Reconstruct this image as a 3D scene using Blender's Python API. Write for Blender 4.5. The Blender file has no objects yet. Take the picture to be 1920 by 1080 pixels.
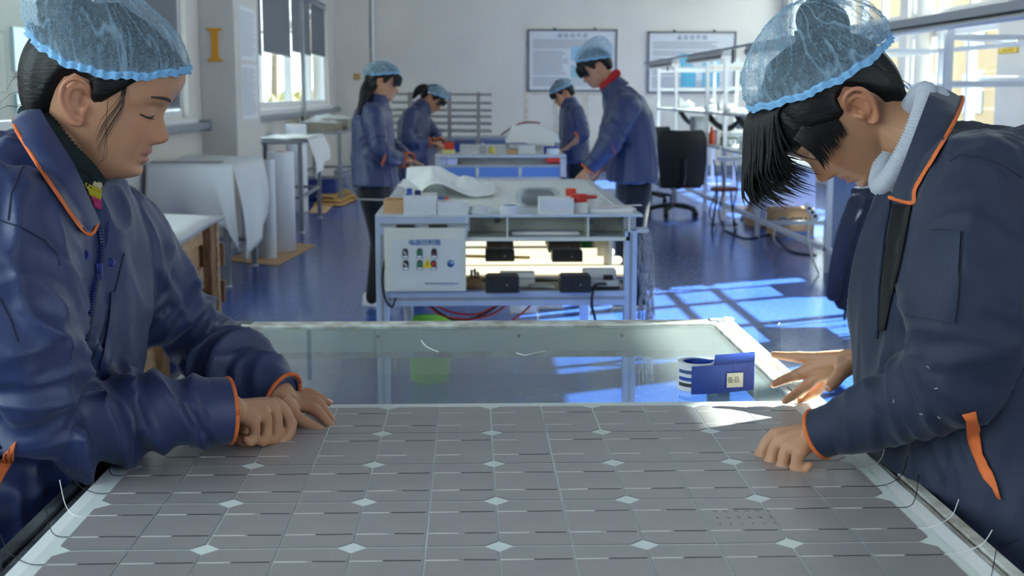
import bpy, bmesh, math, random
import numpy as np
from mathutils import Vector, Matrix
from mathutils.bvhtree import BVHTree
random.seed(7)
R = math.radians
SC = bpy.context.scene
COL = SC.collection

# ------------------------------------------------------------------ camera
FPX, HC, YAW, PITCH = 2431.0, 1.36, R(1.795), R(8.54)
CAM = Vector((0, 0, HC))
FWD = Vector((math.sin(YAW) * math.cos(PITCH), math.cos(YAW) * math.cos(PITCH), -math.sin(PITCH)))
RGT = Vector((math.cos(YAW), -math.sin(YAW), 0))
UPV = RGT.cross(FWD)
cam_d = bpy.data.cameras.new('camera')
cam_d.sensor_width = 36.0
cam_d.lens = FPX / 1920 * 36
cam_d.clip_end = 300
cam_d.dof.use_dof = True
cam_d.dof.focus_distance = 1.86
cam_d.dof.aperture_fstop = 10.0
cam = bpy.data.objects.new('camera', cam_d)
COL.objects.link(cam)
_m = Matrix((RGT, UPV, -FWD)).transposed().to_4x4()
_m.translation = CAM
cam.matrix_world = _m
SC.camera = cam

# ------------------------------------------------------------------ world, sun, exposure
SUN_AZ, SUN_EL = R(25), R(35)          # from +X towards +Y
w = bpy.data.worlds.new('sky'); SC.world = w; w.use_nodes = True
nt = w.node_tree; bg = nt.nodes['Background']
tc = nt.nodes.new('ShaderNodeTexCoord'); sx = nt.nodes.new('ShaderNodeSeparateXYZ'); cr = nt.nodes.new('ShaderNodeValToRGB')
nt.links.new(tc.outputs['Generated'], sx.inputs[0]); nt.links.new(sx.outputs['Z'], cr.inputs[0])
cr.color_ramp.elements[0].position = 0.0; cr.color_ramp.elements[0].color = (0.93, 0.94, 0.96, 1)
cr.color_ramp.elements[1].position = 0.9; cr.color_ramp.elements[1].color = (0.70, 0.79, 0.95, 1)
nt.links.new(cr.outputs[0], bg.inputs['Color']); bg.inputs['Strength'].default_value = 3.2
sun_d = bpy.data.lights.new('sun', 'SUN'); sun_d.energy = 32.0; sun_d.angle = R(0.6); sun_d.color = (1.0, 0.95, 0.87)
sun = bpy.data.objects.new('sun', sun_d); COL.objects.link(sun)
SUNV = Vector((math.cos(SUN_EL) * math.cos(SUN_AZ), math.cos(SUN_EL) * math.sin(SUN_AZ), math.sin(SUN_EL)))
sun.rotation_euler = SUNV.to_track_quat('Z', 'Y').to_euler()
sun.location = (12, 6, 8)
SC.view_settings.view_transform = 'Standard'; SC.view_settings.look = 'None'
SC.view_settings.gamma = 1.0; SC.view_settings.use_curve_mapping = False
SC.view_settings.exposure = 1.56
try:
    SC.cycles.use_denoising = True
    SC.cycles.max_bounces = 10; SC.cycles.diffuse_bounces = 6; SC.cycles.transparent_max_bounces = 16
    SC.cycles.sample_clamp_indirect = 6.0
except Exception:
    pass

# ------------------------------------------------------------------ pixel -> world helpers (1920x1080 frame)
def ray(px, py):
    return FWD + RGT * ((px - 960) / FPX) + UPV * ((540 - py) / FPX)
def P(px, py, zc): return CAM + ray(px, py) * zc
def PZ(px, py, z=0.0):
    d = ray(px, py); return CAM + d * ((z - HC) / d.z)
def PY(px, py, y):
    d = ray(px, py); return CAM + d * (y / d.y)
def PX(px, py, x):
    d = ray(px, py); return CAM + d * (x / d.x)

# ------------------------------------------------------------------ noise (vectorised)
_rng = np.random.RandomState(3)
_perm = _rng.permutation(512); _perm = np.concatenate([_perm, _perm, _perm])
_grad = _rng.normal(size=(512, 3)); _grad /= np.linalg.norm(_grad, axis=1)[:, None]
def pnoise(p):
    p = np.asarray(p, float); i = np.floor(p).astype(int); f = p - i
    u = f * f * f * (f * (f * 6 - 15) + 10); out = 0
    for dx in (0, 1):
        for dy in (0, 1):
            for dz in (0, 1):
                h = _perm[(_perm[(_perm[(i[:, 0] + dx) & 511] + i[:, 1] + dy) & 511] + i[:, 2] + dz) & 511]
                g = _grad[h]; d = f - np.array([dx, dy, dz])
                wgt = (u[:, 0] if dx else 1 - u[:, 0]) * (u[:, 1] if dy else 1 - u[:, 1]) * (u[:, 2] if dz else 1 - u[:, 2])
                out = out + wgt * (g * d).sum(1)
    return out
def sstep(a, b, x):
    t = np.clip((np.asarray(x, float) - a) / (b - a), 0, 1); return t * t * (3 - 2 * t)

# ------------------------------------------------------------------ materials
MATS = {}
def lin(c):
    return tuple((v / 12.92 if v <= 0.04045 else ((v + 0.055) / 1.055) ** 2.4) for v in [q / 255 for q in c])
def mat(name, rgb, rough=0.6, metal=0.0, var=0.0, vscale=8.0, bump=0.0, bscale=60.0, spec=0.5, emit=None, estr=0.0, sheen=0.0, rgb2=None, stretch=(1, 1, 1), coat=0.0):
    """rgb in sRGB 0-255; procedural noise tints between rgb and rgb2"""
    if name in MATS: return MATS[name]
    m = bpy.data.materials.new(name); m.use_nodes = True; MATS[name] = m
    n, l = m.node_tree.nodes, m.node_tree.links; b = n['Principled BSDF']
    c = lin(rgb)
    b.inputs['Base Color'].default_value = (*c, 1); b.inputs['Roughness'].default_value = rough; b.inputs['Metallic'].default_value = metal
    b.inputs['Specular IOR Level'].default_value = spec
    if sheen: b.inputs['Sheen Weight'].default_value = sheen; b.inputs['Sheen Roughness'].default_value = 0.4
    if coat: b.inputs['Coat Weight'].default_value = coat; b.inputs['Coat Roughness'].default_value = 0.12
    if emit: b.inputs['Emission Color'].default_value = (*lin(emit), 1); b.inputs['Emission Strength'].default_value = estr
    if var or rgb2 or bump:
        t = n.new('ShaderNodeTexCoord'); mp = n.new('ShaderNodeMapping'); mp.inputs['Scale'].default_value = stretch
        l.new(t.outputs['Object'], mp.inputs[0])
    if var or rgb2:
        z = n.new('ShaderNodeTexNoise'); z.inputs['Scale'].default_value = vscale; z.inputs['Detail'].default_value = 5
        l.new(mp.outputs[0], z.inputs['Vector'])
        r = n.new('ShaderNodeValToRGB'); c2 = lin(rgb2) if rgb2 else tuple(v * (1 - var) for v in c)
        r.color_ramp.elements[0].position = 0.35; r.color_ramp.elements[1].position = 0.65
        r.color_ramp.elements[0].color = (*c2, 1); r.color_ramp.elements[1].color = (*c, 1)
        l.new(z.outputs['Fac'], r.inputs[0]); l.new(r.outputs[0], b.inputs['Base Color'])
    if bump:
        z2 = n.new('ShaderNodeTexNoise'); z2.inputs['Scale'].default_value = bscale; z2.inputs['Detail'].default_value = 4
        l.new(mp.outputs[0], z2.inputs['Vector'])
        bp = n.new('ShaderNodeBump'); bp.inputs['Strength'].default_value = bump; bp.inputs['Distance'].default_value = 0.01
        l.new(z2.outputs['Fac'], bp.inputs['Height']); l.new(bp.outputs[0], b.inputs['Normal'])
    return m
def glass_mat(name, tint=(225, 240, 235), ior=1.5, rough=0.0, haze=0.0):
    """thin sheet glass: tinted transmission plus fresnel reflection"""
    if name in MATS: return MATS[name]
    m = bpy.data.materials.new(name); m.use_nodes = True; MATS[name] = m
    n, l = m.node_tree.nodes, m.node_tree.links; n.clear()
    o = n.new('ShaderNodeOutputMaterial'); t = n.new('ShaderNodeBsdfTransparent'); g = n.new('ShaderNodeBsdfGlossy'); x = n.new('ShaderNodeMixShader'); f = n.new('ShaderNodeFresnel')
    t.inputs[0].default_value = (*lin(tint), 1); g.inputs['Roughness'].default_value = rough; f.inputs['IOR'].default_value = ior
    ge = n.new('ShaderNodeNewGeometry'); mt = n.new('ShaderNodeMath'); mt.operation = 'SUBTRACT'; mt.use_clamp = True; l.new(f.outputs[0], mt.inputs[0]); l.new(ge.outputs['Backfacing'], mt.inputs[1])   # sheet glass: reflect once, on the entry face
    l.new(mt.outputs[0], x.inputs[0]); l.new(t.outputs[0], x.inputs[1]); l.new(g.outputs[0], x.inputs[2]); l.new(x.outputs[0], o.inputs[0])
    if haze:   # dusty glass
        d = n.new('ShaderNodeBsdfDiffuse'); d.inputs[0].default_value = (.75, .78, .78, 1); y = n.new('ShaderNodeMixShader'); y.inputs[0].default_value = haze; l.new(x.outputs[0], y.inputs[1]); l.new(d.outputs[0], y.inputs[2]); l.new(y.outputs[0], o.inputs[0])
    return m
def film_mat(name, rgb, alpha=0.8, rough=0.5, trans=0.5):
    """translucent film / cloth"""
    if name in MATS: return MATS[name]
    m = bpy.data.materials.new(name); m.use_nodes = True; MATS[name] = m
    n, l = m.node_tree.nodes, m.node_tree.links; n.clear()
    o = n.new('ShaderNodeOutputMaterial'); d = n.new('ShaderNodeBsdfPrincipled'); tl = n.new('ShaderNodeBsdfTranslucent'); a = n.new('ShaderNodeMixShader'); x = n.new('ShaderNodeMixShader'); t = n.new('ShaderNodeBsdfTransparent')
    d.inputs['Base Color'].default_value = (*lin(rgb), 1); d.inputs['Roughness'].default_value = rough; tl.inputs[0].default_value = (*lin(rgb), 1)
    a.inputs[0].default_value = trans; l.new(d.outputs[0], a.inputs[1]); l.new(tl.outputs[0], a.inputs[2])
    x.inputs[0].default_value = alpha; l.new(t.outputs[0], x.inputs[1]); l.new(a.outputs[0], x.inputs[2]); l.new(x.outputs[0], o.inputs[0])
    return m

# ------------------------------------------------------------------ mesh builder
class MB:
    def __init__(s): s.v = []; s.f = []
    def add(s, vs, fs):
        o = len(s.v); s.v += [Vector(p) for p in vs]; s.f += [tuple(i + o for i in f) for f in fs]; return s
    def box(s, lo, hi, M=None, bev=0.0):
        lo = Vector(lo); hi = Vector(hi)
        lo, hi = Vector(map(min, lo, hi)), Vector(map(max, lo, hi))
        if bev > 0 and min(hi - lo) > 2.2 * bev:
            bm = bmesh.new(); bmesh.ops.create_cube(bm, size=1)
            for q in bm.verts: q.co = Vector(((q.co.x + .5) * (hi.x - lo.x) + lo.x, (q.co.y + .5) * (hi.y - lo.y) + lo.y, (q.co.z + .5) * (hi.z - lo.z) + lo.z))
            bmesh.ops.bevel(bm, geom=bm.edges[:], offset=bev, segments=2, profile=0.6, affect='EDGES')
            bm.verts.index_update(); vs = [q.co.copy() for q in bm.verts]; fs = [[q.index for q in f.verts] for f in bm.faces]; bm.free()
        else:
            vs = [Vector((x, y, z)) for x in (lo.x, hi.x) for y in (lo.y, hi.y) for z in (lo.z, hi.z)]
            fs = [(0, 1, 3, 2), (4, 6, 7, 5), (0, 4, 5, 1), (2, 3, 7, 6), (0, 2, 6, 4), (1, 5, 7, 3)]
        if M is not None: vs = [M @ q for q in vs]
        return s.add(vs, fs)
    def bar(s, a, b, wd, ht=None, up=(0, 0, 1)):
        a, b = Vector(a), Vector(b); ht = ht or wd; d = (b - a).normalized(); up = Vector(up)
        if abs(d.dot(up)) > .98: up = Vector((0, 1, 0))
        x = d.cross(up).normalized() * wd / 2; y = x.cross(d).normalized() * ht / 2
        vs = [c + i * x + j * y for c in (a, b) for i, j in ((-1, -1), (1, -1), (1, 1), (-1, 1))]
        return s.add(vs, [(3, 2, 1, 0), (4, 5, 6, 7), (0, 1, 5, 4), (1, 2, 6, 5), (2, 3, 7, 6), (3, 0, 4, 7)])
    def tube(s, pts, rad, n=8, cap=True, res=1, flat=None, up=None):
        """rounded tube through pts; rad scalar, list, or list of (a, b); flat/up orient the ellipse (a across up x d, b along up)"""
        pts = [Vector(p) for p in pts]; N = len(pts)
        rad = [rad] * N if not isinstance(rad, (list, tuple)) else list(rad)
        rad = [(r, r) if not isinstance(r, (tuple, list)) else tuple(r) for r in rad]
        if res > 1 and N > 2:
            np_, nr = [], []
            for i in range(N - 1):
                p0, p1, p2, p3 = pts[max(i - 1, 0)], pts[i], pts[i + 1], pts[min(i + 2, N - 1)]
                for k in range(res):
                    t = k / res
                    np_.append(0.5 * ((2 * p1) + (p2 - p0) * t + (2 * p0 - 5 * p1 + 4 * p2 - p3) * t * t + (3 * p1 - p0 - 3 * p2 + p3) * t ** 3))
                    tt = t * t * (3 - 2 * t); nr.append(tuple(rad[i][q] * (1 - tt) + rad[i + 1][q] * tt for q in (0, 1)))
            np_.append(pts[-1]); nr.append(rad[-1]); pts, rad, N = np_, nr, len(np_)
        tans = [((pts[min(i + 1, N - 1)] - pts[max(i - 1, 0)])).normalized() for i in range(N)]
        if up is None:
            up = Vector((0, 0, 1)) if abs(tans[0].z) < .9 else Vector((0, 1, 0))
        u = Vector(up); vs, fs = [], []
        rings = []
        for i in range(N):
            d = tans[i]; u = (u - d * u.dot(d)); u = u.normalized() if u.length > 1e-6 else d.orthogonal().normalized()
            a = d.cross(u).normalized(); rings.append((pts[i], a, u, rad[i], d))
        ex = []
        if cap:
            p, a, q, r, d = rings[0]; k = min(r)
            ex += [(p - d * k * .92, a, q, (r[0] * .38, r[1] * .38), d), (p - d * k * .7, a, q, (r[0] * .71, r[1] * .71), d), (p - d * k * .38, a, q, (r[0] * .92, r[1] * .92), d)]
        seq = ex + rings
        if cap is True:
            p, a, q, r, d = rings[-1]; k = min(r)
            seq += [(p + d * k * .38, a, q, (r[0] * .92, r[1] * .92), d), (p + d * k * .7, a, q, (r[0] * .71, r[1] * .71), d), (p + d * k * .92, a, q, (r[0] * .38, r[1] * .38), d)]
        for p, a, q, r, d in seq:
            for j in range(n):
                t = 2 * math.pi * j / n; vs.append(p + a * math.cos(t) * r[0] + q * math.sin(t) * r[1])
        L = len(seq)
        for i in range(L - 1):
            for j in range(n):
                k = (j + 1) % n; fs.append((i * n + j, i * n + k, (i + 1) * n + k, (i + 1) * n + j))
        fs.append(tuple(range(n - 1, -1, -1))); fs.append(tuple((L - 1) * n + j for j in range(n)))
        return s.add(vs, fs)
    def lathe(s, base, prof, n=20, axis=(0, 0, 1), closed=True):
        """prof list of (r, h) from base along axis"""
        ax = Vector(axis).normalized(); a = ax.orthogonal().normalized(); b = ax.cross(a); base = Vector(base); vs, fs = [], []
        for r, h in prof:
            for j in range(n):
                t = 2 * math.pi * j / n; vs.append(base + ax * h + (a * math.cos(t) + b * math.sin(t)) * r)
        for i in range(len(prof) - 1):
            for j in range(n):
                k = (j + 1) % n; fs.append((i * n + j, i * n + k, (i + 1) * n + k, (i + 1) * n + j))
        if closed:
            fs.append(tuple(range(n - 1, -1, -1))); L = len(prof) - 1; fs.append(tuple(L * n + j for j in range(n)))
        return s.add(vs, fs)
    def prism(s, poly, off):
        """closed polygon (list of 3D points) extruded by off"""
        poly = [Vector(p) for p in poly]; off = Vector(off); n = len(poly)
        vs = poly + [p + off for p in poly]
        return s.add(vs, [tuple(range(n - 1, -1, -1)), tuple(range(n, 2 * n))] + [(i, (i + 1) % n, (i + 1) % n + n, i + n) for i in range(n)])
    def grid(s, rows, closed=False):
        nr, nc = len(rows), len(rows[0]); vs = [p for r in rows for p in r]; fs = []
        for i in range(nr - 1):
            for j in range(nc if closed else nc - 1):
                k = (j + 1) % nc; fs.append((i * nc + j, i * nc + k, (i + 1) * nc + k, (i + 1) * nc + j))
        return s.add(vs, fs)
    def sheet(s, rows, th, closed=False):
        """grid given thickness th along its vertex normals (a closed thin solid)"""
        nr, nc = len(rows), len(rows[0]); A = np.array([[tuple(p) for p in r] for r in rows], float)
        du = np.gradient(A, axis=1) if not closed else (np.roll(A, -1, 1) - np.roll(A, 1, 1)); dv = np.gradient(A, axis=0)
        nn = np.cross(du, dv); nn /= (np.linalg.norm(nn, axis=2)[..., None] + 1e-9)
        B = A - nn * th; o = len(s.v)
        s.grid([[Vector(p) for p in r] for r in A], closed)
        s.add([Vector(p) for r in B for p in r], [])
        q = nr * nc; nce = nc if closed else nc - 1
        for i in range(nr - 1):
            for j in range(nce):
                k = (j + 1) % nc; s.f.append(tuple(o + q + z for z in ((i + 1) * nc + j, (i + 1) * nc + k, i * nc + k, i * nc + j)))
        for j in range(nce):
            k = (j + 1) % nc
            s.f.append((o + k, o + j, o + q + j, o + q + k)); e = (nr - 1) * nc; s.f.append((o + e + j, o + e + k, o + q + e + k, o + q + e + j))
        if not closed:
            for i in range(nr - 1):
                a, b = i * nc, (i + 1) * nc; s.f.append((o + a, o + b, o + q + b, o + q + a)); a += nc - 1; b += nc - 1; s.f.append((o + b, o + a, o + q + a, o + q + b))
        return s
    def mesh(s, name, org=Vector((0, 0, 0)), smooth=False, ang=None):
        me = bpy.data.meshes.new(name); me.from_pydata([tuple(p - org) for p in s.v], [], s.f); me.update()
        bm = bmesh.new(); bm.from_mesh(me); bmesh.ops.recalc_face_normals(bm, faces=bm.faces[:]); bm.to_mesh(me); bm.free()
        if smooth: shade(me, ang)
        return me
def shade(me, ang=None):
    me.polygons.foreach_set('use_smooth', [True] * len(me.polygons))
    if ang:
        try: me.set_sharp_from_angle(angle=R(ang))
        except Exception: pass
def worg(o):
    p = Vector((0, 0, 0))
    while o: p = p + o.location; o = o.parent
    return p
def tag(o, label=None, cat=None, group=None, kind=None):
    for k, v in (('label', label), ('category', cat), ('group', group), ('kind', kind)):
        if v: o[k] = v
    return o
def part(name, mb, m, parent=None, smooth=False, ang=None, label=None, kind=None):
    """link a builder (world coordinates) or a mesh (already local) as ONE object"""
    if isinstance(mb, MB):
        me = mb.mesh(name, worg(parent), smooth, ang); loc = (0, 0, 0)
        if parent is None:
            xs = [p for p in mb.v]; c = Vector((sum(p.x for p in xs) / len(xs), sum(p.y for p in xs) / len(xs), min(p.z for p in xs)))
            for q in me.vertices: q.co -= c
            loc = c
    else: me, loc = mb, (0, 0, 0)
    if not me.materials: me.materials.append(m)
    o = bpy.data.objects.new(name, me); COL.objects.link(o); o.parent = parent; o.location = loc
    return tag(o, label, None, None, kind)
def thing(name, label, cat, loc=(0, 0, 0), group=None):
    o = bpy.data.objects.new(name, None); COL.objects.link(o); o.location = loc; o.empty_display_size = .1
    return tag(o, label, cat, group)
def solo(name, mb, m, label, cat, group=None, smooth=False, ang=None):
    return tag(part(name, mb, m, None, smooth, ang), label, cat, group)
def struct(name, mb, m, smooth=False):
    return tag(part(name, mb, m, None, smooth, 40 if smooth else None), kind='structure')
def copy_tree(o, parent=None):
    c = o.copy(); COL.objects.link(c); c.parent = parent
    for ch in list(o.children): copy_tree(ch, c)
    return c
def text_mesh(txt, size, M, extrude=0.0004, align='CENTER', bold=0.0):
    cu = bpy.data.curves.new('lettering', 'FONT'); cu.body = txt; cu.size = size; cu.align_x = align; cu.align_y = 'CENTER'; cu.extrude = extrude; cu.resolution_u = 3; cu.offset = bold
    o = bpy.data.objects.new('lettering', cu); COL.objects.link(o)
    dg = bpy.context.evaluated_depsgraph_get(); me = bpy.data.meshes.new_from_object(o.evaluated_get(dg))
    bpy.data.objects.remove(o); bpy.data.curves.remove(cu)
    me.transform(M); return me
def face_M(p, right, up):
    """matrix with text plane at p, x along right, y along up"""
    r = Vector(right).normalized(); u = Vector(up).normalized(); n = r.cross(u)
    m = Matrix((r, u, n)).transposed().to_4x4(); m.translation = Vector(p); return m
def lettering(name, txt, size, p, right, up, m, parent, align='CENTER', bold=0.0):
    me = text_mesh(txt, size, face_M(Vector(p) - worg(parent), right, up), align=align, bold=bold)
    me.materials.clear(); me.materials.append(m)
    return part(name, me, m, parent)
# ================================================================== MATERIAL LIBRARY
M_wall = mat('painted_wall', (212, 207, 200), .75, var=.05, vscale=1.5, bump=.05, bscale=90)
M_ceil = mat('painted_ceiling', (208, 204, 198), .8, var=.04, vscale=1)
M_white = mat('white_paint', (222, 222, 222), .5)
M_alu = mat('aluminium_profile', (196, 199, 204), .38, .35, var=.12, vscale=14)
M_alu2 = mat('pale_blue_aluminium', (176, 190, 214), .4, .2, var=.1, vscale=10)
M_gal = mat('grey_steel', (150, 154, 160), .45, .4, var=.15, vscale=10)
M_dark = mat('dark_rubber', (34, 36, 38), .6, var=.3, vscale=30)
M_black = mat('black_plastic', (20, 20, 22), .4, var=.2, vscale=20)
M_cream = mat('cream_enamel', (214, 214, 200), .45, var=.06, vscale=6)
M_paper = mat('white_paper', (226, 228, 232), .7, var=.03, vscale=5)
M_card = mat('brown_cardboard', (198, 160, 118), .85, var=.12, vscale=12)
M_wood = mat('crate_wood', (214, 180, 136), .8, rgb2=(176, 138, 98), vscale=5, stretch=(1, 6, 6), bump=.3, bscale=40)
M_wooddark = mat('crate_post_wood', (168, 130, 92), .85, rgb2=(122, 90, 62), vscale=8, stretch=(5, 5, 1), bump=.4, bscale=30)
M_blue = mat('blue_plastic', (44, 76, 172), .45, var=.2, vscale=12)
M_red = mat('red_plastic', (206, 52, 30), .4, var=.15, vscale=12)
M_orange = mat('orange_binding', (222, 108, 48), .7, var=.15, vscale=60)
M_green = mat('green_plastic', (132, 196, 84), .45, var=.08, vscale=8)
M_film = film_mat('white_film', (246, 247, 248), .96, .35, .25)
M_clear = glass_mat('clear_plastic', (236, 240, 244), 1.35, .12)
M_glass = glass_mat('table_glass', (222, 234, 232), 1.65, .01, haze=.05)
M_pane = glass_mat('window_glass', (226, 236, 236), 1.45, .0)
M_ink = mat('blue_print', (58, 82, 128), .6)
M_inkdark = mat('dark_print', (46, 48, 54), .6)

# ------------------------------------------------------------------ floor
def floor_mat():
    m = mat('blue_epoxy_floor', (46, 76, 146), .24, spec=.5, rgb2=(39, 67, 133), vscale=.9)
    n, l = m.node_tree.nodes, m.node_tree.links; b = n['Principled BSDF']
    t = n.new('ShaderNodeTexCoord'); z = n.new('ShaderNodeTexNoise'); z.inputs['Scale'].default_value = 34; z.inputs['Detail'].default_value = 6
    l.new(t.outputs['Object'], z.inputs['Vector']); r = n.new('ShaderNodeMapRange'); r.inputs['From Min'].default_value = .3; r.inputs['From Max'].default_value = .7
    r.inputs['To Min'].default_value = .10; r.inputs['To Max'].default_value = .30; l.new(z.outputs['Fac'], r.inputs[0]); l.new(r.outputs[0], b.inputs['Roughness'])
    bp = n.new('ShaderNodeBump'); bp.inputs['Strength'].default_value = .08; bp.inputs['Distance'].default_value = .01; l.new(z.outputs['Fac'], bp.inputs['Height']); l.new(bp.outputs[0], b.inputs['Normal'])
    return m
M_floor = floor_mat()
XL, XR, YB, YF, ZC = -2.30, 5.34, 22.5, -6.0, 5.3
struct('floor', MB().box((XL - .3, YF, -.12), (XR + .3, YB + .3, 0)), M_floor)
struct('ceiling', MB().box((XL - .3, YF, ZC), (XR + .3, YB + .3, ZC + .15)), M_ceil)
struct('wall_front', MB().box((XL - .3, YF - .25, 0), (XR + .3, YF, ZC)), M_wall)
struct('wall_back', MB().box((XL - .3, YB, 0), (XR + .3, YB + .25, ZC)), M_wall)
struct('trim_1', MB().box((XL, YB - .12, 0), (-1.72, YB + .01, ZC)), M_wall)          # corner pilaster
struct('trim_2', MB().tube([(-1.66, YB - .05, 0), (-1.66, YB - .05, ZC)], .025, 10), M_white, True)  # riser pipe in the corner
struct('baseboard_back', MB().box((-1.72, YB - .02, 0), (XR, YB + .01, .12)), mat('baseboard_paint', (120, 128, 146), .6))
# wall with openings on a plane X = const
def xwall(name, x0, x1, ya, yb, holes, m=None):
    mb = MB(); ys = sorted({ya, yb, *[h[0] for h in holes], *[h[1] for h in holes]})
    for a, b in zip(ys, ys[1:]):
        hs = sorted([(h[2], h[3]) for h in holes if h[0] <= a + 1e-6 and h[1] >= b - 1e-6]); z = 0
        for lo, hi in hs + [(ZC, ZC)]:
            if lo > z + 1e-4: mb.box((x0, a, z), (x1, b, lo))
            z = hi
    return struct(name, mb, m or M_wall)
LW1, LW2 = (4.3, 10.75, 1.16, 3.0), (12.2, 21.3, 1.19, 2.75)
LW0 = (-4.5, 2.5, 1.16, 3.0)  # unseen window added to bring daylight to the foreground
xwall('wall_left', XL - .25, XL, YF, YB, [LW0, LW1, LW2])
struct('trim_3', MB().box((XL, 11.25, 0), (-2.0, 12.5, ZC), bev=.01), M_wall)          # column with the letter
HI = [(-4.5, -1.0, 1.0, 3.95), (3.65, 5.15, 4.40, 4.90), (6.1, 8.2, 2.25, 4.12), (8.45, 11.0, 2.2, 4.12), (11.3, 13.0, 2.25, 4.12), (13.2, 16.0, 2.25, 4.12), (16.3, 19.0, 2.25, 4.12), (19.3, 22.1, 2.25, 4.12)]  # first: unseen, added for foreground daylight; second: high slot shaped to sun the panel
LO = [(13.2, 16.0, .9, 2.08), (16.3, 19.0, .9, 2.08), (19.3, 22.1, .9, 2.08)]
xwall('wall_right', XR, XR + .25, YF, YB, HI + LO)
M_frame = mat('window_frame_paint', (216, 217, 219), .45)
def window(n, x, hole, mullions, rails=(), d=.09, w=.06, xo=0):
    y0, y1, z0, z1 = hole; r = tag(bpy.data.objects.new('window_%d' % n, None), kind='structure'); COL.objects.link(r); r.location = (x, y0, z0)
    fr = MB()
    for a, b in (((y0, z0), (y1, z0 + w)), ((y0, z1 - w), (y1, z1)), ((y0, z0 + w), (y0 + w, z1 - w)), ((y1 - w, z0 + w), (y1, z1 - w))):
        fr.box((x - d / 2, a[0], a[1]), (x + d / 2, b[0], b[1]))
    part('window_frame', fr, M_frame, r)
    cuts = [y0 + w] + list(mullions) + [y1 - w]
    for q in mullions: part('mullion', MB().box((x - d / 2, q - w / 2, z0 + w), (x + d / 2, q + w / 2, z1 - w)), M_frame, r)
    for q in rails: part('mullion', MB().box((x - d / 2.2, y0 + w, q - w / 2), (x + d / 2.2, y1 - w, q + w / 2)), M_frame, r)
    for a, b in zip(cuts, cuts[1:]): part('pane', MB().box((x - .003, a + .01, z0 + w), (x + .003, b - .01, z1 - w)), M_pane, r)
    return r
window(20, XL - .1, LW0, (-2.2, .2))
window(1, XL - .1, LW1, (6.2, 8.15))
window(2, XL - .1, LW2, (14.9, 17.3, 19.4), w=.07)
k = 3
for h in HI + LO:
    nm = 2 if h[1] - h[0] > 2 else 1
    window(k, XR + .1, h, [h[0] + (h[1] - h[0]) * (i + 1) / (nm + 1) for i in range(nm)], w=.07); k += 1
for i, h in enumerate((LW1, LW2)):
    struct('trim_%d' % (4 + i), MB().box((XL - .02, h[0] - .1, h[2] - .07), (XL + .05, h[1] + .1, h[2] - .005), bev=.005), M_frame)
# grey roller blinds in the left windows
M_blind = mat('grey_blind', (112, 116, 121), .8, var=.05, vscale=30)
def blind(y0, y1, zb, z1, label):
    r = thing('roller_blind', label, 'blind', (XL - .04, (y0 + y1) / 2, zb), 'grey roller blinds on the left windows')
    part('fabric', MB().box((XL - .044, y0, zb), (XL - .038, y1, z1)), M_blind, r)
    part('bottom_bar', MB().box((XL - .05, y0, zb - .02), (XL - .03, y1, zb)), M_gal, r)
    part('headrail', MB().box((XL - .07, y0, z1), (XL - .02, y1, z1 + .07)), M_gal, r)
blind(8.3, 10.62, 1.26, 2.9, 'grey roller blind drawn almost to the sill of the near left window')
blind(12.35, 14.85, 1.80, 2.66, 'grey roller blind just beyond the column, in the far left window')
blind(14.95, 17.2, 1.84, 2.66, 'second grey roller blind beyond the column, before the tall grey pole')
blind(17.35, 19.35, 1.92, 2.66, 'third grey roller blind beyond the column, behind the grey pole')
blind(19.45, 21.2, 1.95, 2.66, 'grey roller blind of the far left window nearest the back wall')
solo('wall_pole', MB().tube([(XL + .1, 17.3, 0), (XL + .1, 17.3, 4.2)], .03, 10), M_gal, 'tall grey pole standing in front of the far left window', 'pole', smooth=True, ang=40)
def ledge(y0, y1, label):
    r = thing('wall_ledge', label, 'rail', (XL + .05, y0, 1.06), 'grey cable trunks along the left wall')
    part('channel', MB().box((XL + .002, y0, 1.06), (XL + .09, y1, 1.12), bev=.006), M_gal, r)
    for y in (y0 + .05, y1 - .05): part('end_cap', MB().box((XL + .002, y - .03, 1.045), (XL + .1, y + .03, 1.135), bev=.006), M_gal, r)
ledge(4.0, 11.2, 'grey metal wall rail under the near left window')
ledge(12.6, 22.2, 'grey metal wall rail under the far left window')

# letter and notices on the column
M_gold = mat('gold_letter', (226, 154, 24), .5)
r = thing('wall_letter', 'gold serif letter I fixed to the white column', 'sign', tuple(PY(402, 115, 11.25)))
a, b = PY(389, 115, 11.24), PY(416, 53, 11.24); cx = (a.x + b.x) / 2; hw = (b.x - a.x) / 2; y = 11.235; hgt = b.z - a.z
prof = [(-hw, 0), (hw, 0), (hw, .05), (.5, .09), (.42, .16), (.42, .84), (.5, .91), (hw, .95), (hw, 1), (-hw, 1), (-hw, .95), (-.5, .91), (-.42, .84), (-.42, .16), (-.5, .09), (-hw, .05)]
part('letter_I', MB().prism([(cx + (u if abs(u) == hw else u * hw), y, a.z + v * hgt) for u, v in prof], (0, .02, 0)), M_gold, r)
def notice(y0, y1, z0, z1, label):
    r = thing('wall_notice', label, 'paper', (-1.998, y0, z0), 'paper notices on the column')
    part('sheet', MB().box((-2.0, y0, z0), (-1.996, y1, z1)), M_paper, r)
    t = MB(); z = z1 - .05
    while z > z0 + .04:
        t.box((-1.9962, y0 + .04, z), (-1.9952, y1 - .04 - random.random() * .2, z + .006)); z -= .022
    part('printed_lines', t, mat('grey_print', (150, 152, 160), .7), r, kind='stuff')
notice(11.5, 12.35, 1.65, 2.12, 'upper paper notice on the right face of the column')
notice(11.5, 12.35, 1.13, 1.62, 'lower paper notice on the right face of the column')
r = thing('wall_switch', 'small brown wall switch plate in the back left corner', 'switch', tuple(PY(669, 150, YB - .13)))
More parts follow.
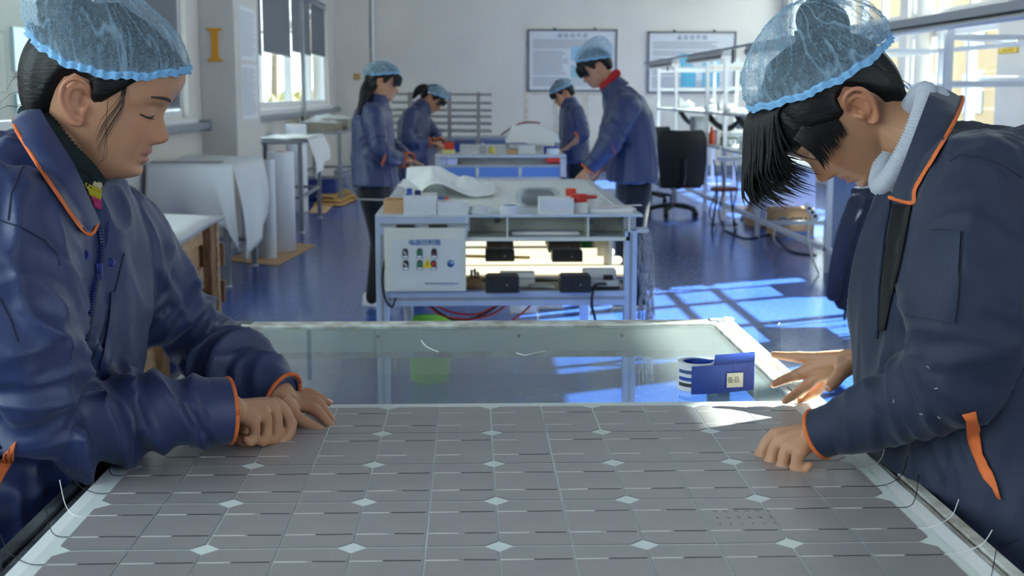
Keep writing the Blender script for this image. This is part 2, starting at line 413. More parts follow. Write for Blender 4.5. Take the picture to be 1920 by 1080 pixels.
a, b = PY(664, 150, YB - .12), PY(675, 138, YB - .12)
part('plate', MB().box((a.x, YB - .14, a.z), (b.x, YB - .12, b.z), bev=.004), mat('switch_plate', (170, 128, 62), .5), r)
part('rocker', MB().box((a.x + .03, YB - .15, a.z + .03), (b.x - .03, YB - .139, b.z - .03)), mat('switch_rocker', (206, 170, 100), .5), r)

# ------------------------------------------------------------------ notice boards on the back wall
def board(x0, y0, x1, y1, label, blues, group='framed notice boards on the back wall'):
    a, b = PY(x0, y1, YB - .03), PY(x1, y0, YB - .03)
    r = thing('notice_board', label, 'board', (a.x, YB, a.z), group)
    part('panel', MB().box((a.x, YB - .03, a.z), (b.x, YB - .001, b.z)), mat('board_paper', (205, 205, 210), .5), r)
    f = MB(); w = .03
    for lo, hi in (((a.x, a.z), (b.x, a.z + w)), ((a.x, b.z - w), (b.x, b.z)), ((a.x, a.z), (a.x + w, b.z)), ((b.x - w, a.z), (b.x, b.z))): f.box((lo[0], YB - .05, lo[1]), (hi[0], YB - .03, hi[1]))
    part('frame', f, mat('board_frame', (92, 94, 100), .4, .3), r)
    W, H = b.x - a.x, b.z - a.z
    lettering('heading', '晶 硅 组 件 图', .085, (a.x + W * .5, YB - .032, b.z - .11), (1, 0, 0), (0, 0, 1), M_ink, r)
    t = MB(); z = b.z - .19; rnd = random.Random(x0)
    while z > a.z + .08:
        wd = W * (.84 if z > b.z - .36 or z < a.z + .2 else .4) * rnd.uniform(.75, 1); t.box((a.x + W * .06, YB - .0325, z), (a.x + W * .06 + wd, YB - .0305, z + .014)); z -= .032 if rnd.random() > .12 else .06
    part('printed_lines', t, mat('board_print', (150, 150, 158), .7), r, kind='stuff')
    for u0, v0, u1, v1, c in blues:
        part('diagram', MB().box((a.x + W * u0, YB - .034, b.z - H * v1), (a.x + W * u1, YB - .0305, b.z - H * v0)), mat('diagram_%d_%d_%d' % c, c, .6, var=.15, vscale=12), r)
    for u in (.3, .75): part('hook', MB().box((a.x + W * u - .02, YB - .045, b.z - .005), (a.x + W * u + .02, YB - .01, b.z + .025)), M_dark, r)
board(989, 55, 1158, 172, 'framed notice board with two blue diagrams, behind the tall standing man', [(.48, .28, .62, .5, (152, 188, 216)), (.48, .57, .63, .78, (150, 186, 196))])
board(1213, 59, 1381, 175, 'framed notice board with turquoise diagrams, behind the bench lamps', [(.36, .36, .52, .56, (108, 186, 214)), (.38, .58, .55, .9, (92, 178, 206)), (.62, .4, .84, .56, (150, 200, 220)), (.62, .64, .82, .9, (108, 180, 208))])

# ------------------------------------------------------------------ outside
struct('ground_outside', MB().box((-60, -30, -.6), (70, 80, -.2)), mat('outside_ground', (150, 140, 110), .9, var=.3, vscale=.6))
M_foliage = mat('autumn_foliage', (150, 132, 74), .8, rgb2=(92, 98, 50), vscale=3)
M_bark = mat('tree_bark', (116, 100, 86), .9, var=.3, vscale=10)
def tree(x, y, h, label, seed):
    rd = random.Random(seed); r = thing('bare_tree', label, 'tree', (x, y, -.2), 'bare trees outside the far left window')
    part('trunk', MB().tube([(x, y, -.2), (x + .1, y, h * .45), (x, y + .1, h)], [.16, .11, .04], 7), M_bark, r, True)
    for i in range(9):
        z = h * rd.uniform(.3, .9); an = rd.uniform(0, 6.28); ln = rd.uniform(.8, 1.9) * (1.2 - z / h * .6)
        e = Vector((math.cos(an) * ln, math.sin(an) * ln, ln * .8)); p = Vector((x + .06, y, z)); mb = MB().tube([p, p + e * .5 + Vector((0, 0, .1)), p + e], [.05, .03, .01], 5)
        for j in range(6):
            q = p + e * rd.uniform(.3, 1); mb.tube([q, q + Vector((rd.uniform(-.5, .5), rd.uniform(-.5, .5), rd.uniform(.2, .7)))], [.02, .006], 4)
        part('branch', mb, M_bark, r)
for i, (x, y, h, lb) in enumerate(((-6.6, 44, 6.5, 'bare tree outside, just beyond the column in the far left window'), (-6.2, 50, 7, 'bare tree outside, middle of the far left window, before the pole'), (-6.6, 56, 7, 'bare tree outside, behind the grey pole in the far left window'), (-7.0, 62, 8, 'bare tree outside, last before the far frame of the left window'))): tree(x, y, h, lb, i)
def shrub(x, y, s, label, seed):
    rd = random.Random(seed); mb = MB()
    for i in range(26):
        an, rr = rd.uniform(0, 6.28), s * rd.uniform(.2, 1); c = Vector((x + math.cos(an) * rr, y + math.sin(an) * rr, -.2 + s * rd.uniform(.1, .9)))
        bm = bmesh.new(); bmesh.ops.create_icosphere(bm, subdivisions=1, radius=s * rd.uniform(.2, .36)); bm.verts.index_update()
        mb.add([c + q.co * rd.uniform(.7, 1.3) for q in bm.verts], [[q.index for q in f.verts] for f in bm.faces]); bm.free()
    r = thing('shrub', label, 'shrub', (x, y, -.2), 'shrubs outside the far left window'); part('foliage', mb, M_foliage, r)
    part('stem', MB().tube([(x, y, -.2), (x, y, s * .6)], .05, 6), M_bark, r)
for i, (x, y, q, lb) in enumerate(((-6.5, 40.5, 1.3, 'brown green shrub outside, beside the column in the far left window'), (-5.6, 41.5, 1.1, 'brown green shrub outside, middle of the far left window'), (-5.9, 47, 1.5, 'brown green shrub outside, just beyond the grey pole'), (-6.0, 53, 1.7, 'brown green shrub outside at the far frame of the left window'))): shrub(x, y, q, lb, i)
# added backdrop for the dim room behind the near left glass; tan building right
r = thing('outside_backdrop', 'grey backdrop with teal panels added behind the near left window', 'building', (-7, 8, -.2))
part('facade', MB().box((-9, 3, -.2), (-6.2, 34, 7)), mat('dim_backdrop', (112, 114, 112), .8), r)  # grey darkened to stand for a dim room
for i in range(15):
    for z in (.75, 1.65, 2.9): part('window_pane', MB().box((-6.21, 4 + i * 2, z), (-6.16, 5.2 + i * 2, z + .6)), mat('teal_panel', (92, 124, 134), .3), r)
r = thing('outside_backdrop', 'warm tan building outside the right hand windows', 'building', (17, 20, -.2))
part('facade', MB().box((17, 8, -.2), (22, 60, 8.0)), mat('tan_render', (158, 134, 102), .8, var=.1, vscale=.5), r)
for i in range(10):
    for z in (.7, 2.9, 5.2): part('window_pane', MB().box((16.95, 11 + i * 4, z), (17.02, 12.8 + i * 4, z + 1.3)), mat('shop_glass', (120, 132, 144), .15), r)
# ================================================================== FRONT LAMINATION TABLE, PANEL, CELLS
ZT = .87
TX0, TX1, TY0, TY1 = -.512, .566, .72, 2.775
tb = thing('glass_top_table', 'nearest glass topped aluminium work table carrying the solar panel', 'table', ((TX0 + TX1) / 2, (TY0 + TY1) / 2, 0), 'glass topped work tables in a row')
M_railw = mat('worn_white_rail', (220, 219, 210), .5, rgb2=(160, 152, 138), vscale=22, bump=.1)
M_raild = mat('worn_black_rail', (40, 42, 44), .35, rgb2=(88, 92, 94), vscale=26, bump=.2)
M_strip = mat('black_seal', (22, 22, 22), .6)
zr = ZT - .002
def rail(name, lo, hi, along, m, strips):
    mb = MB()
    mb.box(lo, (hi[0], hi[1], hi[2] - .012))
    return part(name, mb, m, tb)
for nm, lo, hi in (('far_rail', (TX0, TY1 - .05, .80), (TX1, TY1, zr - .008)), ('near_rail', (TX0, TY0, .80), (TX1, TY0 + .05, zr - .008)), ('side_rail', (TX1 - .045, TY0 + .05, .80), (TX1, TY1 - .05, zr - .008))):
    part(nm, MB().box(lo, hi), M_railw, tb)
    # ridges with dark slots between
for y0, y1 in ((TY1 - .016, TY1), (TY1 - .034, TY1 - .022), (TY1 - .05, TY1 - .04)):
    part('rail_ridge', MB().box((TX0 + .02, y0, zr - .008), (TX1 - .05, y1, zr + .004), bev=.0015), M_railw, tb)
for y0, y1 in ((TY1 - .022, TY1 - .016), (TY1 - .04, TY1 - .034)):
    part('rail_slot', MB().box((TX0 + .02, y0, zr - .008), (TX1 - .05, y1, zr - .003)), M_strip, tb)
for x0, x1 in ((TX1 - .014, TX1), (TX1 - .032, TX1 - .02), (TX1 - .047, TX1 - .038)):
    part('rail_ridge', MB().box((x0, TY0, zr - .008), (x1, TY1 - .028, zr + .004), bev=.0015), M_railw, tb)
for x0, x1 in ((TX1 - .02, TX1 - .014), (TX1 - .038, TX1 - .032)):
    part('rail_slot', MB().box((x0, TY0, zr - .008), (x1, TY1 - .028, zr - .003)), mat('dirty_slot', (70, 62, 52), .8, var=.5, vscale=60), tb)
part('side_rail', MB().box((TX0, TY0 + .05, .80), (TX0 + .045, TY1 - .05, zr - .008)), M_raild, tb, label='black left side rail with scuffed tape')
for x0, x1, m in ((TX0, TX0 + .016, M_raild), (TX0 + .024, TX0 + .04, M_raild)):
    part('rail_ridge', MB().box((x0, TY0, zr - .008), (x1, TY1 - .03, zr + .003), bev=.0015), m, tb)
part('rail_slot', MB().box((TX0 + .016, TY0, zr - .008), (TX0 + .024, TY1 - .03, zr - .004)), M_strip, tb)
part('corner_bracket', MB().box((TX1 - .05, TY1 - .026, zr), (TX1 - .018, TY1 + .002, zr + .007), bev=.002), M_gal, tb)
part('corner_bracket', MB().box((TX1 - .018, TY1 - .024, zr), (TX1 + .002, TY1 + .002, zr + .009), bev=.002), M_white, tb)
part('corner_bracket', MB().box((TX0 - .002, TY1 - .03, zr), (TX0 + .04, TY1 + .002, zr + .006), bev=.002), M_raild, tb)
part('inner_apron', MB().box((TX0 + .05, TY1 - .056, .815), (TX1 - .05, TY1 - .05, .862)), M_cream, tb)
part('inner_apron', MB().box((TX0 + .045, TY0 + .05, .815), (TX0 + .051, TY1 - .056, .862)), M_cream, tb)
part('inner_apron', MB().box((TX1 - .051, TY0 + .05, .815), (TX1 - .045, TY1 - .056, .862)), M_cream, tb)
for x in (-.2, .1, .32): part('rivet', MB().lathe((x, TY1 - .0565, .848), [(.004, 0), (.003, .002)], 8, axis=(0, -1, 0)), M_dark, tb)
part('glass_top', MB().box((TX0 + .046, TY0 + .05, .863), (TX1 - .046, TY1 - .05, .868)), M_glass, tb)
for x in (TX0 + .03, TX1 - .03):
    for y in (TY0 + .03, TY1 - .03): part('leg', MB().box((x - .022, y - .022, 0), (x + .022, y + .022, .80), bev=.004), M_alu2, tb)
part('stretcher', MB().box((TX0 + .03, TY0 + .02, .16), (TX1 - .03, TY0 + .05, .2)), M_alu2, tb)

# ---- the panel: sheet, cells, ribbons
PS = .872
ys = [PZ(925, v, .872).y for v in (766.5, 817, 875, 946, 1034)]
pit = .158; YT = ys[1] + pit; XC = PZ(926, 875, .872).x
SX0, SX1, SY0, SY1 = TX0 + .036, TX1 - .03, YT - 8 * pit - .03, YT + .026
M_sheet = mat('white_backsheet', (242, 242, 238), .4, var=.02, vscale=6)
M_edge = mat('glass_edge_tint', (222, 228, 222), .4)
pn = thing('solar_panel', 'half assembled solar panel of grey cells lying face down on the nearest table', 'solar panel', ((SX0 + SX1) / 2, (SY0 + SY1) / 2, PS))
part('glass_sheet', MB().box((SX0, SY0, PS), (SX1, SY1, PS + .0035), bev=.001), M_sheet, pn)
part('encapsulant_film', MB().box((SX0 + .016, SY0 + .01, PS + .0035), (SX1 - .022, SY1 - .006, PS + .0041)), M_edge, pn)
M_cell = mat('grey_cell_back', (164, 158, 156), .36, metal=.2, rgb2=(158, 152, 151), vscale=16, bump=.02, bscale=500)
M_celledge = mat('cell_edge', (66, 66, 70), .5)
M_rib = mat('tinned_ribbon', (232, 230, 224), .45, .25); M_ribd = mat('dark_ribbon', (40, 40, 46), .25, .8)
gap, ch = .0019, .0145; hw, hh = pit / 2 - gap, pit - 2 * gap
def cell_mesh(left):
    # half cell, local origin at its centre
    x0, x1, y0, y1 = -hw / 2, hw / 2, -hh / 2, hh / 2
    poly = [(x0 + ch, y0), (x1, y0), (x1, y1), (x0 + ch, y1), (x0, y1 - ch), (x0, y0 + ch)]
    if not left: poly = [(-x, y) for x, y in poly][::-1]
    mb = MB().prism([(x, y, 0) for x, y in poly], (0, 0, .0006)); me = mb.mesh('cell_half'); me.materials.append(M_cell); me.materials.append(M_celledge)
    for f in me.polygons:
        if abs(f.normal.z) < .5: f.material_index = 1
    return me
ME = [cell_mesh(True), cell_mesh(False)]
def rib_mesh(y, m, x0, x1, wob):
    mb = MB(); n = 5; pr = None
    rows = [[], []]
    for i in range(n):
        t = i / (n - 1); x = x0 + (x1 - x0) * t; yy = y + wob * math.sin(t * 5)
        rows[0].append(Vector((x, yy - .0009, .0009))); rows[1].append(Vector((x, yy + .0009, .0009)))
    mb.sheet(rows, .0003); me = mb.mesh('ribbon'); me.materials.append(m); return me
RB = []
for s in range(6):
    rd = random.Random(s); RB.append([(rib_mesh(y, M_rib, -hw * .5, hw * rd.uniform(-.1, .05), 0), rib_mesh(y, M_ribd, hw * -.06, hw * .47, rd.uniform(-.0004, .0006))) for y in (-hh * .235, hh * .245)])
rd = random.Random(11)
for row in range(8):
    for c in range(12):
        left = c % 2 == 0; x = XC + (c // 2 - 3) * pit + pit / 4 + (0 if left else pit / 2); y = YT - (row + .5) * pit
        o = bpy.data.objects.new('solar_cell', ME[0 if left else 1]); COL.objects.link(o); o.parent = pn
        o.location = Vector((x + rd.uniform(-.0003, .0003), y, PS + .0042)) - pn.location; o.rotation_euler.z = rd.uniform(-.002, .002)
        for q in RB[rd.randrange(6)]:
            for me in q:
                if me is q[1] and row < 2 and rd.random() < .5: continue
                b = bpy.data.objects.new('ribbon', me); COL.objects.link(b); b.parent = o
# loose ribbon tails at both ends of the strings
for row in range(1, 8):
    for fy in (-.235, .245):
        y = YT - (row + .5) * pit + hh * fy
        for sgn, x in ((-1, XC - 3 * pit), (1, XC + 3 * pit)):
            a = Vector((x + sgn * -.004, y, PS + .005)); L = rd.uniform(.03, .06); u = rd.uniform(-.01, .03)
            pts = [a, a + Vector((sgn * .018, rd.uniform(-.002, .004), .001)), a + Vector((sgn * L * .75, .01 + u * .5, .008)), a + Vector((sgn * L, .022 + u, .02 + rd.uniform(0, .012)))]
            part('ribbon_tail', MB().tube(pts, .0005, 5, res=4), M_rib if rd.random() < .6 else M_ribd, pn, True)
# pencilled marks and clear tape on two cells
mk = MB(); c0 = PZ(1385, 975, .873)
for i in range(6):
    for j in range(3):
        a = Vector((c0.x - .026 + i * .0125, c0.y + .022 - j * .022, PS + .0050)); mk.bar(a, a + Vector((.0035 - j * .002, -.006 + abs(j - 1) * .002, 0)), .0008, .0002)
part('pencil_marks', mk, M_inkdark, pn, kind='stuff')
for px, py, an in ((1590, 935, -.2), (1600, 1015, .1), (1480, 905, .1)):
    p = PZ(px, py, .8735); part('clear_tape', MB().box((-.011, -.02, 0), (.011, .02, .0003), Matrix.Translation(p) @ Matrix.Rotation(an, 4, 'Z')), M_clear, pn)

# ---- tape dispenser box, tape roll on the glass
zg = .8685
r = thing('tape_carton', 'blue cardboard carton wrapped in clear tape on the glass, right of centre', 'box', tuple(PZ(1360, 745, zg)))
A, B, = PZ(1296, 741, zg), PZ(1413, 735, zg)
top = .047; bk = Vector((.012, .05, 0))
def up(p, h): return p + Vector((0, 0, h))
fr = [[up(A.lerp(B, t) + Vector((0, -.006 * math.sin(t * 3.1), 0)), top * v + .001 + (t * .003)) for t in np.linspace(0, 1, 7)] for v in (0, .5, 1)]
part('front_panel', MB().sheet(fr, .0015), M_blue, r, True, 40)
part('back_panel', MB().sheet([[p + bk for p in q] for q in fr], .0015), M_blue, r, True, 40)
part('side_panel', MB().sheet([[fr[v][6], fr[v][6] + bk] for v in range(3)], .0015), M_blue, r)
part('lid_flap', MB().sheet([[fr[2][i] + bk * .02 for i in range(2, 7)], [fr[2][i] + bk + Vector((0, 0, .008)) for i in range(2, 7)]], .0012), M_blue, r)
c = A.lerp(B, .66); n = Vector((B - A)).cross(Vector((0, 0, 1))).normalized()
d = (B - A).normalized()
lb = MB().box((-.014, -.001, -.012), (.014, .0004, .012), face_M(c + n * .0068 + Vector((0, 0, .022)), d, (0, 0, 1)) @ Matrix.Rotation(R(-90), 4, 'X') if False else Matrix.Translation(c + n * .0085 + Vector((0, 0, .024))) @ Matrix.Rotation(math.atan2(d.y, d.x), 4, 'Z'))
part('label', lb, mat('label_paper', (226, 220, 196), .7), r)
lettering('label_text', '备品', .011, c + n * .0097 + Vector((-.003, 0, .024)), d, (0, 0, 1), M_inkdark, r)
for t0, h0, t1, h1 in ((.35, .052, .62, .056), (.62, .056, .63, .036), (.36, .012, .4, .03), (.46, .01, .47, .028), (.82, .036, .95, .056)):
    a, b = A.lerp(B, t0), A.lerp(B, t1); part('tape_edge', MB().bar(up(a + n * .0083, h0), up(b + n * .0083, h1), .0012, .0006), M_clear, r)
def tape_roll(p, r0, r1, h, name, label, body, core, group=None, axis=(0, 0, 1), stripes=False):
    o = thing(name, label, 'tape', tuple(p), group); ax = Vector(axis).normalized()
    part('tape_layers', MB().lathe(p, [(r1, 0), (r1, h), (r0, h), (r0, 0), (r1, 0)], 28, axis=ax, closed=False), body, o, True, 40)
    part('core', MB().lathe(p + ax * .001, [(r0, 0), (r0, h - .002), (r0 - .003, h - .002), (r0 - .003, 0), (r0, 0)], 24, axis=ax, closed=False), core, o, True, 40)
    return o
p = PZ(1297, 731, zg)
o = tape_roll(Vector((p.x + .012, p.y + .012, zg)), .026, .034, .047, 'tape_roll', 'white tape roll with blue printing standing behind the blue carton', mat('white_tape', (222, 222, 224), .4), M_blue)
for z, q in ((.030, M_ink), (.018, M_blue), (.008, M_inkdark)):
    cx, cy = p.x + .012, p.y + .012
    rows = [[Vector((cx + .0344 * math.cos(t), cy + .0344 * math.sin(t), zg + z + dz)) for t in np.linspace(R(195), R(285), 9)] for dz in (0, .006)]
    part('print_band', MB().sheet(rows, .0004), q, o)
# clear film scrap beside the raised hand and a scrap on the glass
a = PZ(1440, 660, .90)
solo('film_scrap', MB().sheet([[a + Vector((x, y * .3, .02 + y * .9 + .006 * math.sin(x * 90))) for x in np.linspace(-.018, .022, 5)] for y in np.linspace(-.03, .03, 5)], .0005), M_clear, 'small clear film scrap held near the raised fingertips at the right rail', 'film', smooth=True)
q = [PZ(968, 664, zg), PZ(985, 668, zg), PZ(1003, 664, zg), PZ(1022, 661, zg)]
solo('ribbon_scrap', MB().tube([v + Vector((0, 0, .002)) for v in q], [.001, .0016, .0012, .001], 6, res=4), M_rib, 'short curled pale ribbon scrap on the glass of the nearest table', 'scrap', smooth=True)
q = [PZ(790, 640, zg), PZ(800, 652, zg), PZ(822, 662, zg)]
solo('ribbon_scrap', MB().tube([v + Vector((0, 0, .002)) for v in q], .0012, 6, res=4), M_rib, 'thin straight metal scrap on the glass above the green bucket', 'scrap', smooth=True)
# ================================================================== SECOND TABLE (control box, lit shelf)
M_lamp = mat('lit_tube', (255, 250, 226), .4, emit=(255, 246, 214), estr=.42)
M_reflect = mat('lamp_tray_white', (150, 148, 140), .5)
def pbox(x0, y0, x1, y1, Y, dep, bev=.002, mb=None):
    """box whose front face at depth Y covers the pixel rectangle"""
    a, b = PY(x0, y1, Y), PY(x1, y0, Y); return (mb or MB()).box((a.x, Y, a.z), (b.x, Y + dep, b.z), bev=bev)
Y2 = PZ(900, 402, ZT).y
L2, R2 = PY(703, 402, Y2).x, PY(1196, 402, Y2).x
E2 = PZ(900, 336, ZT).y
t2 = thing('glass_top_table', 'second work table with control box, lit lamp shelf and things laid along its front edge', 'table', ((L2 + R2) / 2, Y2, 0), 'glass topped work tables in a row')
pr = .052
for x in (L2, R2 - pr):
    for y in (Y2, E2 - pr): part('leg', MB().box((x, y, 0), (x + pr, y + pr, .80), bev=.004), M_alu2, t2)
for x in (L2 + pr / 2, R2 - pr / 2):
    part('leg_groove', MB().box((x - .006, Y2 - .002, .01), (x + .006, Y2 + .001, .79)), M_gal, t2)
part('front_rail', MB().box((L2, Y2 + .002, .80), (L2 + .385, Y2 + .05, .858), bev=.003), M_alu2, t2)
part('front_rail_groove', MB().box((L2 + .02, Y2 - .001, .822), (L2 + .385, Y2 + .003, .834)), M_gal, t2)
part('back_rail', MB().box((L2, E2 - .05, .80), (R2, E2, ZT), bev=.003), M_alu, t2)
for x in (L2, R2 - .05): part('side_rail', MB().box((x, Y2 + .06, .80), (x + .05, E2 - .05, ZT), bev=.003), M_alu, t2)
part('lower_rail', MB().box((L2, Y2 + .003, .49), (R2, Y2 + .05, .55), bev=.003), M_alu2, t2)
part('lower_rail_groove', MB().box((L2 + .05, Y2 - .001, .514), (R2 - .05, Y2 + .004, .526)), M_gal, t2)
part('top_ledge', MB().box((L2, Y2 - .004, .858), (R2 + .02, Y2 + .33, .868), bev=.001), mat('ledge_top', (196, 206, 216), .4, var=.2, vscale=10), t2)
part('glass_top', MB().box((L2 + .05, Y2 + .33, .858), (R2 - .05, E2 - .05, .866)), mat('frosted_glass', (206, 212, 208), .25, spec=.6), t2)
# open tray under the ledge at right
tx0, tx1 = PY(873, 400, Y2).x, PY(1182, 400, Y2).x; tz0, tz1 = .775, .856
tr = MB(); tr.box((tx0, Y2, tz0 - .016), (tx1, Y2 + .25, tz0)); tr.box((tx0, Y2 + .24, tz0), (tx1, Y2 + .25, tz1)); tr.box((tx0, Y2, tz0), (tx0 + .008, Y2 + .24, tz1)); tr.box((tx1 - .008, Y2, tz0), (tx1, Y2 + .24, tz1))
part('tray', tr, M_cream, t2)
for u in (950, 1102): x = PY(u, 420, Y2).x; part('tray_divider', MB().box((x, Y2 + .004, tz0), (x + .006, Y2 + .24, tz1)), M_cream, t2)
for u, v in ((932, 413), (1108, 416)): q = PY(u, v, Y2 + .238); part('cable_clip', MB().lathe(q, [(.012, 0), (.012, .008), (.005, .01)], 10, axis=(0, -1, 0)), M_gal, t2)
part('tray_light', MB().box((PY(962, 440, Y2).x, Y2 + .1, tz0), (PY(1090, 440, Y2).x, Y2 + .2, tz0 + .012)), M_white, t2, label='white strip lying in the tray')
# lower shelf with lamps
zs = PY(1000, 545, Y2).z
part('shelf', MB().box((L2 + .05, Y2 + .05, zs - .012), (R2 - .04, E2 - .1, zs)), mat('shelf_board', (120, 118, 112), .6, var=.3, vscale=8), t2)
part('shelf_end_panel', MB().box((R2 - .075, Y2 + .4, zs), (R2 - .06, E2 - .1, .8)), M_cream, t2)
lx0, lx1 = PY(880, 480, Y2 + .5).x - .32, PY(1150, 480, Y2 + .5).x + .06
for i, (v, hz) in enumerate(((499, .05), (481, .05), (466, .05), (447, .06))):
    y = PZ(1000, v, zs + .06).y
    f = part('lamp_tray', MB().box((lx0, y - .045, zs + .004), (lx1, y + .045, zs + .02), bev=.004), M_reflect, t2)
    for dy in (0,): part('tube', MB().tube([(lx0 + .02, y + dy, zs + .042), (lx1 - .02, y + dy, zs + .042)], .019, 12), M_lamp, f, True)
# black ballast cases on the shelf
for i, (x0, y0, x1, y1) in enumerate(((912, 446, 962, 458), (1024, 449, 1073, 461), (912, 460, 963, 473), (1028, 460, 1087, 474), (910, 481, 965, 491), (1035, 479, 1093, 492), (910, 497, 974, 528), (1050, 498, 1109, 529))):
    row = i // 2; y = PZ(1000, (452, 470, 488, 512)[row], zs + .07).y - .1
    a, b = PY(x0, y1, y), PY(x1, y0, y); h = max(.05, b.z - a.z)
    r = thing('ballast_case', ('left', 'right')[i % 2] + ' black ballast case in the ' + ('rearmost', 'third', 'second', 'front')[row] + ' lamp row of the lit shelf', 'ballast', ((a.x + b.x) / 2, y, max(zs, a.z)), 'black ballast cases on the lit shelf')
    z0 = max(zs + .005, a.z) if row < 3 else zs + .001
    part('case', MB().box((a.x, y, z0), (b.x, y + .1, z0 + h), bev=.006), M_black, r)
    part('top_plate', MB().box((a.x + .008, y + .008, z0 + h), (b.x - .008, y + .092, z0 + h + .004)), mat('ballast_plate', (150, 148, 130) if row > 1 else (58, 58, 60), .5), r)
    part('screw', MB().lathe(((a.x + b.x) / 2 + .02, y - .001, z0 + h * .5), [(.004, 0), (.003, .002)], 8, axis=(0, -1, 0)), M_gal, r)
# control box
cb = thing('control_box', 'cream electrical control box with six switches and blue Chinese lettering on the second table', 'control box', tuple(PY(797, 547, Y2 - .05)))
a, b = PY(722, 547, Y2 - .05), PY(873, 428, Y2 - .05); yb = Y2 - .05
part('case', MB().box((a.x, yb, a.z), (b.x, yb + .2, b.z), bev=.004), M_cream, cb)
W, H = b.x - a.x, b.z - a.z
dx0, dx1, dz0, dz1 = a.x + W * .07, b.x - W * .06, a.z + H * .06, b.z - H * .16
part('door', MB().box((dx0, yb - .006, dz0), (dx1, yb, dz1), bev=.003), mat('box_door', (206, 208, 204), .45), cb)
for u0, u1 in ((742, 777), (803, 838)): part('handle', MB().box((PY(u0, 430, yb).x, yb + .03, b.z), (PY(u1, 430, yb).x, yb + .05, b.z + .012), bev=.003), M_black, cb)
yf = yb - .0065
lettering('heading', '电器控制箱', .0265, PY(796, 455.5, yf - .001), (1, 0, 0), (0, 0, 1), mat('box_blue_print', (70, 104, 160), .5), cb, bold=.0004)
lettering('maker_line', '常州市佳讯光电设备有限公司', .0105, PY(828, 532, yf - .001), (1, 0, 0), (0, 0, 1), mat('box_blue_print', (70, 104, 160), .5), cb)
for u, v, c, kind in ((760, 475, 'black', 0), (787, 475, 'green', 1), (814, 475, 'darkred', 1), (761, 497, 'black', 0), (787, 497, 'green', 1), (813, 497, 'red', 1)):
    q = PY(u, v, yf); col = {'black': M_black, 'green': mat('switch_green', (28, 128, 84), .35), 'darkred': mat('switch_darkred', (84, 26, 28), .35), 'red': mat('switch_red', (186, 40, 40), .35)}[c]
    s = part('switch', MB().prism([q + Vector((x, 0, z)) for x, z in ((-.0115, -.02), (.0115, -.02), (.0115, .01), (.007, .02), (-.007, .02), (-.0115, .01))], (0, -.003, 0)), mat('switch_plate_dark', (48, 54, 74), .5), cb, label=c + ' switch')
    part('knob', MB().lathe(q + Vector((0, -.003, .004)), [(.0095, 0), (.009, .008), (.006, .012)], 14, axis=(0, -1, 0)), col, s, True, 40)
    if not kind: part('pointer', MB().bar(q + Vector((-.006, -.016, .01)), q + Vector((.005, -.016, -.002)), .003, .004), M_white, s)
    part('name_tag', MB().box((q.x - .009, q.y - .0045, q.z - .018), (q.x + .009, q.y - .003, q.z - .009)), M_white, s)
q = PY(801, 495, yf - .004); tri = [q + Vector((x, 0, z)) for x, z in ((-.021, -.016), (.021, -.016), (0, .023))]
part('warning_triangle', MB().prism(tri, (0, -.0012, 0)), mat('warning_yellow', (232, 200, 30), .5), cb)
part('warning_mark', MB().bar(q + Vector((0, -.0018, .008)), q + Vector((0, -.0018, -.004)), .003, .001).box((q.x - .0015, q.y - .0022, q.z - .011), (q.x + .0015, q.y - .0012, q.z - .008)), M_inkdark, cb)
q = PY(845, 494, yf); part('lock', MB().lathe(q, [(.015, 0), (.015, .003), (.011, .005), (.011, .008), (.004, .009)], 18, axis=(0, -1, 0)), mat('lock_chrome', (120, 150, 190), .2, .9), cb, True, 40)
# ------------- things along the front edge of table two
zt = .868
def openbox(name, label, cat, x0, y0, x1, y1, Y, dep, m, group=None, th=.004, floor_z=zt):
    a, b = PY(x0, y1, Y), PY(x1, y0, Y); r = thing(name, label, cat, ((a.x + b.x) / 2, Y, floor_z), group); z0, z1 = floor_z, b.z
    part('front_wall', MB().box((a.x, Y, z0), (b.x, Y + th, z1)), m, r); part('back_wall', MB().box((a.x, Y + dep - th, z0), (b.x, Y + dep, z1)), m, r)
    for x in (a.x, b.x - th): part('side_wall', MB().box((x, Y + th, z0), (x + th, Y + dep - th, z1)), m, r)
    part('bottom', MB().box((a.x + th, Y + th, z0), (b.x - th, Y + dep - th, z0 + th)), m, r); return r
M_wbox = mat('scuffed_white_box', (224, 224, 222), .6, rgb2=(204, 204, 206), vscale=9)
G = 'open boxes on the front edge of the second table'
openbox('open_box', 'low brown cardboard box at the left end of the second table, behind the white boxes', 'box', 719, 376, 757, 398, Y2 + .06, .16, M_card, G)
openbox('open_box', 'taller white open box with blue tape in it, above the control box', 'box', 757, 366, 818, 399, Y2 + .01, .14, M_wbox, G)
openbox('open_box', 'lower white open box with a red and blue roll behind it, above the control box', 'box', 821, 379, 876, 400, Y2 + .01, .13, M_wbox, G)
openbox('open_box', 'white open box among red jars at the right of the second table', 'box', 1012, 373, 1076, 402, Y2 + .01, .15, M_wbox, G)
a = PY(772, 366, Y2 + .05)
tape_roll(Vector((a.x - .02, Y2 + .07, zt + .075)), .012, .03, .02, 'tape_roll', 'blue tape roll sticking out of the taller white box', M_blue, M_black, axis=(1, 0, 0))
tape_roll(Vector((a.x + .012, Y2 + .06, zt + .07)), .012, .028, .025, 'tape_roll', 'dark blue tape roll beside the blue one in the taller white box', mat('navy_tape', (34, 42, 84), .5), M_black, axis=(1, 0, 0))
p = PY(826, 378, Y2 + .18); tape_roll(Vector((p.x - .01, Y2 + .19, zt + .03)), .012, .03, .026, 'tape_roll', 'half blue roll lying behind the lower white box', M_blue, M_black, axis=(1, 0, 0))
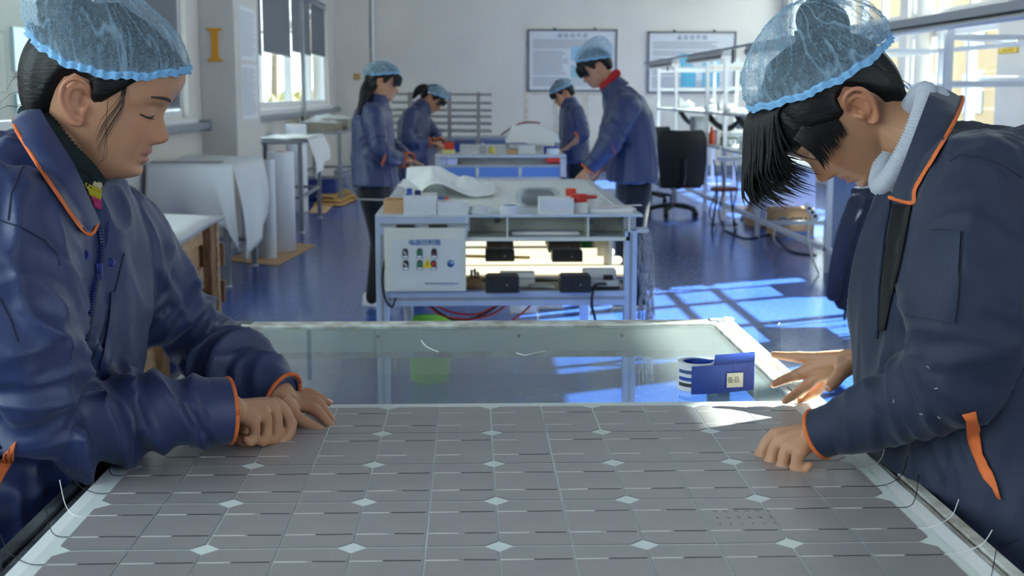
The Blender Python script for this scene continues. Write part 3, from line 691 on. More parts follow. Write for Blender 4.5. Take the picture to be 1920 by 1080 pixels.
tape_roll(Vector((p.x + .017, Y2 + .19, zt + .03)), .012, .03, .018, 'tape_roll', 'red roll next to the half blue roll behind the lower white box', M_red, M_black, axis=(1, 0, 0))
p = PZ(899, 402, zt); tape_roll(Vector((p.x, p.y + .05, zt)), .03, .041, .03, 'tape_roll', 'clear tape roll lying flat, first right of the white boxes on the second table', mat('pale_tape', (210, 212, 220), .3), mat('tape_core_white', (226, 226, 226), .5), 'clear tape rolls')
p = PZ(958, 403, zt); tape_roll(Vector((p.x, p.y + .05, zt)), .03, .042, .036, 'tape_roll', 'clear tape roll lying flat with blue print, before the white box among jars', mat('pale_tape', (210, 212, 220), .3), M_blue, 'clear tape rolls')
p = PZ(1008, 378, zt + .02); rr = thing('wrapped_roll', 'short grey plastic wrapped roll lying on the second table', 'roll', tuple(p))
part('roll', MB().tube([(p.x - .04, p.y, zt + .04), (p.x + .04, p.y, zt + .04)], .038, 16), mat('grey_wrap', (150, 150, 152), .4, var=.2, vscale=20), rr, True)
part('wrap', MB().tube([(p.x - .06, p.y, zt + .042), (p.x + .06, p.y, zt + .042)], .0405, 16), M_clear, rr, True)
def jar(px, py, r0, h, lidm, body, label, lid=.018, dy=0):
    p = PZ(px, py, zt); p.y += r0 + dy; p.z = zt; o = thing('paste_jar', label, 'jar', tuple(p), 'red and white jars on the second table')
    part('body', MB().lathe(p, [(r0 * .96, 0), (r0, .004), (r0, h * .7), (r0 * .9, h)], 20), body, o, True, 40)
    part('lid', MB().lathe(p + Vector((0, 0, h)), [(r0 * .97, 0), (r0, .003), (r0, lid), (r0 * .9, lid + .003)], 20), lidm, o, True, 40); return o
jar(1087, 400, .036, .045, M_red, M_white, 'white jar with a tall red lid, right of the white box', .03)
jar(1105, 395, .038, .05, M_red, M_white, 'white jar with a thin red rim, rightmost of the jars', .01)
jar(1071, 388, .024, .055, M_red, M_red, 'small red jar peeping over the white box', .022)
p = PZ(1150, 400, zt); solo('paper_stack', MB().box((-.14, -.05, 0), (.12, .05, .006), Matrix.Translation((p.x - .03, p.y + .1, zt)) @ Matrix.Rotation(-.1, 4, 'Z')).box((-.1, -.04, .006), (.1, .05, .014), Matrix.Translation((p.x, p.y + .1, zt)) @ Matrix.Rotation(.12, 4, 'Z')), M_paper, 'loose white papers at the right front corner of the second table', 'paper')
solo('scraper', MB().bar((p.x - .1, p.y + .06, zt + .02), (p.x + .13, p.y + .12, zt + .024), .03, .004).bar((p.x - .22, p.y + .03, zt + .018), (p.x - .1, p.y + .06, zt + .02), .015, .012), mat('scraper_steel', (196, 190, 192), .3, .6), 'flat steel scraper over the papers on the second table', 'tool')
solo('rod', MB().tube([PZ(672, 374, .9), PZ(724, 375, .885)], .005, 8), M_gal, 'thin steel rod sticking out left of the second table', 'rod', smooth=True)
# crumpled film
def crumple(x0, x1, y0, y1, z0, hgt, nx, ny, seed, fq=1.0):
    g = []
    for j in range(ny):
        row = []
        for i in range(nx):
            u, v = i / (nx - 1), j / (ny - 1); row.append([x0 + (x1 - x0) * u, y0 + (y1 - y0) * v, 0])
        g.append(row)
    A = np.array(g); q = A.reshape(-1, 3) * np.array([5, 3.2, 0]) * fq + seed
    n = np.abs(pnoise(q)) * 1.5 + (.5 if fq == 1 else .18) * np.abs(pnoise(q * 2.3)); nx2 = pnoise(q + 40)
    U = np.linspace(0, 1, nx)[None, :]; V = np.linspace(0, 1, ny)[:, None]
    env = (.45 + .55 * np.sin(np.pi * np.clip(U * .9 + .15, 0, 1))) * np.sin(np.pi * np.clip(V * .8 + .2, 0, 1)) ** .6
    A[..., 2] = z0 + .004 + hgt * env * n.reshape(ny, nx); A[..., 0] += .05 * nx2.reshape(ny, nx); A[..., 1] += .12 * nx2.reshape(ny, nx)
    return [[Vector(p) for p in r] for r in A]
a, b = PZ(752, 372, zt), PZ(905, 345, zt)
fl = crumple(a.x - .02, b.x + .05, a.y + .05, a.y + 1.0, zt, .27, 44, 34, 2.0, .78)
solo('film_sheet', MB().sheet(fl, .002), M_film, 'crumpled sheet of white film piled on the left half of the second table', 'film', smooth=True)
# things on the lit shelf
def sbox(name, label, cat, x0, y0, x1, y1, Y, dep, m, z=None, group=None):
    a, b = PY(x0, y1, Y), PY(x1, y0, Y); z0 = zs if z is None else z
    r = thing(name, label, cat, ((a.x + b.x) / 2, Y, z0), group); part('body', MB().box((a.x, Y, z0 + .0005), (b.x, Y + dep, z0 + (b.z - a.z)), bev=.004), m, r); return r, a, b
r, a, b = sbox('tissue_box', 'small white box lying on the lit shelf before the left front ballast', 'box', 938, 515, 1003, 541, Y2 + .1, .09, mat('tissue_white', (228, 228, 220), .5))
part('lid_seam', MB().box((a.x - .001, Y2 + .099, zs + .035), (b.x + .001, Y2 + .191, zs + .038)), M_gal, r)
r, a, b = sbox('white_carton', 'upright white carton at the right end of the lit shelf', 'box', 1094, 510, 1156, 540, Y2 + .12, .08, M_wbox)
part('flap', MB().box((a.x + .01, Y2 + .12, zs + (b.z - a.z)), (b.x - .01, Y2 + .16, zs + (b.z - a.z) + .006)), M_wbox, r)
r = openbox('tool_box', 'small brown carton of steel tools beside the control box', 'box', 877, 523, 903, 543, Y2 + .1, .1, M_card, floor_z=zs)
for i, (u, v) in enumerate(((884, 508), (890, 506), (896, 512), (893, 518))): q = PY(u, v, Y2 + .14); solo('hand_tool', MB().tube([q, (q.x + .004 * i, Y2 + .15, zs + .012)], [.007, .004], 7), mat('tool_steel', (190, 190, 196), .25, .8), ('tallest', 'second', 'third', 'shortest')[i] + ' steel tool standing in the small brown carton', 'tool', 'steel tools in the carton', True)
a = PZ(1017, 540, zs); bagm = crumple(a.x - .055, a.x + .055, a.y - .04, a.y + .06, zs, .03, 14, 12, 9.0)
solo('parts_bag', MB().sheet(bagm, .002), film_mat('bag_white', (226, 226, 220), .85), 'flat white plastic bag of parts on the lit shelf', 'bag', smooth=True)
q0, q1 = PZ(868, 480, zs + .085), PZ(993, 483, zs + .085); solo('wooden_stick', MB().bar(q0, q1, .02, .012), mat('bare_wood', (214, 190, 130), .7, var=.15, vscale=20), 'pale wooden stick lying across the lit lamps', 'stick')
r, a, b = sbox('power_adapter', 'grey power adapter with black base at the right front of the lit shelf', 'adapter', 1101, 530, 1160, 546, Y2 + .03, .07, mat('adapter_grey', (180, 180, 180), .5), zs)
part('base', MB().box((a.x - .004, Y2 + .026, zs), (b.x + .004, Y2 + .104, zs + .012), bev=.002), M_black, r)
q = PY(1140, 532, Y2 + .06); part('plug', MB().box((q.x - .02, q.y - .012, zs + .036), (q.x + .02, q.y + .012, zs + .056), bev=.004), M_black, r)
cbl = [PY(1135, 532, Y2 + .03), PY(1118, 534, Y2 - .03), PY(1111, 550, Y2 - .05), PY(1110, 575, Y2 - .05), PY(1116, 600, Y2 - .04), PY(1117, 640, Y2)]
solo('power_cable', MB().tube(cbl, .006, 8, res=5), M_black, 'black power cable drooping from the adapter in front of the second table', 'cable', smooth=True)
def bottle(p, r0, h, m, capm, label, group=None, name='bottle'):
    o = thing(name, label, 'bottle', tuple(p), group); part('body', MB().lathe(p, [(r0 * .9, 0), (r0, .005), (r0, h * .6), (r0 * .6, h * .75), (r0 * .35, h * .82), (r0 * .35, h * .88)], 16), m, o, True, 50)
    part('cap', MB().lathe(p + Vector((0, 0, h * .86)), [(r0 * .42, 0), (r0 * .42, h * .13), (r0 * .3, h * .14)], 14), capm, o, True, 40); return o
M_gb = mat('green_bottle', (40, 130, 74), .3)
q = PZ(1090, 474, zs); bottle(q, .042, .12, M_gb, M_white, 'left green bottle at the right end of the lit shelf', 'green bottles on the lit shelf'); q = PZ(1114, 475, zs); bottle(q, .05, .14, M_gb, M_blue, 'right green bottle, the larger, at the right end of the lit shelf', 'green bottles on the lit shelf')
# tabbing ribbon bundle hanging on the right side
bd = MB(); rd = random.Random(4)
for i in range(30):
    x = R2 + .012 + rd.uniform(-.01, .05); y = Y2 + rd.uniform(.02, .12); pts = [Vector((x, y, .80 - rd.uniform(0, .05)))]
    for k in range(1, 6): pts.append(Vector((x + rd.uniform(-.016, .02) + .004 * k, y + rd.uniform(-.02, .02), .80 - k * rd.uniform(.09, .135))))
    bd.tube(pts, .0019, 4, cap=False)
hk = thing('ribbon_bundle', 'silver bundle of tinned ribbon hanging on the right side of the second table', 'wire', (R2 + .03, Y2 + .1, .22))
part('strands', bd, mat('silver_strand', (196, 196, 202), .3, .6, var=.4, vscale=40), hk, kind='stuff'); part('hook', MB().box((R2, Y2 + .02, .79), (R2 + .05, Y2 + .1, .805)), M_alu, hk)
# below the table
bk = PZ(806, 712, 0); bkt = thing('bucket', 'light green plastic bucket on the floor under the second table', 'bucket', tuple(bk))
br = .108; part('body', MB().lathe(bk, [(br * .82, 0), (br * .84, .006), (br, .285), (br * 1.04, .287), (br * 1.04, .297), (br * .97, .297), (br * .8, .02), (0.001, .012)], 36, closed=False).lathe(bk, [(br * .82, 0.001), (.001, .001)], 36, closed=False), M_green, bkt, True, 40)
part('rim', MB().lathe(bk + Vector((0, 0, .284)), [(br * 1.0, 0), (br * 1.06, .004), (br * 1.06, .015), (br * .98, .018)], 36, closed=False), mat('green_rim', (120, 186, 66), .4), bkt, True, 60)
G = 'white cartons on the floor behind the second table'
for x0, y0, x1, y1, lb in ((958, 560, 1006, 588, 'larger white carton on the floor beneath the second table'), (1009, 561, 1056, 580, 'smaller white carton on the floor, right one beneath the second table')):
    p = PZ((x0 + x1) / 2, y1, 0); a, b = PY(x0, y1, p.y), PY(x1, y0, p.y); r = thing('white_carton', lb, 'box', tuple(p), G)
    part('body', MB().box((a.x, p.y, 0), (b.x, p.y + .25, b.z), bev=.004), M_wbox, r); part('tape', MB().box(((a.x + b.x) / 2 - .02, p.y - .001, .01), ((a.x + b.x) / 2 + .02, p.y + .251, b.z + .001)), M_paper, r)
for i, (pts, m, lb) in enumerate((([(795, 565), (830, 592), (880, 598), (925, 588), (955, 566)], M_red, 'red cable looping lowest under the second table'), ([(800, 562), (845, 585), (900, 588), (948, 560)], M_red, 'upper red cable looping under the second table'), ([(1003, 563), (985, 582), (962, 600), (950, 612)], M_red, 'red cable running to the floor beside the white carton'), ([(790, 562), (850, 600), (900, 592), (935, 572)], M_black, 'black cable tangled with the red ones under the second table'), ([(724, 480), (717, 520), (722, 560), (735, 575), (742, 560)], M_black, 'black cable hanging beside the left leg of the second table'))):
    solo('cable', MB().tube([PY(x, y, Y2 + .35 - (.38 if i == 4 else 0)) for x, y in pts], .005, 7, res=6), m, lb, 'cable', 'cables under the second table', True)
solo('cable_hose', MB().tube([PY(760, 560, Y2 + .4), PY(768, 590, Y2 + .42), PY(758, 640, Y2 + .45), PY(745, 690, Y2 + .5)], .016, 10, res=4), mat('grey_hose', (150, 152, 150), .5), 'grey hose hanging under the left end of the second table', 'hose', smooth=True)

# ================================================================== THIRD TABLE
Y3 = PZ(940, 290, ZT).y; L3, R3 = PY(816, 290, Y3).x, PY(1062, 290, Y3).x; E3 = Y3 + 2.2
t3 = thing('glass_top_table', 'third work table with blue panels in its front, farthest in the row', 'table', ((L3 + R3) / 2, Y3, 0), 'glass topped work tables in a row')
for x in (L3, R3 - .05):
    for y in (Y3, E3 - .05): part('leg', MB().box((x, y, 0), (x + .05, y + .05, .84), bev=.004), M_alu, t3)
part('table_top', MB().box((L3, Y3, .845), (R3, E3, .87), bev=.003), mat('grey_top', (176, 180, 180), .3, var=.2, vscale=5), t3)
a = PY(900, 309, Y3).z; b2 = PY(900, 332, Y3).z
part('tray', MB().box((L3 + .05, Y3 + .01, a - .02), (R3 - .05, Y3 + .1, a)).box((L3 + .05, Y3 + .085, a), (R3 - .05, Y3 + .1, .845)), mat('tray_grey', (178, 178, 174), .5, var=.15, vscale=6), t3)
xs = [PY(u, 320, Y3).x for u in (820, 895, 975, 1052)]
for x0, x1 in zip(xs, xs[1:]): part('blue_panel', MB().box((x0 + .012, Y3 + .008, b2), (x1 - .012, Y3 + .02, a - .02)), mat('pale_blue_panel', (96, 134, 200), .5), t3)
for x in xs[1:3]: part('latch', MB().box((x - .012, Y3, b2 + .01), (x + .012, Y3 + .012, a - .025)), M_cream, t3)
part('bottom_rail', MB().box((L3, Y3, b2 - .05), (R3, Y3 + .05, b2)), M_alu, t3)
part('front_sill', MB().box((L3, Y3 - .002, .845), (R3, Y3 + .02, .868)), M_alu, t3)
def onbox(name, label, cat, x0, y0, x1, y1, m, zt=.87, dep=None, Y=None, group=None, bev=.004, dy=0):
    p = PZ((x0 + x1) / 2, y1, zt); Yq = (Y or p.y) + dy; a, b = PY(x0, y1, Yq), PY(x1, y0, Yq); z0 = zt
    r = thing(name, label, cat, ((a.x + b.x) / 2, Yq, z0), group); part('body', MB().box((a.x, Yq, z0), (b.x, Yq + (dep or (b.x - a.x)), b.z + (z0 - a.z)), bev=bev), m, r)
    part('lid', MB().box((a.x - .002, Yq - .002, b.z + (z0 - a.z) - .012), (b.x + .002, Yq + (dep or (b.x - a.x)) + .002, b.z + (z0 - a.z)), bev=.002), m, r); return r
G3 = 'small boxes on the third table'
onbox('small_box', 'red box on the left of the third table', 'box', 833, 264, 851, 284, M_red, Y=Y3 + .35, dep=.08, group=G3)
onbox('small_box', 'bright blue box behind the red box on the third table', 'box', 849, 259, 862, 275, M_blue, Y=Y3 + .5, dep=.08, group=G3)
onbox('small_box', 'pale yellow box before the red box on the third table', 'box', 829, 277, 853, 284, mat('pale_yellow', (214, 206, 140), .6), Y=Y3 + .2, dep=.06, group=G3)
onbox('small_box', 'brown box on the right part of the third table', 'box', 951, 280, 971, 288, M_card, dep=.08, Y=Y3 + .1, group=G3)
onbox('small_box', 'white box on the right part of the third table', 'box', 972, 272, 1003, 289, M_wbox, dep=.1, Y=Y3 + .1, group=G3)
onbox('small_box', 'dark blue box at the right end of the third table, by the worker hand', 'box', 1020, 272, 1046, 286, M_blue, dep=.08, Y=Y3 + .12, group=G3)
onbox('small_box', 'left white and lilac box in the tray of the third table', 'box', 820, 288, 837, 305, mat('lilac_box', (196, 200, 232), .6), zt=a, dep=.05, Y=Y3 + .02, group=G3)
onbox('small_box', 'right white and lilac box in the tray of the third table', 'box', 838, 288, 857, 305, mat('lilac_box2', (206, 210, 236), .6), zt=a, dep=.05, Y=Y3 + .02, group=G3)
p = PY(1037, 305, Y3 + .05); r = thing('cable_reel', 'orange red plastic reel in the tray of the third table', 'reel', (p.x, Y3 + .05, a))
part('drum', MB().lathe((p.x - .05, Y3 + .04, a + .041), [(.03, 0), (.03, .1)], 16, axis=(1, 0, 0)), mat('signal_red', (238, 62, 24), .4), r, True, 40)
for x in (p.x - .055, p.x + .045): part('flange', MB().lathe((x, Y3 + .04, a + .041), [(.04, 0), (.04, .01)], 16, axis=(1, 0, 0)), mat('signal_red', (238, 62, 24), .4), r)
p = PZ(905, 286, .87); bottle(Vector((p.x, Y3 + .12, .87)), .03, .09, M_clear, M_white, 'clear plastic bottle on the middle of the third table'); p = PZ(921, 284, .87); bottle(Vector((p.x, Y3 + .2, .87)), .028, .07, mat('amber_jar', (196, 180, 90), .4), M_white, 'yellowish jar on the middle of the third table')
p = PY(1032, 287, Y3 + .02); tape_roll(Vector((p.x + .02, Y3 + .05, .87)), .02, .05, .045, 'tape_roll', 'white tape roll at the right front corner of the third table', M_white, M_paper)
for x0, x1, y, lb in ((862, 882, 284, 'left loose white paper on the third table'), (884, 897, 286, 'right loose white paper on the third table')):
    p, q = PZ(x0, y, .8705), PZ(x1, y - 3, .8705); solo('paper_sheet', MB().box((p.x, p.y, .8703), (q.x, p.y + .14, .873)), M_paper, lb, 'paper', 'loose papers on the third table')
# hood (white covered stand) behind the third table
p = PY(1000, 284, Y3 + 1.0); r = thing('white_hood', 'white sloping hood on the right rear of the third table', 'lamp', (p.x, Y3 + 1.0, .87))
w0 = .24; part('hood', MB().prism([(p.x - w0, Y3 + 1, .93), (p.x + w0, Y3 + 1, .93), (p.x + w0 - .03, Y3 + 1, 1.0), (p.x + .05, Y3 + 1, 1.08), (p.x - w0 + .05, Y3 + 1, 1.08)], (0, .4, 0)), M_white, r)
for x in (p.x - w0 + .01, p.x + w0 - .03):
    for y in (Y3 + 1.02, Y3 + 1.36): part('leg', MB().box((x, y, .87), (x + .02, y + .02, .93)), M_gal, r)
part('cable', MB().tube([(p.x - .28, Y3 + 1.05, 1.0), (p.x - .1, Y3 + 1.1, 1.1), (p.x + .06, Y3 + 1.1, 1.1)], .008, 6, res=4), mat('dark_red_cable', (120, 40, 40), .5), r, True)

# ================================================================== RACKS AT THE BACK
def rack(name, label, Y, posts, rails, xr, m, arm=.0):
    r = thing(name, label, 'rack', (PY(posts[0], 300, Y).x, Y, 0))
    for u in posts:
        x = PY(u, 200, Y).x
        for dy in (0, .55): part('post', MB().box((x - .02, Y + dy - .02, 0), (x + .02, Y + dy + .02, PY(u, rails[0], Y).z + .02)), m, r)
    for v in rails:
        a, b = PY(xr[0], v, Y), PY(xr[1], v + 1.5, Y); part('rail', MB().bar(a, b, .035, .03), m, r)
        c = Vector((0, .55, 0)); part('rail', MB().bar(a + c, b + c, .03, .025), m, r)
    for u in posts: x = PY(u, 200, Y).x; part('foot_rail', MB().box((x - .02, Y - .02, .08), (x + .02, Y + .57, .12)), m, r)
    return r
M_brass = mat('worn_steel_rack', (150, 142, 134), .4, .5, var=.25, vscale=20)
rack('drying_rack', 'grey steel rack of horizontal bars behind the two women at the far left', 16.0, (768, 842, 897), (176, 192, 206, 218, 231, 245), (735, 922), M_brass)
rk = rack('drying_rack', 'pale steel frame rack under the left notice board', 18.5, (987, 1044, 1100), (175,), (985, 1130), mat('pale_rack', (216, 206, 188), .45, .2, var=.3, vscale=30))
r = thing('low_bench', 'long low grey bench along the back wall behind the third table', 'bench', (PY(890, 300, 17.5).x, 17.5, 0))
a, b = PY(770, 263, 17.5), PY(990, 257, 17.5)
part('top', MB().box((a.x, 17.5, b.z - .04), (b.x, 18.2, b.z), bev=.004), M_gal, r); part('back_panel', MB().box((a.x, 18.1, .1), (b.x, 18.14, b.z - .04)), mat('bench_grey', (146, 148, 156), .6), r)
for x in (a.x + .03, b.x - .07):
    for y in (17.52, 18.05): part('leg', MB().box((x, y, 0), (x + .04, y + .04, b.z - .04)), M_gal, r)
# ================================================================== LEFT SIDE: CRATE, DRAPED TABLES, ROLLS
XC1, CY0, CY1, CZ = -1.47, 4.7, 7.55, .64
cr_ = thing('wooden_crate', 'long wooden crate with cardboard lining beside the left wall, white sheet over it', 'crate', (-1.85, 6.1, 0))
part('lining', MB().box((XL + .06, CY0 + .05, .06), (XC1 - .07, CY1 - .05, CZ - .03)), M_card, cr_)
for z0, z1 in ((.05, .16), (.27, .39), (.52, .63)):
    part('plank', MB().box((XC1 - .068, CY0, z0), (XC1 - .045, CY1 + .05 + (.06 if z0 < .3 else 0), z1), bev=.003), M_wood, cr_)
    part('plank', MB().box((XL + .04, CY1 - .04, z0), (XC1 - .07, CY1 - .015, z1), bev=.003), M_wood, cr_)
for y, wd in ((5.05, .1), (6.13, .1), (7.32, .13)):
    part('post', MB().box((XC1 - .044, y, .0), (XC1, y + wd, CZ + .01), bev=.004), M_wooddark, cr_)
part('corner_post', MB().box((XC1 - .044, CY1 - .02, .0), (XC1 - .005, CY1 + .04, CZ), bev=.004), M_wood, cr_)
for z in (.14, .36): part('end_block', MB().box((XC1 - .06, CY1 + .04, z), (XC1 + .015, CY1 + .09, z + .13), bev=.004), M_wooddark, cr_)
def drape(cols, th=.002):
    return MB().sheet([[Vector(p) for p in c] for c in cols], th)
rows = []
for i in range(26):
    t = i / 25; y = CY0 + (CY1 - CY0 + .02) * t
    sag = .03 * math.sin(t * 3.1); row = []
    for j in range(10):
        u = j / 9; x = XL + .02 + (XC1 + .02 - XL) * u
        z = CZ + .014 + .035 * math.sin(u * 2.6) * math.sin(t * 3) + (-.0 if u < .99 else -.0) + .008 * math.sin(y * 5 + x * 6)
        row.append(Vector((x, y, z)))
    row.append(Vector((XC1 + .03 + .01 * math.sin(y * 4), y, CZ - .005 - .05 * max(0, 1 - t * 1.3))))
    rows.append(row)
solo('cover_sheet', MB().sheet(rows, -.003), mat('white_sheet_plastic', (206, 207, 206), .35, var=.05, vscale=2), 'white plastic sheet lying over the long wooden crate', 'sheet', smooth=True)

def steel_table(name, label, x0, x1, y0, y1, zt, shelf, group='grey steel tables along the left wall', legs=True):
    r = thing(name, label, 'table', ((x0 + x1) / 2, (y0 + y1) / 2, 0), group); w = .042
    part('top', MB().box((x0, y0, zt - .03), (x1, y1, zt), bev=.004), M_gal, r)
    for x in (x0 + .01, x1 - w - .01):
        for y in (y0 + .01, y1 - w - .01):
            l = part('leg', MB().box((x, y, .012), (x + w, y + w, zt - .03)), M_gal, r); part('foot', MB().lathe((x + w / 2, y + w / 2, 0), [(.028, 0), (.026, .012)], 10), M_white, l)
    for y in (y0 + .02, y1 - .05): part('cross_rail', MB().box((x0 + .05, y, shelf), (x1 - .05, y + .03, shelf + .03)), M_gal, r)
    for x in (x0 + .02, x1 - .05): part('cross_rail', MB().box((x, y0 + .05, shelf), (x + .03, y1 - .05, shelf + .03)), M_gal, r)
    return r
steel_table('steel_table', 'nearest grey steel table at the left wall, draped with white film by the column', XL + .02, -1.70, 9.15, 10.35, .86, .2)
steel_table('steel_table', 'middle grey steel table at the left wall, past the column', XL + .02, -1.64, 12.75, 14.35, .90, .33)
steel_table('steel_table', 'far grey steel table at the left wall with plastic wrapped goods', XL + .02, -1.62, 16.4, 18.8, .88, .3)
# film over the first table: near-end curtain, right hanging sheet
def curtain(pts_top, pts_bot, n=30, m=14, amp=.012, freq=7, th=.003, seed=0, bow=.03):
    """hanging cloth between a top polyline and a bottom polyline (3D), with soft vertical folds"""
    def at(pl, t):
        s = t * (len(pl) - 1); i = min(int(s), len(pl) - 2); return Vector(pl[i]).lerp(Vector(pl[i + 1]), s - i)
    A = [[at(pts_top, i / n).lerp(at(pts_bot, i / n), (j / m) ** .9) for i in range(n + 1)] for j in range(m + 1)]
    d = (Vector(pts_top[-1]) - Vector(pts_top[0])).normalized(); nn = d.cross(Vector((0, 0, 1))).normalized()
    for j in range(m + 1):
        for i in range(n + 1): v = j / m; A[j][i] = A[j][i] + nn * (amp * v * math.sin(freq * i / n * 6.28 + seed + v * 2) + amp * .5 * v * math.sin(freq * 2.3 * i / n * 6.28 + seed * 2) + bow * math.sin(v * 3.14))
    return MB().sheet(A, th)
zt1 = .872
fm = thing('film_drape', 'white film laid over the nearest left steel table and hanging down its near end', 'film', (-2.0, 9.6, .86))
part('top_sheet', MB().sheet([[Vector((x, y, zt1 + .006 * math.sin(x * 9 + y * 5))) for x in np.linspace(XL + .04, -1.66, 10)] for y in np.linspace(9.13, 10.4, 10)], .004), M_film, fm, True)
part('near_fall', curtain([(XL + .04, 9.125, zt1), (-1.66, 9.125, zt1)], [(XL + .04, 9.1, .50), (-2.0, 9.09, .52), (-1.7, 9.07, .42), (-1.62, 9.04, .26)], freq=1.3, amp=.02), M_film, fm, True)
part('side_fall', curtain([(-1.665, 9.12, zt1), (-1.665, 10.4, zt1)], [(-1.60, 9.1, .20), (-1.60, 9.6, .24), (-1.60, 10.3, .42)], freq=1.6, amp=.015), M_film, fm, True)
part('board', MB().box((XL + .05, 9.2, .876), (-1.76, 9.3, .884)), M_gal, fm)
p = PZ(526, 474, 0); 
def film_roll(px, py, rad, top, label, m=M_film):
    p = PZ(px, py, 0); p.y += rad; h = PY(px, top, p.y).z; r = thing('film_roll', label, 'roll', tuple(p), 'upright rolls of white film by the left wall')
    part('roll', MB().lathe(p + Vector((0, 0, .006)), [(rad * .97, 0), (rad, .006), (rad, h - .012), (rad * .97, h - .006), (rad * .4, h - .006)], 28), mat('film_roll_white', (222, 224, 232), .4), r, True, 40)
    part('core_tube', MB().lathe(p + Vector((0, 0, .004)), [(rad * .38, 0), (rad * .38, h + .004), (rad * .3, h + .004), (rad * .3, h - .05)], 18, closed=False), M_card, r, True, 40); return r
film_roll(527, 474, .115, 285, 'thick upright roll of white film standing on cardboard beyond the draped table')
film_roll(505, 487, .055, 300, 'thin upright roll of white film in front of the thick one')
film_roll(488, 484, .05, 300, 'thin upright roll of white film under the draped table edge')
film_roll(466, 486, .07, 330, 'short upright roll half hidden under the draped table')
film_roll(556, 400, .12, 233, 'upright grey white roll behind the middle steel table leg')
def cardboard(name, quad, label, z=0.0, th=.006, m=M_card):
    pts = [PZ(u, v, 0) + Vector((0, 0, z + .001)) for u, v in quad]; return solo(name, MB().prism(pts, (0, 0, th)), m, label, 'cardboard', 'flat cardboard on the floor by the left wall')
cardboard('cardboard_sheet', [(415, 488), (520, 499), (592, 461), (545, 455), (480, 470)], 'flat brown cardboard under the upright film rolls')
cardboard('cardboard_sheet', [(578, 400), (610, 400), (640, 372), (600, 372)], 'flat brown cardboard under the middle steel table')
M_kraft = mat('yellow_kraft', (206, 158, 92), .8, var=.2, vscale=10)
for i, (q, lb) in enumerate((([(588, 385), (640, 388), (672, 374), (625, 362)], 'lowest yellow kraft sheet of the pile behind the tables'), ([(596, 383), (636, 385), (668, 372), (622, 360)], 'middle yellow kraft sheet of the pile behind the tables'), ([(592, 380), (628, 382), (660, 369), (616, 358)], 'topmost yellow kraft sheet of the pile behind the tables'))):
    pts = [PZ(u, v, 0) + Vector((0, 0, .002 + i * .03)) for u, v in q]; mb = MB(); n = 8
    g = [[pts[0].lerp(pts[1], s / n).lerp(pts[3].lerp(pts[2], s / n), t / n) + Vector((0, 0, .012 * abs(math.sin(s * 1.7 + t + i)))) for s in range(n + 1)] for t in range(n + 1)]
    solo('kraft_sheet', mb.sheet(g, -.01), M_kraft, lb, 'cardboard', 'yellow kraft sheets piled on the floor', True)
# middle table: sheet over the right end
fm = thing('film_drape', 'white film hanging over the right side of the middle left steel table', 'film', (-1.9, 13.5, .9))
part('top_sheet', MB().sheet([[Vector((x, y, .912 + .012 * abs(math.sin(x * 11 + y * 4)))) for x in np.linspace(XL + .1, -1.61, 12)] for y in np.linspace(12.9, 14.3, 10)], .004), M_film, fm, True)
part('side_fall', curtain([(-1.612, 12.9, .914), (-1.612, 14.3, .914)], [(-1.56, 12.95, .52), (-1.55, 13.4, .58), (-1.55, 14.2, .66)], freq=2, amp=.02), M_film, fm, True)
# far table: wrapped goods and small things
for i, (y0, y1, x0, x1, h, lb) in enumerate(((16.5, 17.5, -2.2, -1.72, .10, 'nearer plastic wrapped stack on the far left steel table'), (17.6, 18.7, -2.15, -1.66, .13, 'farther plastic wrapped stack on the far left steel table'))):
    r = thing('wrapped_stack', lb, 'package', ((x0 + x1) / 2, (y0 + y1) / 2, .88), 'plastic wrapped stacks on the far left table')
    part('stack', MB().box((x0, y0, .8805), (x1, y1, .88 + h), bev=.01), mat('packed_cells', (150, 140, 122), .6, var=.3, vscale=9), r)
    g = crumple(x0 - .03, x1 + .03, y0 - .03, y1 + .03, .88 + h, .09, 16, 16, 3.3 + i); part('wrapping', MB().sheet(g, .002), film_mat('wrap_film', (226, 228, 230), .7, .25), r, True)
solo('floor_pot', MB().lathe(PZ(640, 345, 0), [(.1, 0), (.11, .02), (.11, .2), (.06, .24), (.03, .3), (.03, .36)], 16), mat('grey_pot', (150, 156, 170), .4), 'grey canister on the floor under the far left steel table', 'canister', smooth=True, ang=40)
solo('blue_crate', MB().box((-2.2, 16.8, .002), (-1.75, 17.6, .26), bev=.01), mat('blue_crate_paint', (40, 62, 140), .5), 'blue storage crate under the far left steel table', 'crate')

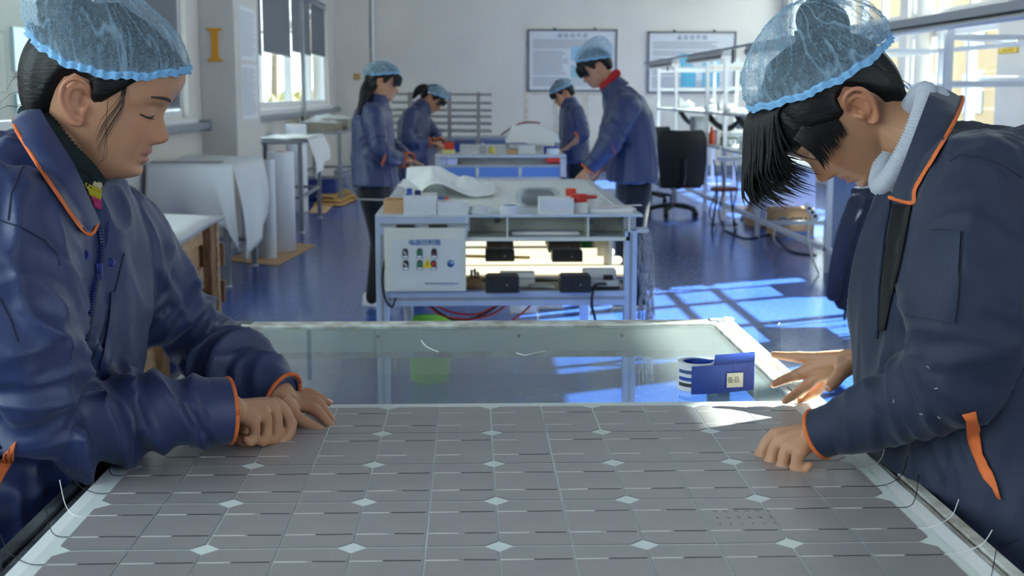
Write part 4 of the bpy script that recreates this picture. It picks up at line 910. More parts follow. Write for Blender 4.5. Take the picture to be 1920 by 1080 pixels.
# ================================================================== RIGHT SIDE: BENCHES, LAMPS, CHAIR
M_bench = mat('bench_white', (212, 214, 218), .4, .1)
XB = 2.70; ZPOST = 1.818
def bench(label, y0, y1, posts, x1=XB + .85, top=True, shelf=True, zt=.78, zsh=1.155, cross=()):
    r = thing('soldering_bench', label, 'bench', (XB + .4, (y0 + y1) / 2, 0), 'white framed soldering benches along the right side'); w = .042
    if top: part('bench_top', MB().box((XB, y0, zt - .03), (x1, y1, zt), bev=.004), M_bench, r)
    if shelf: part('shelf', MB().box((XB, y0, zsh - .03), (x1 - .2, y1, zsh), bev=.003), mat('bench_shelf', (176, 180, 184), .35, .2), r)
    for y in posts:
        for x in (XB, x1 - w): part('post', MB().box((x, y, .0), (x + w, y + w, ZPOST)), M_bench, r)
        part('top_crossbar', MB().box((XB + w, y + .002, 1.66), (x1 - w, y + w - .002, 1.69)), M_bench, r)
        part('mid_crossbar', MB().box((XB + w, y + .002, 1.40), (x1 - w, y + w - .002, 1.43)), M_bench, r)
        part('foot_crossbar', MB().box((XB + w, y + .002, .12), (x1 - w, y + w - .002, .16)), M_bench, r)
    part('low_rail', MB().box((XB, y0, .155), (XB + w, y1, .195)), M_bench, r)
    for z in (1.40, 1.66): part('long_rail', MB().box((x1 - w, y0, z), (x1, y1, z + .03)), M_bench, r)
    return r
b1 = bench('near open bench frame at the right, mostly behind the right worker', 5.6, 9.85, (5.6, 7.4, 9.75), top=False, shelf=False)
b2 = bench('middle soldering bench at the right, behind the fringe of the right worker', 9.95, 14.0, (12.2, 13.9))
b3 = bench('far soldering bench at the right, behind the office chair', 14.1, 19.0, (15.0, 17.3, 18.9))
q = PZ(1325, 297, .78)
r = thing('side_leaf', 'rounded pale table leaf jutting from the bench right of the office chair', 'table', (2.5, q.y + .1, .78))
yl = q.y; poly = [Vector((2.70, yl, .75))] + [Vector((2.38 + .13 * math.cos(t) * -1.0, yl + .16 - .16 * math.sin(t) * 1, .75)) for t in np.linspace(1.57, -1.57, 9)] + [Vector((2.70, yl + .34, .75))]
part('leaf', MB().prism(poly, (0, 0, .035)), M_bench, r); part('bracket', MB().box((2.5, yl + .14, .70), (2.72, yl + .18, .75)), M_gal, r)
# crossing bars near the window
solo('cross_pole', MB().tube([(3.0, 7.62, PY(1700, 148, 7.6).z), (5.3, 7.62, PY(1700, 146, 7.6).z)], .018, 10), M_white, 'lower white horizontal pole in front of the right windows', 'pole', 'white poles in front of the right windows', True)
solo('cross_pole', MB().tube([(3.2, 8.62, PY(1740, 70, 8.6).z), PY(1902, 78, 8.6)], .018, 10), M_white, 'upper white horizontal pole reaching to the yellow sign', 'pole', 'white poles in front of the right windows', True)
c = PY(1722, 300, 15.2); struct('trim_6', MB().lathe((c.x, c.y, 0), [(.1, 0), (.1, ZC)], 24), M_wall, True)
a, b = PX(1872, 102, XR - .01), PX(1908, 97, XR - .01)
r = thing('warning_sign', 'small yellow sign with red Chinese lettering on the right wall', 'sign', (XR, (a.y + b.y) / 2, a.z))
ya, yb_ = min(a.y, b.y), max(a.y, b.y); zlo, zhi = a.z, a.z + .135
part('plate', MB().box((XR - .012, ya, zlo), (XR - .002, yb_, zhi)), mat('sign_yellow', (238, 198, 60), .5), r)
part('border', MB().box((XR - .0125, ya, zlo), (XR - .011, yb_, zlo + .008)).box((XR - .0125, ya, zhi - .008), (XR - .011, yb_, zhi)).box((XR - .0125, ya, zlo), (XR - .011, ya + .012, zhi)).box((XR - .0125, yb_ - .012, zlo), (XR - .011, yb_, zhi)), mat('sign_brown', (150, 110, 40), .5), r)
lettering('sign_text', '小心触电', .07, (XR - .0135, (ya + yb_) / 2 + -.03, zlo + .085), (0, -1, 0), (0, 0, 1), M_red, r, bold=.002)
lettering('sign_text', '非专业人员禁止操作', .03, (XR - .0135, (ya + yb_) / 2, zlo + .03), (0, -1, 0), (0, 0, 1), mat('sign_brown', (150, 110, 40), .5), r)
# fluorescent battens
XLp, ZLp = 2.6, 1.773
M_batten = mat('batten_grey', (176, 178, 184), .4, .2); M_tubeoff = mat('unlit_tube', (214, 204, 188), .35)
run = thing('lamp_rail', 'long thin dark rail carrying the bench lamps towards the back', 'rail', (XLp, 14, ZLp + .04))
part('rail', MB().box((XLp - .014, 8.9, ZLp + .02), (XLp + .014, 19.6, ZLp + .045)), M_gal, run)
for y in (9.76, 12.21, 13.91, 15.01, 17.31, 18.91): part('bracket', MB().box((XLp - .014, y, ZLp + .045), (XB + .03, y + .03, ZLp + .06)), M_bench, run)
for y in (10.5, 13.0, 17.3): part('hanger', MB().box((XLp - .01, y, ZLp - .12), (XLp + .01, y + .02, ZLp + .03)), M_dark, run)
def batten(y0, y1, label):
    r = thing('bench_lamp', label, 'lamp', (XLp, (y0 + y1) / 2, ZLp - .06), 'fluorescent lamps over the right benches')
    part('housing', MB().prism([(XLp - .035, y0, ZLp + .02), (XLp + .035, y0, ZLp + .02), (XLp + .06, y0, ZLp - .03), (XLp - .06, y0, ZLp - .03)], (0, y1 - y0, 0)), M_batten, r)
    part('reflector', MB().box((XLp - .062, y0, ZLp - .034), (XLp + .062, y1, ZLp - .03)), M_dark, r)
    for dx in (-.03, .03): part('tube', MB().tube([(XLp + dx, y0 + .03, ZLp - .052), (XLp + dx, y1 - .03, ZLp - .052)], .014, 10), M_tubeoff, r, True)
    for y in (y0, y1 - .025): part('end_cap', MB().box((XLp - .055, y, ZLp - .07), (XLp + .055, y + .025, ZLp - .028)), M_white, r)
for y0, y1, lb in ((5.3, 8.6, 'nearest bench lamp, the large grey one at the upper right'), (9.3, 12.2, 'second bench lamp, just left of the right worker cap'), (13.3, 15.5, 'third bench lamp, before the turquoise notice board'), (16.6, 18.8, 'fourth bench lamp, farthest along the rail')): batten(y0, y1, lb)
r = thing('bench_lamp', 'short pale lamp hanging behind the others in front of the notice board', 'lamp', (3.2, 15.6, 1.6), 'fluorescent lamps over the right benches')
a = PY(1350, 124, 15.6); part('housing', MB().box((a.x - .1, 15.5, a.z - .03), (a.x + .25, 15.6, a.z + .02)), mat('pale_lamp', (214, 196, 168), .4), r); part('hanger', MB().box((a.x, 15.54, a.z), (a.x + .02, 15.56, a.z + .2)), M_gal, r)
# small clutter on benches and shelves
rd = random.Random(5)
kinds = [('white_bottle', 'bottle'), ('small_carton', 'box'), ('glass_jar', 'jar')]
spots = []
for i in range(11):
    y = 12.3 + i * .62 + rd.uniform(-.1, .1); x = XB + .12 + rd.uniform(0, .3); k = i % 3; h = rd.uniform(.07, .17); z = 1.155
    pos = ('nearest', 'second', 'third', 'fourth', 'fifth', 'sixth', 'seventh', 'eighth', 'ninth', 'tenth', 'farthest')[i]
    if k == 0: bottle(Vector((x, y, z)), .045, h + .05, M_white, M_paper, pos + ' item on the bench upper shelf, a white bottle', 'items on the bench upper shelf', 'white_bottle')
    elif k == 1:
        r = thing('small_carton', pos + ' item on the bench upper shelf, a pale carton', 'box', (x, y, z), 'items on the bench upper shelf'); part('body', MB().box((x - .09, y - .08, z), (x + .09, y + .08, z + h * .7), bev=.003), M_wbox, r); part('lid', MB().box((x - .093, y - .083, z + h * .5), (x + .093, y + .083, z + h * .7 + .002)), M_paper, r)
    else:
        r = thing('glass_jar', pos + ' item on the bench upper shelf, a clear jar', 'jar', (x, y, z), 'items on the bench upper shelf'); part('body', MB().lathe((x, y, z), [(.05, 0), (.05, h), (.03, h + .02)], 14), M_clear, r, True, 40); part('lid', MB().lathe((x, y, z + h + .02), [(.035, 0), (.035, .02)], 14), M_white, r)
g = crumple(XB + .05, XB + .6, 12.6, 14.4, 1.16, .1, 22, 22, 5.5); solo('film_heap', MB().sheet(g, .003), M_film, 'heap of white film on the bench upper shelf by the worker fringe', 'film', smooth=True)
for i, (y, lb) in enumerate(((12.9, 'nearest black extractor hose under the bench shelf'), (14.6, 'middle black extractor hose under the bench shelf'), (16.6, 'farthest black extractor hose under the bench shelf'))):
    r = thing('extractor_arm', lb, 'hose', (XB + .2, y, .9), 'black extractor hoses under the bench shelf')
    part('hose', MB().tube([(XB + .05, y + .5, 1.12), (XB + .12, y + .3, 1.0), (XB + .2, y, .97), (XB + .3, y - .25, 1.08)], .035, 10, res=5), M_black, r, True); part('nozzle', MB().lathe((XB + .3, y - .25, 1.06), [(.03, 0), (.07, -.07), (.075, -.09)], 14, closed=False), M_gal, r, True)
for i, (x, y, w_, d_, h, m, lb) in enumerate(((3.0, 12.6, .3, .35, .12, M_white, 'white instrument case on the middle bench top'), (2.95, 13.3, .35, .3, .1, M_white, 'low white case on the middle bench top, behind the first'), (2.9, 14.6, .16, .2, .09, mat('green_case', (40, 70, 50), .5), 'dark green case on the far bench top'), (3.05, 15.2, .4, .3, .16, M_white, 'bright white case on the far bench top'), (3.1, 16.5, .3, .3, .12, M_paper, 'pale case on the far bench top, farthest back'), (2.85, 15.9, .3, .3, .3, mat('grey_case', (120, 122, 128), .5), 'grey upright case on the far bench top behind the chair'))):
    r = thing('instrument_case', lb, 'case', (x, y, .78), 'cases on the soldering benches'); part('body', MB().box((x - w_ / 2, y - d_ / 2, .781), (x + w_ / 2, y + d_ / 2, .78 + h), bev=.006), m, r); part('front_panel', MB().box((x - w_ * .4, y - d_ / 2 - .004, .79), (x + w_ * .4, y - d_ / 2, .78 + h * .8)), M_gal, r)
    for k in range(2): part('knob', MB().lathe((x - w_ * .2 + k * w_ * .4, y - d_ / 2 - .004, .78 + h * .45), [(.012, 0), (.01, .015)], 10, axis=(0, -1, 0)), M_black, r)
p = PY(1281, 240, 15.0); bottle(Vector((2.78, 15.0, .78)), .035, .2, mat('orange_bottle', (232, 84, 40), .4), M_red, 'orange red bottle standing on the far bench behind the chair'); bottle(Vector((2.8, 12.25, .78)), .05, .2, mat('amber_bottle', (196, 150, 50), .35), M_white, 'amber bottle at the near end of the middle bench top')
# blue grey cabinets standing under the benches
for i, (y0, y1, x0, lb) in enumerate(((10.6, 11.2, 3.1, 'pale blue cabinet under the middle bench, behind the carton with lettering'), (9.0, 9.6, 3.05, 'pale blue cabinet with a black meter under the near bench'), (12.9, 13.5, 2.95, 'grey cabinet under the bench leaf'))):
    r = thing('bench_cabinet', lb, 'cabinet', (x0 + .25, y0, 0), 'pale cabinets under the benches'); m = mat('pale_blue_cabinet', (164, 184, 222), .5)
    part('body', MB().box((x0, y0, .05), (x0 + .5, y1, .72), bev=.006), m, r); part('door', MB().box((x0 + .03, y0 - .012, .08), (x0 + .47, y0, .69), bev=.003), m, r); part('meter', MB().box((x0 + .1, y0 - .02, .45), (x0 + .2, y0 - .011, .6)), M_black, r)
    for x in (x0 + .04, x0 + .46): part('foot', MB().lathe((x, y0 + .1, 0), [(.025, 0), (.02, .05)], 10), M_black, r)
# cartons under the bench
def carton(x0, y0, x1, y1, label, Y=None, dep=.3, openlid=False):
    p = PZ((x0 + x1) / 2, y1, 0); Yq = Y or p.y; a, b = PY(x0, y1, Yq), PY(x1, y0, Yq); h = b.z - max(a.z, 0)
    r = thing('carton', label, 'box', ((a.x + b.x) / 2, Yq, 0), 'brown cartons under the middle bench')
    part('body', MB().box((a.x, Yq, .001), (b.x, Yq + dep, h), bev=.003), M_card, r)
    for yq in (Yq + .002, Yq + dep - .09): part('flap', MB().box((a.x, yq, h), (b.x, yq + .09, h + .006)), mat('carton_flap', (196, 158, 116), .85), r)
    return r, a, b, Yq, h
r, a, b, Yq, h = carton(1449, 393, 1528, 443, 'brown carton with CELLS lettering on its front, under the middle bench')
W = b.x - a.x; lettering('lettering', 'CELLS', h * .34, (a.x + W * .68, Yq - .001, h * .56), (1, 0, 0), (0, 0, 1), M_inkdark, r, bold=.004)
q = MB(); cx, cz = a.x + W * .24, h * .56
n = 20; rr0, rr1 = h * .10, h * .17
for j in range(n):
    t0, t1 = 6.283 * j / n, 6.283 * (j + 1) / n; q.add([(cx + rr0 * math.cos(t0) * 1.3, Yq - .002, cz + rr0 * math.sin(t0)), (cx + rr1 * math.cos(t0) * 1.3, Yq - .002, cz + rr1 * math.sin(t0)), (cx + rr1 * math.cos(t1) * 1.3, Yq - .002, cz + rr1 * math.sin(t1)), (cx + rr0 * math.cos(t1) * 1.3, Yq - .002, cz + rr0 * math.sin(t1))], [(0, 1, 2, 3)])
q.bar((cx + rr0 * .6, Yq - .002, cz - rr0 * .6), (cx + rr1 * 1.5, Yq - .002, cz - rr1 * 1.1), .016, .001)
part('logo_ring', q, mat('logo_blue', (84, 104, 150), .6), r)
part('blue_band', MB().box((a.x + W * .1, Yq - .0015, .012), (b.x - W * .1, Yq, h * .18)), mat('carton_blue', (110, 130, 176), .7), r)
carton(1434, 378, 1482, 424, 'plain brown carton behind the lettered one under the middle bench')
carton(1406, 402, 1440, 424, 'small brown carton half hidden at the left of the lettered one')
p = PZ(1420, 414, 0); r = thing('black_bag', 'black bag leaning under the middle bench beside the cartons', 'bag', tuple(p)); 
part('body', MB().prism([p + Vector(v) for v in ((-.16, 0, .001), (.12, 0, .001), (.1, 0, .33), (.02, 0, .36))], (0, .16, 0)), M_black, r); part('strap', MB().tube([p + Vector((.02, .08, .34)), p + Vector((-.02, .08, .45)), p + Vector((.08, .08, .36))], .01, 6, res=4), M_black, r, True)
p = PZ(1561, 454, 0); bottle(Vector((p.x, p.y, 0)), .085, .34, M_white, M_white, 'white canister on the floor under the near bench', name='canister')
a, b = PY(1511, 383, 9.95), PY(1532, 412, 9.95); r = thing('power_strip', 'bright white power strip slung on the bench leg', 'power strip', tuple(b)); part('body', MB().bar(a, b, .05, .04), M_white, r)
for t in (.25, .5, .75): part('socket', MB().lathe(a.lerp(b, t) + Vector((0, -.026, 0)), [(.014, 0), (.012, .004)], 10, axis=(0, -1, 0)), M_black, r)
def cable(pts, rad, m, label, grp=None): return solo('cable', MB().tube(pts, rad, 6, res=6), m, label, 'cable', grp, True)
G = 'cables by the right benches'
cable([PY(1521, 410, 9.9), PY(1516, 440, 9.85), PY(1522, 480, 9.8), PZ(1535, 512, .01)], .008, M_cream, 'pale cable hanging from the white power strip to the floor', G)
cable([PZ(1360, 432, .008), PZ(1400, 447, .008), PZ(1450, 440, .008), PZ(1480, 470, .008), PZ(1530, 478, .008)], .008, M_black, 'black cable snaking over the floor before the lettered carton', G)
cable([PY(1452, 430, 11.2), PY(1452, 452, 11.1), PZ(1464, 463, .01)], .007, M_cream, 'short pale cable hanging by the low rail of the bench', G)
for i, u in enumerate((1338, 1352, 1376)):
    cable([PY(u, 300, 12.6), PY(u + 6, 350, 12.5), PY(u - 8 + 3 * i, 400, 12.5), PZ(u + 6, 425, .01)], .007, M_black, ('left', 'middle', 'right')[i] + ' black cable hanging under the bench leaf', G)
# stool
p = PZ(1356, 432, 0); r = thing('stool', 'stool with a red brown seat and thin black ring legs by the bench', 'stool', tuple(p)); zsx = PY(1356, 352, p.y).z
part('seat', MB().lathe(p + Vector((0, 0, zsx - .03)), [(.13, 0), (.14, .01), (.14, .025), (.12, .035)], 20), mat('seat_redbrown', (130, 66, 50), .5), r, True, 40)
for k in range(4): an = k * 1.57 + .6; part('leg', MB().tube([p + Vector((.09 * math.cos(an), .09 * math.sin(an), zsx - .03)), p + Vector((.16 * math.cos(an), .16 * math.sin(an), .006))], .009, 6), M_black, r)
part('foot_ring', MB().tube([p + Vector((.145 * math.cos(t), .145 * math.sin(t), .06)) for t in np.linspace(0, 6.283, 21)], .007, 6), M_gal, r, True)
# office chair
p = PZ(1270, 408, 0); p.y += .25; r = thing('office_chair', 'black mesh back office chair on castors in the aisle at the right', 'chair', tuple(p)); Yc = p.y
def cpt(u, v, dy=0): return PY(u, v, Yc + dy)
sz = cpt(1270, 345).z
part('seat', MB().box((cpt(1238, 345).x, Yc - .02, sz - .05), (cpt(1316, 345).x, Yc + .46, sz + .05), bev=.03), M_black, r, True, 50)
g = []
for j, v in enumerate(np.linspace(244, 346, 14)):
    t = j / 13; hwL = 1270 + (-32 - 4 * math.sin(t * 3.1) + (8 * max(0, .12 - t) / .12) + 2 * t); hwR = 1283 + (40 - 8 * max(0, .12 - t) / .12 - 12 * max(0, t - .55))
    g.append([cpt(hwL + (hwR - hwL) * i / 12, v, -.08 - .05 * math.sin(i / 12 * 3.14) + .06 * t) for i in range(13)])
part('backrest', MB().sheet(g, .03), mat('chair_mesh', (16, 15, 16), .6), r, True, 60)
part('lumbar_frame', MB().tube([cpt(1284, 300, -.14), cpt(1280, 345, -.1), (p.x, Yc + .15, sz - .06)], .025, 8, res=3), M_black, r, True)
part('column', MB().lathe((p.x, p.y, .09), [(.028, 0), (.028, .18), (.018, .18), (.018, sz - .13)], 12), M_gal, r, True, 40)
for k in range(5):
    an = k * 1.2566 + .5; d = Vector((math.cos(an), math.sin(an), 0)); l = part('base_arm', MB().tube([p + Vector((0, 0, .12)), p + d * .18 + Vector((0, 0, .1)), p + d * .29 + Vector((0, 0, .07))], [.03, .024, .018], 8), M_black, r, True)
    part('castor', MB().lathe(p + d * .29 + d.cross(Vector((0, 0, 1))) * -.025 + Vector((0, 0, .03)), [(.02, 0), (.03, .006), (.03, .044), (.02, .05)], 12, axis=d.cross(Vector((0, 0, 1)))), M_black, l, True, 40)
for sx_ in (-1, 1):
    x = p.x + sx_ * .27; part('armrest', MB().tube([(x, Yc + .3, sz), (x, Yc + .3, sz + .22), (x, Yc + .08, sz + .23), (x, Yc + .36, sz + .23)], .02, 8), M_black, r, True)
# second castor base peeping behind the man
p2 = PZ(1220, 376, 0); r = thing('office_chair', 'second black office chair mostly hidden behind the tall standing man', 'chair', tuple(p2))
part('column', MB().lathe((p2.x, p2.y, .08), [(.028, 0), (.02, .4)], 10), M_gal, r); part('seat', MB().box((p2.x - .24, p2.y - .24, .44), (p2.x + .2, p2.y + .24, .52), bev=.03), M_black, r, True, 50)
part('backrest', MB().box((p2.x - .24, p2.y - .26, .5), (p2.x + .2, p2.y - .2, .95), bev=.025), M_black, r, True, 50)
for k in range(5):
    an = k * 1.2566 + .2; d = Vector((math.cos(an), math.sin(an), 0)); part('base_arm', MB().tube([p2 + Vector((0, 0, .1)), p2 + d * .29 + Vector((0, 0, .06))], [.03, .018], 8), M_black, r, True); part('castor', MB().lathe(p2 + d * .29 + Vector((0, 0, .001)), [(.03, 0), (.032, .03), (.02, .05)], 10), M_black, r, True, 40)
# chair with a jacket hung on it behind the right worker
M_navy2 = mat('navy_cloth', (40, 46, 70), .75, var=.15, vscale=14)
ps = PZ(1640, 622, 0); Yj = ps.y
r = thing('side_chair', 'thin black legged chair under the hanging navy jacket behind the right worker', 'chair', (ps.x + .05, Yj, 0))
xa, xb_ = PY(1600, 500, Yj).x, PY(1735, 500, Yj).x
for x in (xa + .08, xb_):
    for y in (Yj, Yj + .4): part('leg', MB().tube([(x, y, .002), (x + .02, y, .44)], .011, 8), M_black, r, True)
    part('back_post', MB().tube([(x + .02, Yj + .02, .44), (x, Yj - .02, .74)], .011, 8), M_black, r, True)
part('leg_brace', MB().tube([(xa + .08, Yj, .13), (xa + .16, Yj + .2, .3), (xb_, Yj + .4, .12)], .007, 6), M_black, r)
part('seat', MB().box((xa + .06, Yj, .43), (xb_ + .04, Yj + .42, .46), bev=.01), M_black, r); part('back_panel', MB().box((xa + .07, Yj - .035, .55), (xb_ + .01, Yj - .01, .74), bev=.008), M_black, r)
top = [(1608, 362), (1640, 358), (1690, 352), (1740, 354)]; bot = [(1548, 545), (1575, 580), (1620, 590), (1650, 602), (1700, 606), (1750, 600)]
Tp = [PY(u, v, Yj - .07) for u, v in top]; Bt = [PY(u, v, Yj - .12) for u, v in bot]
r = thing('draped_jacket', 'navy work jacket hung over the chair behind the right worker', 'jacket', (Tp[1].x, Yj - .1, Bt[2].z))
part('back_fall', curtain(Tp, Bt, n=40, m=20, amp=.025, freq=2.2, th=.012, bow=.02), M_navy2, r, True)
part('collar', MB().tube([p_ + Vector((0, .03, .004)) for p_ in Tp], [.03] * 4, 10, res=3), M_navy2, r, True)
part('sleeve', MB().tube([PY(1606, 380, Yj - .1), PY(1585, 440, Yj - .16), PY(1570, 500, Yj - .17), PY(1562, 552, Yj - .16)], [.05, .05, .045, .04], 12, res=4), M_navy2, r, True)
# ================================================================== FIGURE TOOLKIT
def interp(xs, ys, q): return np.interp(q, xs, ys)
HZ = [-.122, -.114, -.104, -.092, -.078, -.062, -.045, -.025, -.005, .015, .035, .055, .075, .093, .108, .118, .124]
HF = [.030, .055, .075, .082, .079, .083, .085, .084, .083, .093, .098, .0975, .089, .073, .050, .028, .006]
HB = [.010, .000, -.010, -.022, -.040, -.062, -.078, -.090, -.096, -.100, -.101, -.098, -.089, -.073, -.051, -.030, -.008]
HW = [.014, .026, .036, .045, .052, .059, .0635, .0675, .070, .0725, .0735, .0725, .066, .054, .038, .022, .006]
def smooth1(a, k=3):
    a = np.asarray(a, float)
    for _ in range(k): a[1:-1] = .25 * a[:-2] + .5 * a[1:-1] + .25 * a[2:]
    return a
def head_base(nz=110, nt=120):
    """bare skull/face surface: arrays [nz, nt, 3]; x forward, y left, z up"""
    z = np.linspace(HZ[0], HZ[-1], nz); f, b, wd = (smooth1(interp(HZ, q, z), 6) for q in (HF, HB, HW))
    t = np.linspace(0, 2 * np.pi, nt, endpoint=False); c, s = np.cos(t), np.sin(t)
    xc = (f + b) / 2 - .006
    X = np.zeros((nz, nt, 3))
    for i in range(nz):
        lf, lb = f[i] - xc[i], xc[i] - b[i]
        ex = 2 / 2.35
        cx = np.sign(c) * np.abs(c) ** ex; sy = np.sign(s) * np.abs(s) ** ex
        X[i, :, 0] = xc[i] + np.where(c > 0, cx * lf, cx * lb); X[i, :, 1] = sy * wd[i]; X[i, :, 2] = z[i]
    return X, t
def gs(v, m, s): return np.exp(-((v - m) / s) ** 2)
def head_face(X, t, k=None):
    """adds nose, lips, eyes, brow, cheeks as outward displacement on the front"""
    Y, Z = X[..., 1], X[..., 2]; fr = (np.cos(t)[None, :] > -.05) * 1.0; d = np.zeros_like(Y)
    k = dict(dict(nose=1.0, lip=1.0, cheek=1.0, fore=0.0), **(k or {})); d += k['fore'] * gs(Z, .056, .034) * np.clip(np.cos(t), 0, 1)[None, :]
    nz_, na = [-.056, -.051, -.047, -.042, -.036, -.030, -.02, -.008, .004, .016], [0, .004, .013, .021, .0245, .023, .0165, .0105, .006, 0]
    nw = interp([-.05, -.036, -.02, 0, .02], [.0125, .0115, .0095, .0085, .010], Z)
    d += k['nose'] * interp(nz_, na, Z) * np.exp(-(np.abs(Y) / nw) ** 2.2)
    for sgn in (-1, 1):
        d += .0085 * gs(Y, sgn * .0145, .0062) * gs(Z, -.0415, .0075)              # alae
        d -= .010 * gs(Y, sgn * .031, .017) * gs(Z, .003, .0115)                   # socket
        d += .0070 * gs(Y, sgn * .0315, .0125) * gs(Z, -.001, .0085)              # lid over the eye
        d -= .0022 * gs(Y, sgn * .0315, .014) * gs(Z, .0085, .0022)               # lid crease
        d -= .0016 * gs(Y, sgn * .0315, .0145) * gs(Z, -.0075, .002)              # lash line
        d += .0035 * gs(Y, sgn * .026, .016) * gs(Z, .019, .008)                   # brow
        d += k['cheek'] * .005 * gs(Y, sgn * .040, .020) * gs(Z, -.030, .022)
        d -= .002 * gs(Y, sgn * .026, .006) * gs(Z, -.055, .014)
    m = np.clip(1 - (np.abs(Y) / .025) ** 2, 0, 1) ** .6
    d += k['lip'] * m * (.0062 * gs(Z, -.0625, .0052) + .0075 * gs(Z, -.0755, .0062) - .0055 * gs(Z, -.0688, .0020))
    d -= .0025 * gs(Y, 0, .004) * gs(Z, -.055, .004)
    d -= .0035 * gs(Z, -.0855, .0050) * gs(Y, 0, .022)
    d += .004 * gs(Z, -.098, .010) * gs(Y, 0, .016)
    X = X.copy(); X[..., 0] += d * fr * .98
    return X
def grid_faces(nz, nt):
    fs = [(i * nt + j, i * nt + (j + 1) % nt, (i + 1) * nt + (j + 1) % nt, (i + 1) * nt + j) for i in range(nz - 1) for j in range(nt)]
    return fs + [tuple(range(nt - 1, -1, -1)), tuple((nz - 1) * nt + j for j in range(nt))]
def ear_parts(mb, M, side, s=1.0):
    """helix rim, inner fold, lobe, backing plate and tragus; side = +1 left, -1 right"""
    def q(x, z, o): return M @ Vector((x, side * (.0690 + o), z))
    rim = [(-.004, .004, .004), (-.006, .014, .010), (-.015, .0205, .0155), (-.027, .019, .019), (-.036, .009, .020), (-.0375, -.006, .0185), (-.033, -.020, .0145), (-.025, -.032, .0105), (-.015, -.041, .0075), (-.007, -.042, .004), (-.004, -.036, .002)]
    mb.tube([q(*p) for p in rim], [.0032, .0036, .0038, .0038, .0037, .0036, .0036, .0042, .0052, .0046, .003], 8, res=4)
    mb.tube([q(*p) for p in ((-.012, .010, .010), (-.024, .008, .0135), (-.029, -.004, .014), (-.025, -.018, .0115), (-.016, -.027, .008))], [.003, .0036, .0036, .0034, .0026], 8, res=4)
    mb.tube([q(*p) for p in ((-.020, .012, .006), (-.024, -.004, .0055), (-.020, -.020, .004), (-.014, -.034, .002))], [(.010, .005), (.0105, .005), (.0095, .005), (.006, .004)], 10, res=3, up=(0, 0, 1) if False else (M.to_3x3() @ Vector((0, side, 0))))
    mb.tube([q(-.002, -.014, .002), q(-.004, -.022, .0055), q(-.004, -.029, .002)], [.0035, .0042, .0035], 8)
def remesh(mb, voxel, it=3, fac=.5):
    me = mb.mesh('tmp'); o = bpy.data.objects.new('tmp', me); COL.objects.link(o)
    r = o.modifiers.new('r', 'REMESH'); r.mode = 'VOXEL'; r.voxel_size = voxel
    if it: sm = o.modifiers.new('s', 'SMOOTH'); sm.factor = fac; sm.iterations = it
    dg = bpy.context.evaluated_depsgraph_get(); out = bpy.data.meshes.new_from_object(o.evaluated_get(dg))
    bpy.data.objects.remove(o); bpy.data.meshes.remove(me); out.materials.clear(); shade(out); return out
def get_co(me):
    a = np.empty(len(me.vertices) * 3); me.vertices.foreach_get('co', a); return a.reshape(-1, 3)
def get_no(me):
    a = np.empty(len(me.vertices) * 3); me.vertex_normals.foreach_get('vector', a); return a.reshape(-1, 3)
def set_co(me, a): me.vertices.foreach_set('co', np.ascontiguousarray(a).ravel()); me.update()
def bvh_of(me): return BVHTree.FromPolygons([v.co for v in me.vertices], [p.vertices for p in me.polygons])
def hit(bvh, px, py, off=0.0):
    """point on a surface seen through pixel (px, py), lifted by off along the normal"""
    d = ray(px, py).normalized(); loc, n, i, _ = bvh.ray_cast(CAM, d)
    if loc is None: return None
    if n.dot(d) > 0: n = -n
    return loc + n * off
def set_col(me, name, arr):
    at = me.color_attributes.new(name, 'FLOAT_COLOR', 'POINT'); at.data.foreach_set('color', np.ascontiguousarray(arr, dtype=np.float32).ravel())
# ---- materials of the figures
def skin_mat():
    m = mat('skin', (206, 160, 128), .48, spec=.4, bump=.06, bscale=420); n, l = m.node_tree.nodes, m.node_tree.links; b = n['Principled BSDF']
    a = n.new('ShaderNodeVertexColor'); a.layer_name = 'tint'; l.new(a.outputs['Color'], b.inputs['Base Color'])
    b.inputs['Subsurface Weight'].default_value = .12; b.inputs['Subsurface Radius'].default_value = (.012, .004, .002); b.inputs['Subsurface Scale'].default_value = .5
    return m
M_skin = skin_mat()
SKIN = np.array([*lin((186, 136, 104)), 1.0]); LIP = np.array([*lin((160, 90, 78)), 1.0]); BLUSH = np.array([*lin((184, 118, 90)), 1.0]); DARK = np.array([*lin((60, 40, 34)), 1.0]); NAIL = np.array([*lin((222, 176, 156)), 1.0])
def hair_mat():
    m = mat('black_hair', (17, 14, 14), .5, spec=.3); n, l = m.node_tree.nodes, m.node_tree.links; b = n['Principled BSDF']
    t = n.new('ShaderNodeTexCoord'); mp = n.new('ShaderNodeMapping'); mp.inputs['Scale'].default_value = (18, 260, 260); wv = n.new('ShaderNodeTexNoise'); wv.inputs['Scale'].default_value = 1.0; wv.inputs['Detail'].default_value = 2
    l.new(t.outputs['Object'], mp.inputs[0]); l.new(mp.outputs[0], wv.inputs['Vector']); bp = n.new('ShaderNodeBump'); bp.inputs['Strength'].default_value = .35; bp.inputs['Distance'].default_value = .003
    l.new(wv.outputs['Fac'], bp.inputs['Height']); l.new(bp.outputs[0], b.inputs['Normal']); return m
M_hair = hair_mat()
def cloth_mat(name, rgb, rough=.6, sheen=.25, spec=.35):
    m = mat(name, rgb, rough, sheen=sheen, spec=spec, bump=.12, bscale=900, var=.1, vscale=22); return m
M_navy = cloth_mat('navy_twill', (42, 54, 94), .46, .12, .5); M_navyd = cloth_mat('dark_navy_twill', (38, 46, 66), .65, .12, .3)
M_trouser = cloth_mat('black_trousers', (24, 24, 28), .8)
